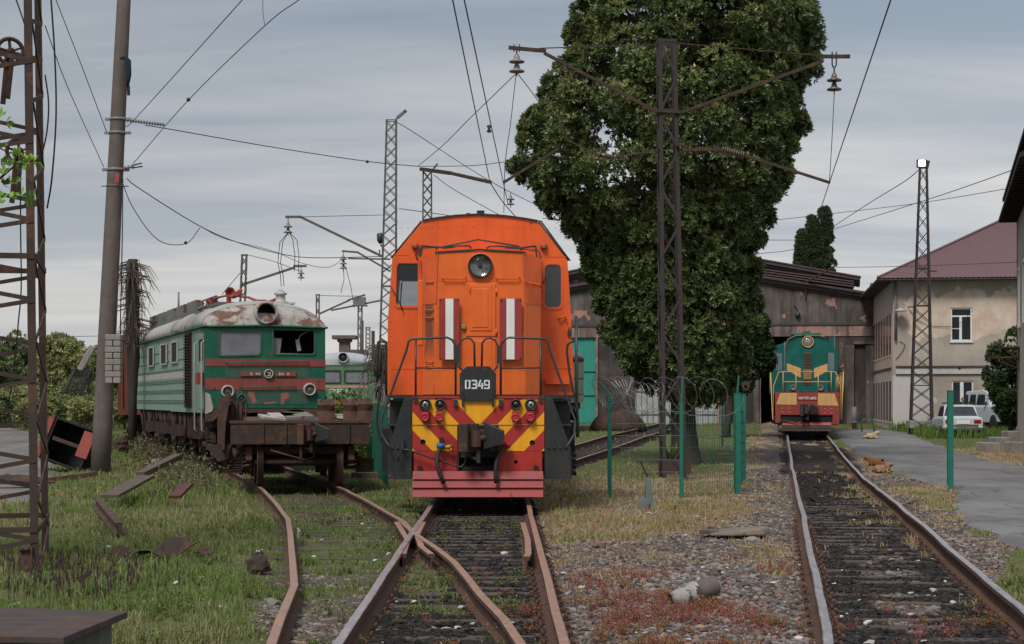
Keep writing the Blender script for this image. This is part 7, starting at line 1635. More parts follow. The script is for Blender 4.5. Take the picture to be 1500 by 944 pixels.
# central mast
Y5 = 41.; z5 = -.13
m5, l5 = lattice('rusty brown lattice mast with two long bracket arms in front of the big evergreen', (PX(986,Y5)+.0, Y5, z5), (PX(976,Y5), Y5, PZ(62,Y5)), .56, .42, 12, 'Z', .088, .055, .04, 'mastrust', (.84,), 'contact_line_mast')
bars(m5, 'bracket_arm', 'dkrust', [(P(797,78,Y5-.2),P(962,164,Y5-.2),.07),(P(745,70,Y5-.2),P(800,75,Y5-.2),.08)], l5)
bars(m5, 'bracket_arm', 'dkrust', [(P(1205,90,Y5-.2),P(995,166,Y5-.2),.075),(P(1203,83,Y5-.2),P(1245,83,Y5-.2),.08)], l5)
bars(m5, 'tie_rod', 'dkrust', [(P(790,71,Y5-.2),P(962,66,Y5-.2),.022),(P(988,63,Y5-.2),P(1205,82,Y5-.2),.022)], l5)
insulator(l5(P(757,76,Y5-.2)), 2, 1.0, 'greyins', m5); insulator(l5(P(1222,104,Y5-.2)), 2, .95, 'insul', m5)
b_ = MB(); b_.tube([l5(P(1219,76,Y5-.2)),l5(P(1219,95,Y5-.2)),l5(P(1222,103,Y5-.2)),l5(P(1225,95,Y5-.2)),l5(P(1225,76,Y5-.2))],.018,6); b_.tube([l5(P(753,65,Y5-.2)),l5(P(753,76,Y5-.2))],.015,5); b_.tube([l5(P(761,65,Y5-.2)),l5(P(761,76,Y5-.2))],.015,5); b_.build('hanger', mt['lampdark'], m5)
bars(m5, 'registration_arm', 'dkrust', [(P(1000,220,Y5-.3),P(1058,219,Y5-.3),.075),(P(1088,227,Y5-.3),P(1216,268,Y5-.3),.06)], l5)
bars(m5, 'registration_arm', 'dkrust', [(P(962,220,Y5-.3),P(900,231,Y5-.3),.04),(P(872,225,Y5-.3),P(830,205,Y5-.3),.03),(P(818,218,Y5-.3),P(737,268,Y5-.3),.06)], l5)
def hins(p, q, n_, r_, parent, matn='insul'):
    b_ = MB(); p, q = Vector(p), Vector(q); b_.tube([p,q], r_*.45, 8)
    for k in range(n_):
        c0 = p.lerp(q, (k+.5)/n_); d = (q-p).normalized()*.012; b_.tube([c0-d, c0+d], r_, 12)
    return b_.build('insulator', mt[matn], parent)
hins(l5(P(1057,219,Y5-.3)), l5(P(1090,228,Y5-.3)), 10, .085, m5); hins(l5(P(900,231,Y5-.3)), l5(P(874,226,Y5-.3)), 3, .11, m5)
b_ = MB(); b_.bar(l5(P(959,163,Y5-.25)), l5(P(998,165,Y5-.25)), .08,.05); b_.bar(l5(P(990,212,Y5-.3)), l5(P(1004,212,Y5-.3)), .08,.08); b_.build('clamp', mt['dkrust'], m5)
# mast 2 with arms to the left and a street lamp
Y2 = 60.
m2, l2 = lattice('tall grey lattice mast with a small street lamp on top, left of the orange locomotive', (PX(566,Y2), Y2, gzf(Y2)-.2), (PX(573.5,Y2), Y2, PZ(177,Y2)), .70, .37, 26, 'X', .055, .024, .1, 'maststeel', (.5,.33), 'contact_line_mast')
bars(m2, 'bracket_arm', 'maststeel', [(P(418,318,Y2),P(441,318,Y2),.08),(P(440,318,Y2),P(560,376,Y2),.08)], l2)
bars(m2, 'bracket_arm', 'maststeel', [(P(501,368,Y2),P(525,370,Y2),.06),(P(524,370,Y2),P(572,398,Y2),.06),(P(510,379,Y2),P(572,380,Y2),.05)], l2)
bars(m2, 'tie_rod', 'maststeel', [(P(440,318,Y2),P(568,315,Y2),.02)], l2)
insulator(l2(P(422,324,Y2)), 2, .85, 'greyins', m2); insulator(l2(P(503,373,Y2)), 3, .7, 'greyins', m2)
b_ = MB(); b_.tube([l2(P(578,180,Y2)), l2(P(582,172,Y2))], .03, 6); b_.bar(l2(P(582,173,Y2)), l2(P(595,162,Y2)), .14, .09); b_.build('street_lamp_head', mt['roofgear'], m2)
b_ = MB(); b_.lathe([(.05,0),(.11,.1),(.12,.32),(.05,.36)], l2(P(557,357,Y2)), 'z', 12); b_.bar(l2(P(557,358,Y2)), l2(P(563,366,Y2)), .05,.05); b_.bar(l2(P(556,366,Y2)),l2(P(556,372,Y2)),.04,.04); b_.build('floodlight', mt['lampdark'], m2)
for k, (a_, c_) in enumerate(((408,438),(412,432))):
    b_ = MB(); b_.tube([l2(P(422,341,Y2)), l2(P(a_+2,355,Y2)), l2(P(a_-1,385,Y2)), l2(P(a_+3,405,Y2)), l2(P(412+k*4,420,Y2))], .012, 4); b_.tube([l2(P(424,341,Y2)), l2(P(c_-3,352,Y2)), l2(P(c_,375,Y2)), l2(P(c_-1,398,Y2))], .012, 4); b_.build('hanging_cable', mt['wire'], m2)
b_ = MB(); b_.tube([l2(P(503,392,Y2)), l2(P(504,410,Y2)), l2(P(499,430,Y2))], .01, 4); b_.tube([l2(P(506,390,Y2)), l2(P(514,420,Y2)), l2(P(519,452,Y2))], .01, 4); b_.build('hanging_cable', mt['wire'], m2)
# mast 3
Y3 = 50.5
m3, l3 = lattice('slim lattice mast with sloping arm rising just above the orange locomotive roof', (PX(625,Y3), Y3, gzf(Y3)-.2), (PX(626,Y3), Y3, PZ(250,Y3)), .34, .27, 24, 'X', .04, .022, .05, 'maststeel', (), 'contact_line_mast')
bars(m3, 'bracket_arm', 'dkrust', [(P(617,248,Y3),P(660,254,Y3-3),.10),(P(660,254,Y3-3),P(718,267,Y3-8),.08)], l3)
b_ = MB(); b_.bar(l3(P(633,250,Y3)), l3(P(641,240,Y3)), .08,.05); b_.build('street_lamp_head', mt['roofgear'], m3)
# mast 4 (floodlight lit)
Y4 = 77.
m4, l4 = lattice('rusty lattice floodlight mast in front of the two-storey office building', (PX(1349.5,Y4), Y4, gzf(Y4)-.1), (PX(1352.5,Y4), Y4, PZ(246,Y4)), 1.0, .36, 17, 'X', .075, .03, -.14, 'mastrust', (.18,.48,.62), 'floodlight_mast')
b_ = MB(); p = l4(P(1350,240,Y4)); b_.box(p.x-.18,p.x+.18,p.y-.05,p.y+.2,p.z-.16,p.z+.18); b_.bar(p+Vector((.2,.1,-.2)), p+Vector((.28,.1,.15)), .14,.2); b_.bar(p+Vector((-.1,.1,-.3)),p+Vector((.1,.1,-.1)),.05,.05); fl_ = b_.build('floodlight', mt['lampdark'], m4)
em = bpy.data.materials.new('lit_floodlight_face'); em.use_nodes = True; em.node_tree.nodes['Principled BSDF'].inputs['Emission Color'].default_value = (1,.98,.95,1); em.node_tree.nodes['Principled BSDF'].inputs['Emission Strength'].default_value = 3.0
b_ = MB(); b_.prism(rrect(p.x-.15,p.x+.15,p.z-.13,p.z+.15,.04), p.y-.075, p.y-.055); b_.build('lit_face', em, fl_)
b_ = MB(); b_.bar(l4(P(1329,450,Y4)), l4(P(1342,450,Y4)), .05,.05); b_.bar(l4(P(1360,397,Y4)), l4(P(1372,398,Y4)), .05,.05); b_.build('side_bracket', mt['dkrust'], m4)
b_ = MB(); b_.obox((l4(P(1349,622,Y4))), (1.15,.9,.35)); b_.build('footing', mt['concrete'], m4, bevel=.04)
# mast 1 at the left edge
m1, l1 = lattice('large rusty lattice mast standing in the grass at the left edge', (-6.15,18.83,-.15), (-6.10,18.83,12), 2.30, 1.9, 30, 'Z', .080, .044, .21, 'nearmast', (.042,.27,.62), 'contact_line_mast')
b_ = MB(); 
for z_ in (.12,.32): 
    for s_ in (0,.05): b_.lathe([(.028,0),(.028,-.03)], l1((-4.94+s_, 17.90, z_-.15)), 'y', 6)
b_.box(l1((-4.98,0,0)).x, l1((-4.84,0,0)).x, l1((0,17.90,0)).y, l1((0,17.93,0)).y, 0, .34); b_.build('gusset_plate', mt['rust'], m1)
for nm, (px, py, r_, Y_) in (('upper',(15,76,.135,18.6)),('lower',(28,222,.13,18.9))):
    t_ = thing('tension_pulley', 'spoked cast iron pulley wheel, %s one on the left lattice mast' % nm, 'pulley', P(px,py,Y_), .5, 'tension pulleys on the left mast')
    b_ = MB(); b_.tube([(r_*math.cos(6.283*k/24), 0, r_*math.sin(6.283*k/24)) for k in range(24)], .022, 7, closed=True); b_.lathe([(.04,-.04),(.04,.04)], (0,0,0), 'y', 12)
    for k in range(5): b_.bar((0,0,0),(r_*math.cos(1.2566*k+.4),0,r_*math.sin(1.2566*k+.4)),.028,.02)
    b_.build('wheel', mt['dkrust'], t_)
    b_ = MB(); b_.bar((-.02,.03,-.02),(-.07,.03,-.55),.05,.03); b_.bar((.02,-.03,-.02),(-.03,-.03,-.5),.04,.03); b_.bar((0,0,0),(.3,.4,-.05),.03,.03); b_.build('hanger', mt['dkrust'], t_)
# far masts, chimney
def far_mast(label, px0, px1, pyt, Y_, w_, arms, bays=14, ins=()):
    m_, l_ = lattice(label, (PX(px0,Y_), Y_, gzf(Y_)-.2), (PX(px1,Y_), Y_, PZ(pyt,Y_)), w_*1.2, w_, bays, 'X' if bays > 16 else 'Z', .07, .04, .1, 'maststeel', (), 'contact_line_mast')
    if arms: bars(m_, 'bracket_arm', 'maststeel', [(P(a,b,Y_),P(c,d,Y_),.09) for a,b,c,d in arms], l_)
    for px, py in ins: insulator(l_(P(px,py,Y_)), 2, .8, 'greyins', m_)
    return m_, l_
far_mast('leaning lattice mast behind the roof of the old green locomotive', 348, 358, 374, 70, .24, [(353,418,432,392),(430,390,449,390)], 16, [(441,394)])
far_mast('distant lattice mast just right of the old green locomotive', 465.5, 465.5, 432, 92, .2, [(468,460,512,440),(510,440,535,432)], 12)
m_, l_ = far_mast('distant mast with a square platform box on top, above the pale railcar', 527, 527.5, 448, 95, .26, [(485,455,560,440)], 14)
b_ = MB(); b_.obox(l_(P(527,442,95)), (.6,.6,.45)); b_.obox(l_(P(527,448,95)), (.8,.8,.06)); b_.tube([l_(P(530,470,95)), l_(P(530,520,95))], .10, 8); b_.build('platform_box', mt['roofgear'], m_)
far_mast('very distant lattice mast left of the dark palm trunk', 539, 539, 480, 130, .35, [], 20)
t_ = thing('distant_pole', 'plain thin pole beside the very distant lattice mast', 'pole', (PX(546.5,120),120,.5)); b_ = MB(); b_.tube([(0,0,0),(0,0,PZ(485,120)-.5)],.12,8); b_.build('shaft', mt['dkrust'], t_)
t_ = thing('roof_chimney', 'squat flared chimney above the silvery roof of the pale railcar', 'chimney', (PX(505,106),106,0)); b_ = MB(); zc_ = PZ(515,106); b_.box(-.32,.32,-.32,.32,0,zc_+.55); b_.box(-.42,.42,-.42,.42,zc_+.55,zc_+.72); b_.box(-.72,.72,-.6,.6,zc_+.72,zc_+.95); b_.box(.3,1.4,-.3,.3,0,zc_+.1); b_.build('stack', mt['concpole'], t_, bevel=.03)

# ================================================================ CONCRETE POLE
YP = 44.; CP = thing('concrete_pole', 'thick leaning concrete pole with metal bands at the left', 'pole', (PX(147,YP), YP, -.15)); b0 = Vector((PX(147,YP), YP, -.15)); tp = P(185,-70,YP)-b0
b_ = MB(); b_.loft([[( (tp*u).x+(.245-.085*u)*math.cos(6.283*k/20), (tp*u).y+(.245-.085*u)*math.sin(6.283*k/20), (tp*u).z) for k in range(20)] for u in np.linspace(-.02,1,10)], True); b_.build('shaft', mt['concpole'], CP)
for py, w_ in ((175,.06),(195,.06),(249,.07),(273,.02)):
    u = (PZ(py,YP)+.15)/tp.z; c0 = tp*u; r_ = .25-.085*u; b_ = MB(); b_.lathe([(r_+.012,-w_/2),(r_+.02,0),(r_+.012,w_/2)], c0, 'z', 20); b_.box(c0.x-r_-.12,c0.x-r_+.02,-.04,.04,c0.z-w_/2,c0.z+w_/2); b_.box(c0.x+r_-.02,c0.x+r_+.14,-.04,.04,c0.z-w_/2,c0.z+w_/2); b_.build('band', mt['greyins'], CP)
b_ = MB(); q_ = lambda px, py, dy=-.3: P(px,py,YP+dy)-b0; b_.tube([q_(176,86),q_(183,84),q_(188,90),q_(189,110),q_(187,128)],[.03,.06,.07,.06,.03],6); b_.bar(q_(188,126),q_(188.5,140),.07,.04); b_.build('hanging_rag', mt['curtain'], CP)
b_ = MB(); b_.bar(q_(172,254),q_(171,268),.10,.05); b_.build('red_clamp', mt['redgear'], CP); b_ = MB(); b_.tube([q_(180,262),q_(179,350),q_(176,490)],.015,5); b_.build('cable', mt['wire'], CP)
W_ = thing('counterweight', 'stack of weathered concrete counterweight blocks hanging beside the concrete pole', 'counterweight', P(167,562,YP-.5)); s_ = 2600/(YP-.5)
for k in range(8):
    z_ = k*9/s_; wd = 23/s_ if k % 2 == 1 else 22/s_
    for sx_ in ((-1,1) if k % 2 == 0 else (0,)):
        b_ = MB(); cxp_ = sx_*5.8/s_; ww = (10.5/s_ if sx_ else 23/s_); b_.box(cxp_-ww/2, cxp_+ww/2, -.15,.15, z_+.003, z_+8.6/s_); b_.build('block', mt['concrete'], W_, bevel=.02)
b_ = MB(); b_.tube([(0,0,0),(0,0,1.5),(.1,.1,4)],.02,6); b_.build('rod', mt['dkrust'], W_)
t_ = thing('line_insulator', 'small pale insulator rod bracket on the right side of the concrete pole', 'insulator', P(190,244,YP-.1)); hins((-.15,0,-.05),(.1,0,.0),3,.06,t_,'greyins'); b_ = MB(); b_.bar((.05,0,.02),(.3,0,.08),.03,.03); b_.bar((.05,0,-.04),(.32,0,.0),.03,.03); b_.build('fork', mt['lampdark'], t_)
t_ = thing('line_insulator', 'long ribbed insulator at the top band of the concrete pole', 'insulator', P(185,176,YP)); hins((0,0,0),(.95,0,-.12),14,.05,t_,'greyins'); b_ = MB(); b_.bar((-.2,0,.02),(0,0,0),.04,.04); b_.build('clevis', mt['lampdark'], t_)

# ================================================================ WIRES
def cat3(pts, n_=8):
    pts = [Vector(p) for p in pts]; out = []
    Q = [pts[0]*2-pts[1]]+pts+[pts[-1]*2-pts[-2]]
    for i in range(1, len(Q)-2):
        for k in range(n_):
            t_ = k/n_; a, b, c, d = Q[i-1], Q[i], Q[i+1], Q[i+2]
            out.append(.5*((2*b)+(c-a)*t_+(2*a-5*b+4*c-d)*t_*t_+(3*b-a-3*c+d)*t_**3))
    return out+[pts[-1]]
def wire(label, pts, r_=.010, name='overhead_wire', group='overhead wires and cables'):
    b_ = MB(); b_.tube(cat3([P(*p) for p in pts]) if len(pts) > 2 else [P(*p) for p in pts], r_, 5); b_.build(name, mt['wire'], None, label=label, cat='wire', group=group)
def wline(label, p, q, r_=.011):
    b_ = MB(); p, q = Vector(p), Vector(q); b_.tube([p, q], r_, 5); b_.build('contact_wire', mt['wire'], None, label=label, cat='wire', group='overhead wires and cables')
def ext(p, q, Y_): p, q = Vector(p), Vector(q); return q+(p-q)*((q.y-Y_)/(q.y-p.y))
a, c = P(663,0,22.3), P(718,269,41.); wline('left of the two contact wires running down to the locomotive roof', ext(a,c,4), c, .010)
a, c = P(680,0,22.3), P(737.5,269,41.); wline('right of the two contact wires above the orange locomotive, carrying a clamp', ext(a,c,4), ext(c,a,47) if False else c+(c-a)*.22, .010)
a, c = P(1305,0,22.3), P(1215,268,41.); wline('contact wire over the right track, right of the big evergreen', ext(a,c,4), c+(c-a)*.35, .011)
t_ = thing('wire_clamp', 'small clamp joining the right contact wire above the orange locomotive', 'clamp', P(716.5,189,33.3)); b_ = MB(); b_.lathe([(.03,-.07),(.05,-.05),(.02,0),(.05,.05),(.03,.07)], (0,0,0), 'z', 8); b_.build('body', mt['lampdark'], t_)
wire('dropper from the right arm insulator down to the contact wire', [(1222,138,40.8),(1219,200,40.8),(1215,268,40.8)], .009)
wire('dropper from the left arm insulator down towards the orange cab roof', [(756,108,40.8),(748,180,40.8),(740,240,41),(738,312,44)], .009)
wire('slack stay wire from the left arm insulator to the slim mast', [(756,108,40.8),(690,172,44),(650,212,47),(613,243,50)], .010)
wire('short wire from the left arm insulator into the evergreen', [(758,108,40.8),(775,130,42),(800,165,46)], .010)
wire('long span wire from the concrete pole to the slim mast', [(213,184,44),(240,188,44.5),(400,216,48),(540,237,50),(613,244,50.5)], .012)
wire('span wire from the slim mast to the evergreen', [(613,244,50.5),(690,243,50),(745,237,49),(775,236,48)], .010)
wire('sloping wire from the top of the street lamp mast down to the right', [(582,180,60),(604,193,60),(700,255,64),(760,288,67),(850,330,70)], .013)
wire('sloping wire from the slim mast down to the orange cab', [(636,257,50.5),(665,278,50),(740,320,49)], .010)
wire('wire joining the end of the sloping arm to the cab roof', [(718,268,42),(738,298,44),(765,328,47)], .012)
wire('upper wire rising right from the concrete pole', [(184,186,44),(200,172,42),(355,0,30),(420,-75,26)], .009)
wire('lower wire with a bead rising right from the concrete pole', [(195,240,43.8),(275,148,38),(388,38,32),(438,0,30),(520,-60,26)], .009)
wire('thin dropper wire above the bend of the lower rising wire', [(386,-20,33),(385,15,33),(388,38,32.4)], .006)
wire('twisted cable sagging from the concrete pole towards the lattice mast', [(186,262,44),(205,277,44.5),(290,330,48),(350,356,52),(420,374,56),(470,378,58),(560,376,60)], .013)
wire('second strand below the sagging twisted cable', [(290,330,48),(330,350,51),(400,368,56),(440,385,58),(480,392,60),(505,378,60)], .009)
wire('loose loop of cable hanging right of the concrete pole', [(175,256,43.8),(195,305,44),(232,352,45),(272,357,46.5),(293,334,48)], .011)
wire('braided wire falling to the concrete pole from the upper left', [(60,-60,38),(82,0,39.5),(120,98,41.5),(156,193,43.7)], .010)
wire('plain wire falling to the concrete pole from the near mast', [(66,38,30),(100,130,36),(152,245,43.7)], .009)
wire('dark cable curving down the side of the near lattice mast', [(74,-10,19),(80,80,19),(82,170,19),(76,260,19),(69,305,19.5)], .010)
wire('inner dark cable hanging beside the near lattice mast leg', [(66,110,19),(71,150,19),(69,190,19),(62,225,19)], .009)
wire('looped cable at the top left corner inside the near mast', [(20,-10,18.3),(34,30,18.3),(41,60,18.3),(35,82,18.5)], .008)
wire('thin cable hanging from the lower pulley of the near mast', [(30,240,18.9),(30,330,18.9),(31,420,18.9),(27,470,18.9),(18,560,18.9),(9,600,18.9)], .008)
wire('wire from the floodlight mast down to the cypress', [(1345,250,77),(1325,266,78),(1270,300,90),(1218,334,112)], .02)
wire('upper of two wires crossing from the cypress to the right edge building', [(1218,337,112),(1345,297,80),(1420,272,70),(1487,248,62)], .017)
wire('shallow wire crossing behind the floodlight mast from the evergreen', [(1125,324,80),(1220,313,78),(1345,298,76),(1480,276,62)], .013)
wire('level wire from the shed bracket across the office roof', [(1224,392,86),(1300,391,84),(1400,388,80),(1495,384,62)], .014)
wire('level wire behind the evergreen at the top of the cypress', [(1110,352,90),(1150,352,90),(1180,352,90)], .016)
wire('short wire dipping behind the cypress to the evergreen', [(1110,372,90),(1150,368,90),(1178,362,90)], .016)
wire('thin wire from the leaning far mast to its arm', [(360,373,70),(400,383,70),(440,398,70)], .012)
wire('stay wire left of the leaning far mast', [(352,400,70),(335,420,70),(325,432,70)], .014)
wire('wire from the street lamp mast behind the orange cab roof', [(585,306,60),(630,312,62),(672,318,64)], .013)
wire('faint level wire near the far trees', [(80,493,120),(120,493,120),(170,492,120)], .02)
wire('wire between two distant masts above the railcar', [(466,433,92),(500,434,92),(535,434,92)], .016)
wire('faint wire right of the orange cab under the evergreen', [(795,320,90),(860,325,90)], .016)
for nm, px, py, Y_ in (('near the loose loop',272,356,46.3),('on the span wire',538,237,50),('on the lower rising wire',276,146,38)):
    b_ = MB(); b_.lathe([(0,-.05),(.04,-.03),(.045,.02),(0,.05)], (0,0,0), 'z', 8); o = b_.build('wire_bead', mt['lampdark'], None, label='small dark bead '+nm, cat='bead', group='beads on wires'); o.location = P(px,py,Y_)
insulator(P(748,285,60), 2, .75, 'greyins', None); o = bpy.context.scene.objects[-1] if False else [x for x in bpy.data.objects if x.name.startswith('insulator') and x.parent is None][0]; tag(o, 'small insulator hanging on a wire right above the orange cab', 'insulator')

# ================================================================ FENCE
def fencepost(px, pyb, pyt, Y_, w_, label, arms=()):
    z0 = PZ(pyb, Y_)-.1; t_ = thing('fence_post', label, 'fence post', (PX(px,Y_), Y_, z0), 0, 'green fence posts'); H = PZ(pyt,Y_)-z0
    b_ = MB(); b_.box(-w_/2,w_/2,-w_/2,w_/2,0,H); b_.box(-w_/2-.008,w_/2+.008,-w_/2-.008,w_/2+.008,H,H+.012); b_.build('post', mt['greenpost'], t_, bevel=.006)
    for px2_, py2_ in arms:
        b_ = MB(); b_.bar((0,0,H),(PX(px2_,Y_)-PX(px,Y_),0,PZ(py2_,Y_)-z0),.03,.03); b_.build('arm', mt['greenpost'], t_)
    return t_
fencepost(893, 727, 588, 33, .075, 'green steel fence post under the dense razor wire, left end of the mesh fence', [(884,562),(903,568)])
fencepost(998, 728, 590, 32.9, .065, 'thin green fence post in front of the rusty mast', [(999.5,554)])
fencepost(1080, 719, 577, 35, .125, 'broad green corner post of the mesh fence', [(1082,550)])
fencepost(1089.5, 701, 578, 40.5, .09, 'green post standing behind the broad corner post', [])
fencepost(1392, 711, 573, 37.3, .115, 'lone green post at the edge of the paved road', [])
fencepost(1058, 650, 580, 60, .06, 'thin green rod by the small tree trunk', [])
def meshpanel(label, pts, z0, z1, sp=.10, sh=.20, r_=.0036, name='mesh_fence', dense=None):
    t_ = thing(name, label, 'fence', (0,0,0)); b_ = MB()
    for (x0,y0), (x1,y1) in zip(pts[:-1], pts[1:]):
        L_ = math.hypot(x1-x0,y1-y0); n_ = max(2,int(L_/sp)); g0, g1 = gzf(y0)-.12, gzf(y1)-.12
        for k in range(n_+1): u = k/n_; x_, y_, g_ = x0+(x1-x0)*u, y0+(y1-y0)*u, g0+(g1-g0)*u; b_.tube([(x_,y_,g_+z0),(x_,y_,g_+z1)], r_, 3, cap=False)
        m_ = int((z1-z0)/sh)
        for k in range(m_+1): z_ = z0+k*(z1-z0)/m_; b_.tube([(x0,y0,g0+z_),(x1,y1,g1+z_)], r_*1.15, 3, cap=False)
    b_.build('wire_mesh', mt['mesh'], t_); return t_
A1, A2, A3, A4 = (PX(893,33),33), (PX(998,32.9),32.9), (PX(1080,35),35), (PX(1089.5,40.5),40.5)
meshpanel('fine green mesh fence panel between the green posts, seen through to the tree', [A1,A2,A3,A4], .05, 1.62)
meshpanel('green mesh fence running away between the rusty wagon and the orange locomotive', [(PX(568,37),37),(PX(556,42),42),(PX(528,56),56)], .05, 1.75, .07, .12, .004)
fencepost(566, 690, 590, 38, .06, 'green post of the mesh fence hidden beside the orange locomotive steps', [])
def coil(label, p, q, R0, turns, r_=.006, seed=0, jit=.25):
    rr_ = random.Random(seed); p, q = Vector(p), Vector(q); n_ = int(turns*14); pts = []; d = (q-p); dn = d.normalized(); sdv = dn.cross(Vector((0,0,1))).normalized(); wob = [rr_.uniform(-jit,jit) for _ in range(int(turns)+3)]
    for k in range(n_+1):
        u = k/n_; a_ = 6.283*turns*u; i = int(turns*u); w_ = 1+wob[i]*(1-(turns*u-i))+wob[i+1]*(turns*u-i)
        c0 = p.lerp(q,u)+sdv*(math.cos(a_)*R0*w_*.8)+dn*(math.cos(a_*.97+1)*R0*.75)+Vector((0,0,math.sin(a_)*R0*w_)); pts.append(c0)
    b_ = MB(); b_.tube(pts, r_, 4)
    for k in range(0, n_, 2):
        e = pts[k]; v_ = Vector((rr_.uniform(-1,1),rr_.uniform(-1,1),rr_.uniform(-1,1))).normalized()*.022; b_.tube([e-v_,e+v_], .003, 3)
    b_.build('razor_wire', mt['razor'], None, label=label, cat='razor wire', group='razor wire coils')
coil('dense tangled razor wire coil at the left end of the green fence', P(884,577,33), P(912,577,33), .30, 13, .0038, 1)
coil('looser razor wire loops sagging left of the rusty mast', P(905,588,33), P(962,583,33), .26, 9, .0038, 2, .5)
coil('wide open razor wire loops stretched towards the corner post', P(950,578,33), P(1062,582,34.8), .27, 5.0, .0038, 5, .5)
coil('razor wire coil on the fence beside the orange locomotive', P(560,585,38), P(540,575,46), .36, 9, .006, 4)

# ================================================================ THINGS ON THE GROUND
# point lever
g = G(951,746,-.12); LV = thing('point_lever', 'pale grey-green hand lever for the points with a black handle, in dry grass', 'lever', g, 0); s_ = 2600/g.y; q_ = lambda px, py, dy=0: ((px-951)/s_, dy, (746-py)/s_)
b_ = MB(); b_.loft([[((-.065+x_)*k+o_, y_, z_) for x_, y_ in ((0,-.05),(.13,-.05),(.13,.05),(0,.05))] for k, o_, z_ in ((1.5,.03,0),(1.0,.0,.12),(.8,-.01,.38),(.55,-.02,.52))], False); b_.build('weight_arm', mt['lever'], LV, bevel=.02)
b_ = MB(); b_.bar(q_(949,700),q_(938.5,677),.028,.028); b_.lathe([(.0,-.02),(.03,0),(.0,.02)], q_(938.5,677), 'z', 8); b_.build('handle', mt['blacksteel'], LV)
b_ = MB(); b_.tube([q_(949,738,-.05),q_(940,728,-.05),q_(936,740,-.05),q_(928,746,-.05),q_(920,748,-.05)],.035,8); b_.bar(q_(912,738,-.1),q_(919,735,-.1),.03,.03); b_.bar(q_(912,738,-.1),q_(910,750,-.1),.03,.03); b_.bar(q_(919,735,-.1),q_(921,748,-.1),.03,.03); b_.obox(q_(917,748,-.08),(.14,.12,.08)); b_.lathe([(.09,-.04),(.09,.04)], q_(943,737,-.08), 'y', 12); b_.build('linkage', mt['lever'], LV, bevel=.006)
# planter box
g = G(988,695,-.12); PB = thing('planter_box', 'maroon metal box with spiky green plants at the foot of the rusty mast', 'planter', (g.x, g.y, g.z-.03), .1); w_ = 21*g.y/F; h_ = 23*g.y/F
b_ = MB(); b_.box(-w_,w_,-.3,-.27,0,h_); b_.box(-w_,w_,.27,.3,0,h_); b_.box(-w_,-w_+.03,-.27,.27,0,h_); b_.box(w_-.03,w_,-.27,.27,0,h_); b_.box(-w_+.03,w_-.03,-.27,.27,0,h_-.06); b_.build('box', mt['planter'], PB)
n_ = 90; a_ = rng.uniform(0,6.28,n_); el = rng.uniform(.5,1.4,n_); L_ = rng.uniform(.25,.6,n_); bx = rng.uniform(-.2,.05,n_); V = []; 
for i in range(n_):
    d = np.array([math.cos(a_[i])*math.cos(el[i]), math.sin(a_[i])*math.cos(el[i]), math.sin(el[i])]); s2 = np.array([-math.sin(a_[i]), math.cos(a_[i]), 0])*.018; p0 = np.array([bx[i],0,h_-.05])
    V += [p0-s2*.5, p0+s2*.5, p0+d*L_[i]*.5+s2, p0+d*L_[i]+np.array([0,0,-.05]), p0+d*L_[i]*.5-s2]
npmesh('plant', np.array(V), [np.arange(n_)[:,None]*5+np.array([0,1,2,3,4])], mt['leafm'], {'Col': np.repeat(mixcol(n_, [(.10,.14,.05),(.06,.10,.03),(.22,.22,.09)]),5,0)}, parent=PB)
# broken pipe, rod, slab
g = G(1018,884,-.10); PI_ = thing('broken_pipe', 'short thick broken pipe lying on the ballast with pale patches', 'pipe', (g.x, g.y, g.z+.09), .0); PI_.rotation_euler = (R(-6), R(-20), R(10))
b_ = MB(); b_.lathe([(.062,-.20),(.082,-.22),(.09,-.16),(.085,-.05),(.10,-.03),(.105,.02),(.095,.04)], (0,0,0), 'x', 20, cap=False); b_.build('socket', mat('mottled_white_iron',(.30,.28,.27),.8,var=.4,rust=.5,rs=8,rustcol=(.08,.05,.04)), PI_)
b_ = MB(); b_.lathe([(.085,.03),(.092,.10),(.085,.2),(.06,.22),(0,.21)], (0,0,0), 'x', 20); b_.build('barrel', mt['concpole'], PI_)
b_ = MB(); b_.lathe([(.0,-.10),(.07,-.12),(.075,-.19),(.075,-.21)], (0,0,0), 'x', 16, cap=False); b_.build('lining', mt['under'], PI_)
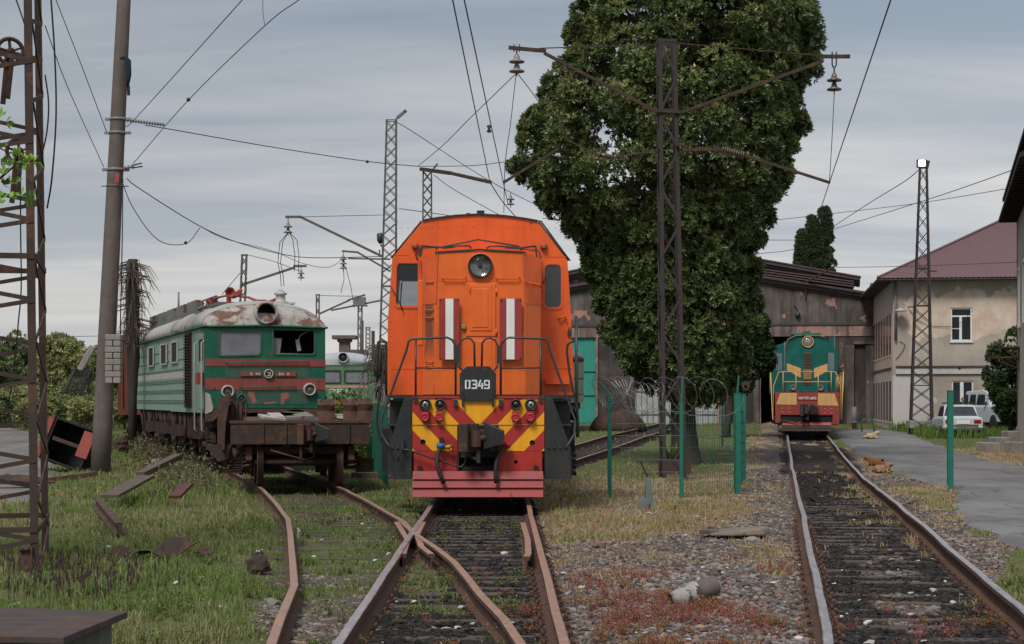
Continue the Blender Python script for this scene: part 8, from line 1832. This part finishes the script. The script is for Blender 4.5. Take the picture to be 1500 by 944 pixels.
def scrap(label, cat, px, py, size, rot, m_='rust', name=None, kind_='bar', dz=.0):
    g = G(px, py, -.12); dz = dz+.0; b_ = MB(); sx_, sy_, sz_ = size
    if kind_ == 'bar':
        n_ = 6; rings = []
        for i in range(n_+1): u = i/n_; e = random.uniform(-.012,.012); rings.append([(-sx_/2+sx_*u, -sy_/2+e, -sz_/2),(-sx_/2+sx_*u, sy_/2+e, -sz_/2),(-sx_/2+sx_*u, sy_/2+e, sz_/2+e*.5),(-sx_/2+sx_*u, -sy_/2+e, sz_/2)])
        b_.loft(rings)
    elif kind_ == 'channel':
        b_.box(-sx_/2,sx_/2,-sy_/2,sy_/2,0,.012); b_.box(-sx_/2,sx_/2,-sy_/2,-sy_/2+.012,.012,sz_); b_.box(-sx_/2,sx_/2,sy_/2-.012,sy_/2,.012,sz_)
    elif kind_ == 'lump':
        n_ = 12; rings = []
        for i in range(6): z_ = sz_*i/5; r_ = math.sqrt(max(.02,1-(i/5)**2)); rings.append([(sx_/2*r_*math.cos(6.283*k/n_)*random.uniform(.8,1.15), sy_/2*r_*math.sin(6.283*k/n_)*random.uniform(.8,1.15), z_*random.uniform(.85,1.1)) for k in range(n_)])
        b_.loft(rings)
    elif kind_ == 'sheet':
        n_ = 8; V = [(-sx_/2+sx_*i/n_, y_*sy_/2, sz_*math.sin(i*1.1+y_)*.5) for y_ in (-1,1) for i in range(n_+1)]; V += [(a, b, c-.012) for a, b, c in V]; m2_ = n_+1
        b_.add(V, [(i,i+1,i+m2_+1,i+m2_) for i in range(n_)]+[(i+2*m2_,i+1+2*m2_,i+m2_+1+2*m2_,i+m2_+2*m2_) for i in range(n_)])
    o = b_.build(name or 'scrap_metal', mt[m_], None, label=label, cat=cat, bevel=.004 if kind_ in ('bar','channel') else 0); o.location = (g.x, g.y, g.z+dz); o.rotation_euler = tuple(R(a) for a in rot); return o
scrap('thin rusty rod lying beside the broken pipe', 'rod', 955, 884, (.62,.03,.03), (0,0,-12), 'rust', 'rusty_rod')
g = G(1075,790,-.12); b_ = MB(); b_.loft([[(-.42,-.20,0),(-.1,-.3,0),(.3,-.22,0),(.42,.0,0),(.28,.30,0),(-.2,.32,0)],[(-.38,-.18,.03),(-.08,-.27,.06),(.27,-.2,.09),(.40,.0,.10),(.26,.28,.09),(-.18,.30,.05)]]); o = b_.build('concrete_slab', mat('brown_stained_slab',(.17,.135,.11),.95,var=.35,bump=.7,bs=14,rust=.2), None, bevel=.02, label='flat broken concrete slab lying on the ballast between the tracks', cat='slab'); o.location = (g.x+.1,g.y+.3,g.z+.04)
scrap('small flat stone in front of the broken concrete slab', 'stone', 1102, 793, (.24,.16,.06), (0,0,20), 'concrete', 'flat_stone', 'lump')
scrap('dark rotten board beside the broken concrete slab', 'board', 1052, 787, (.45,.28,.05), (0,4,-20), 'wood', 'rotten_board', 'bar', .06)
def laid(name, label, cat, p, q, w_, h_, m_, web=False):
    p, q = Vector(p), Vector(q); b_ = MB(); c0 = (p+q)/2; u = (q-p); n_ = 6; d = u.normalized(); sd2 = d.cross(Vector((0,0,1))).normalized(); up = sd2.cross(d); rings = []
    for i in range(n_+1):
        c1 = p-c0+u*(i/n_); e = random.uniform(-.01,.01)
        if web: rings.append([c1+sd2*a_+up*b2_ for a_, b2_ in ((-w_/2,0),(w_/2,0),(w_/2,.015),(.012,.03),(.012,h_-.04),(w_*.32,h_-.03),(w_*.32,h_),(-w_*.32,h_),(-w_*.32,h_-.03),(-.012,h_-.04),(-.012,.03),(-w_/2,.015))])
        else: rings.append([c1+sd2*(a_*(w_/2)+e)+up*(b2_*h_+e*.4) for a_, b2_ in ((-1,0),(1,0),(1,1),(-1,1))])
    b_.loft(rings); o = b_.build(name, mt[m_], None, label=label, cat=cat); o.location = c0; return o
laid('wooden_plank', 'brown plank propped up in the grass below the concrete pole', 'plank', P(160,730,29.5), P(215,700,31.5), .30, .05, 'wood')
laid('rail_offcut', 'short rusty rail piece lying tilted in the left grass', 'rail piece', P(141,742,27.5), P(174,783,23.0), .14, .15, 'rust', True)
laid('steel_channel', 'small reddish steel channel in the left grass', 'steel channel', P(255,731,29.5), P(273,713,30.6), .20, .05, 'planter')
laid('timber_beam', 'grey weathered beam lying in the grass towards the old locomotive', 'timber', P(205,700,32.5), P(262,672,35.5), .16, .10, 'wood')
scrap('curved rusty plate in the left grass foreground', 'scrap plate', 228, 822, (.95,.22,.16), (18,-6,32), 'dkrust', 'scrap_plate', 'sheet', .12)
scrap('knobbly rusted casting beside the kinked rail', 'scrap casting', 379, 836, (.26,.22,.20), (10,0,20), 'dkrust', 'scrap_casting', 'lump')
scrap('small rusty clump in the grass left of the kinked rail', 'scrap casting', 302, 815, (.25,.2,.12), (0,0,50), 'rust', 'rusty_clump', 'lump')
scrap('thin bent strip standing beside the kinked rail', 'steel strip', 437, 790, (.75,.03,.08), (0,0,98), 'concrete', 'steel_strip', 'bar', .08)
scrap('old timber lying right of the wagon wheels', 'timber', 552, 700, (1.2,.28,.12), (0,0,-8), 'wood', 'timber', 'bar', .06)
for i, (px, py, sz_, rot, mm_, kd, lab_) in enumerate([
    (215,668,(1.5,.28,.26),(8,14,-35),'dkrust','channel','thick rusty channel on the scrap heap by the pole'),
    (265,680,(2.4,.14,.12),(0,10,-32),'under','bar','long dark rail sloping down the scrap heap'),
    (250,655,(1.4,.3,.14),(4,-6,12),'rust','bar','rusty beam on top of the scrap heap'),
    (195,684,(1.0,.4,.10),(0,-6,8),'rust','sheet','rusty sheet at the left of the scrap heap'),
    (232,690,(.7,.3,.22),(0,0,12),'concrete','lump','pale rounded block below the scrap heap'),
    (175,668,(.55,.5,.5),(20,30,12),'dkrust','lump','dark rusty drum shaped scrap right behind the concrete pole'),
    (292,690,(1.1,.12,.1),(0,8,-50),'roofgear','bar','short grey bar at the foot of the scrap heap'),
    (60,708,(2.6,.12,.10),(0,-6,30),'rust','bar','long rusty bar lying by the yard paving'),
    (20,716,(1.6,.5,.2),(0,0,10),'dkrust','lump','pile of rusty chain at the edge of the yard paving')]):
    scrap(lab_, 'scrap', px, py, sz_, rot, mm_, ['rusty_channel','old_rail','rusty_beam','rusty_sheet','stone_block','rusty_drum','grey_bar','rusty_bar','chain_pile'][i], kd, sz_[2]*.5)
b_ = MB()
for k in range(5): b_.tube([(0,0,0),(random.uniform(-.5,.5),0,random.uniform(.3,.7)),(random.uniform(-1.2,1.2),.1,random.uniform(.1,.6))],.008,4)
o = b_.build('bent_wires', mt['dkrust'], None, label='tangle of bent wires over the scrap heap by the pole', cat='scrap'); g = G(240,690); o.location = g
# tipped red and black cabinet
g = G(105,690,-.12); RB = thing('tipped_cabinet', 'red and black metal cabinet tipped over beside the concrete pole', 'cabinet', (g.x, g.y+.5, g.z+.62), 0); RB.rotation_euler = (R(-12), R(18), R(-12)); s_ = .52
b_ = MB(); b_.box(-.62,-.56,-.5,.5,-.62,.55); b_.box(.50,.56,-.5,.5,-.55,.50); b_.box(-.56,.5,.44,.5,-.6,.52); b_.box(-.56,.5,-.5,.44,.50,.55); b_.box(-.56,.5,-.5,.44,-.6,-.55); b_.build('shell', mt['black'], RB)
b_ = MB(); b_.box(-.72,-.625,-.55,-.45,-.62,.58); b_.box(-.80,-.73,-.5,.1,-.6,.5); b_.build('red_edge', mat('faded_red_paint',(.22,.05,.035),.7,rust=.35,streak=.3), RB)
b_ = MB(); b_.box(.30,.62,-.56,-.49,-.25,.45); b_.build('red_flap', mat('red_flap_paint',(.26,.055,.04),.7,rust=.25), RB)
b_ = MB(); b_.box(-.5,.3,-.48,-.44,-.05,.05); b_.tube([(.2,-.3,.55),(.3,-.3,.75),(.4,-.3,.6),(.5,-.3,.55)],.02,5); b_.box(.1,.5,-.2,.2,.56,.66); b_.build('inner_bracket', mt['dkrust'], RB)
# slatted ramp far left, soil heap
RM = thing('slatted_ramp', 'collapsed dark slatted ramp with a slanting concrete beam before the far trees', 'ramp', (0,0,0)); b_ = MB(); YR2 = 92.
for k in range(18):
    u = k/17; xl_, xr_, y_ = 112-20*u, 136-14*u+0, 541+36*u; b_.bar(P(xl_,y_,YR2-u*5),P(xr_,y_-.8,YR2-u*5),.09,.05)
b_.bar(P(110,541,YR2),P(92,578,YR2-5),.12,.10); b_.bar(P(133,541,YR2),P(118,582,YR2-5),.12,.10); b_.bar(P(94,575,YR2-5),(P(94,575,YR2-5).x,YR2-5,0),.18,.18); b_.bar(P(119,578,YR2-5),(P(119,578,YR2-5).x,YR2-5,0),.18,.18); b_.bar(P(132,541,YR2),(P(132,541,YR2).x,YR2,0),.2,.2); b_.build('slats', mt['under'], RM)
for i, (px, Y_, cyy, rx, rz_, where) in enumerate(((-8,88,596,30,20,'at the left picture edge'),(48,84,602,26,16,'behind the near lattice mast legs'),(88,86,598,24,20,'under the left side of the slatted ramp'),(124,82,600,24,18,'under the right side of the slatted ramp'),(150,90,585,20,26,'just behind the concrete pole'),(182,84,598,18,18,'between the concrete pole and the dead palm'))):
    small_tree('pale green rough shrub '+where, 'shrub', px, Y_, 622, [(px,cyy,rx,rz_)], .4, 26, cs[2 if i % 2 else 1], ((.26,.28,.12),), .2, .09, .04, name='shrub', group='rough shrubs on the left', nclump=26, matn='leafm')
b_ = MB(); b_.bar(P(136,508,YR2),P(117,542,YR2),.30,.3); b_.build('concrete_beam', mt['concrete'], RM)
g = G(905,624); b_ = MB(); n_ = 20; rings = []
for i in range(7): u = i/6; r_ = math.cos(1.5*u)*1.1; rings.append([(r_*(1.15+.15*math.sin(k*1.3))*math.cos(6.283*k/n_), r_*(1.0+.12*math.sin(k*2.1))*math.sin(6.283*k/n_), 1.0*math.sin(1.57*u)*(1+.08*math.sin(k*3+u*4))) for k in range(n_)])
b_.loft(rings, True); o = b_.build('soil_heap', mat('brown_soil',(.055,.03,.022),.95,var=.4,bump=1,bs=6,bdist=.08), None, label='brown heap of soil against the shed wall behind the razor wire', cat='heap'); o.location = (PX(906,82), 82, gzf(82)-.15)
b_ = MB(); b_.tube([(-.3,0,0),(-.3,0,.45),(-.2,0,.6),(-.05,0,.6),(.0,0,.35),(.05,0,.6),(.2,0,.55),(.28,0,.0)],.035,6); o = b_.build('bike_rack', mt['greenpost'], None, label='small bent teal pipe rack in the grass beside the shed', cat='rack'); o.location = (PX(1272,80),80,gzf(80)-.15)
b_ = MB(); b_.tube([(0,0,0),(0,0,1.1)],.12,10); b_.tube([(0,0,.3),(0,0,.4)],.16,10); o = b_.build('hydrant_pipe', mt['roofgear'], None, label='short grey standpipe at the right end of the shed wall', cat='pipe'); o.location = (PX(1249,86),85.6,gzf(86)-.15)
# foreground metal box
FB = thing('metal_box', 'low concrete box with a rusty metal lid in the lower left corner', 'box', (0,0,0)); zl_ = .30
cn = [Vector((-2.50,11.55,zl_)), Vector((-2.60,10.30,zl_)), Vector((-4.3,10.42,zl_+.02)), Vector((-4.3,11.85,zl_+.02))]
def ringz(dz, ins): 
    c0 = sum(cn, Vector())/4; return [tuple((p-c0)*(1-ins)+c0+Vector((0,0,dz))) for p in cn]
b_ = MB(); b_.loft([ringz(-.045,0), ringz(0,.0)]); b_.build('lid', mt['lid'], FB, bevel=.006)
b_ = MB(); b_.loft([ringz(-.6,.10), ringz(-.046,.10)]); b_.build('base', mt['mossy'], FB)
# near twig with fresh leaves at the left edge
TW = thing('leafy_branch', 'bright green leafy twig reaching in at the left edge', 'branch', (0,0,0)); YT = 9.5; cl = []
b_ = MB(); b_.tube([P(-80,300,YT),P(-10,270,YT),P(25,240,YT),P(50,236,YT)],[.012,.008,.005,.003],5); b_.tube([P(-60,230,YT),P(-5,215,YT),P(15,225,YT)],[.008,.006,.003],5); b_.tube([P(-40,180,YT),P(0,175,YT)],[.005,.003],5); b_.tube([P(-30,305,YT),P(10,285,YT),P(40,290,YT)],[.006,.004,.002],5); b_.build('twig', mt['bark'], TW)
for px, py in ((45,240),(30,236),(52,236),(10,222),(5,260),(20,270),(28,290),(8,295),(38,292),(-5,240),(2,175),(15,248),(-8,300),(0,275)): cl.append((tuple(P(px,py,YT+random.uniform(-.15,.15))), .035, (.3,0,.3)))
foliage('leaves', cl, TW, 2, 6, .050, .024, ((.20,.32,.06),(.15,.26,.05)), None, matn='leafm')
# dead flower stalks, litter, shrubs along the wrecks
n_ = 230; sx_ = PX(rng.uniform(5,215,n_), 1.0)*rng.uniform(15.2,18.6,n_); 
yk = rng.uniform(15.0,18.8,n_); xk = (rng.normal(110,62,n_)-750)/F*yk; hh = rng.uniform(.08,.26,n_); b_ = MB(); zk = ground_z(xk, yk)
for i in range(n_):
    l0 = random.uniform(-.02,.02); b_.tube([(xk[i],yk[i],zk[i]),(xk[i]+l0,yk[i],zk[i]+hh[i])],.0035,3); b_.tube([(xk[i]+l0,yk[i],zk[i]+hh[i]*.72),(xk[i]+l0,yk[i],zk[i]+hh[i]*.86),(xk[i]+l0,yk[i],zk[i]+hh[i]+.01)],[.005,.010,.004],4)
b_.build('dead_flower_stalks', mat('dark_dead_stalk',(.055,.032,.03),.95), None, kind='stuff')
x, y = scatter(500, 13, 40, frame_lo, frame_hi, .5); k_ = (polydist(x, y, road_poly) > .3) & (nearrail(x,y) > .1) & (np.abs(x-xB(y)) < 4.5) ; x, y = x[k_][:80], y[k_][:80]
stones('white_litter', x, y, ground_z(x,y)+.02, rng.uniform(.012,.035,len(x))*(1+.02*y), np.clip(np.stack([rng.uniform(.35,.62,len(x))]*3,1),0,1), flat=.4)
n_ = 150; y = rng.uniform(33, 62, n_); x = xC(y)-rng.uniform(1.6,2.8,n_)
sprigs('rough_brambles', x, y, rng.uniform(.25,.75,n_), [(.14,.17,.06),(.20,.17,.10),(.22,.17,.12),(.10,.14,.05)], .8, 11, .022, (.14,.10,.075))
n_ = 26; y = rng.uniform(44.5, 52, n_); x = PX(505, 1)*y + rng.uniform(-.5,.6,n_)
sprigs('tall_green_weeds', x, y, rng.uniform(1.1,2.2,n_), [(.16,.22,.05),(.12,.18,.04),(.20,.24,.07)], .25, 40, .045, (.12,.15,.05))
# grass growing at the wall feet, in front of the parked cars
n_ = 9000; y = rng.uniform(70, 84, n_); x = PX(rng.uniform(1255,1500,n_), 1)*y; k_ = polydist(x, y, road_poly) > .25; x, y = x[k_], y[k_]
blades('tall_grass', x, y, ground_z(x,y)-.02, rng.uniform(.15,.6,len(x))*np.where((x/y) < .215, 1.6, 1), .045, mixcol(len(x), [(.09,.17,.03),(.12,.20,.04),(.07,.13,.025),(.16,.20,.06)]), .4)
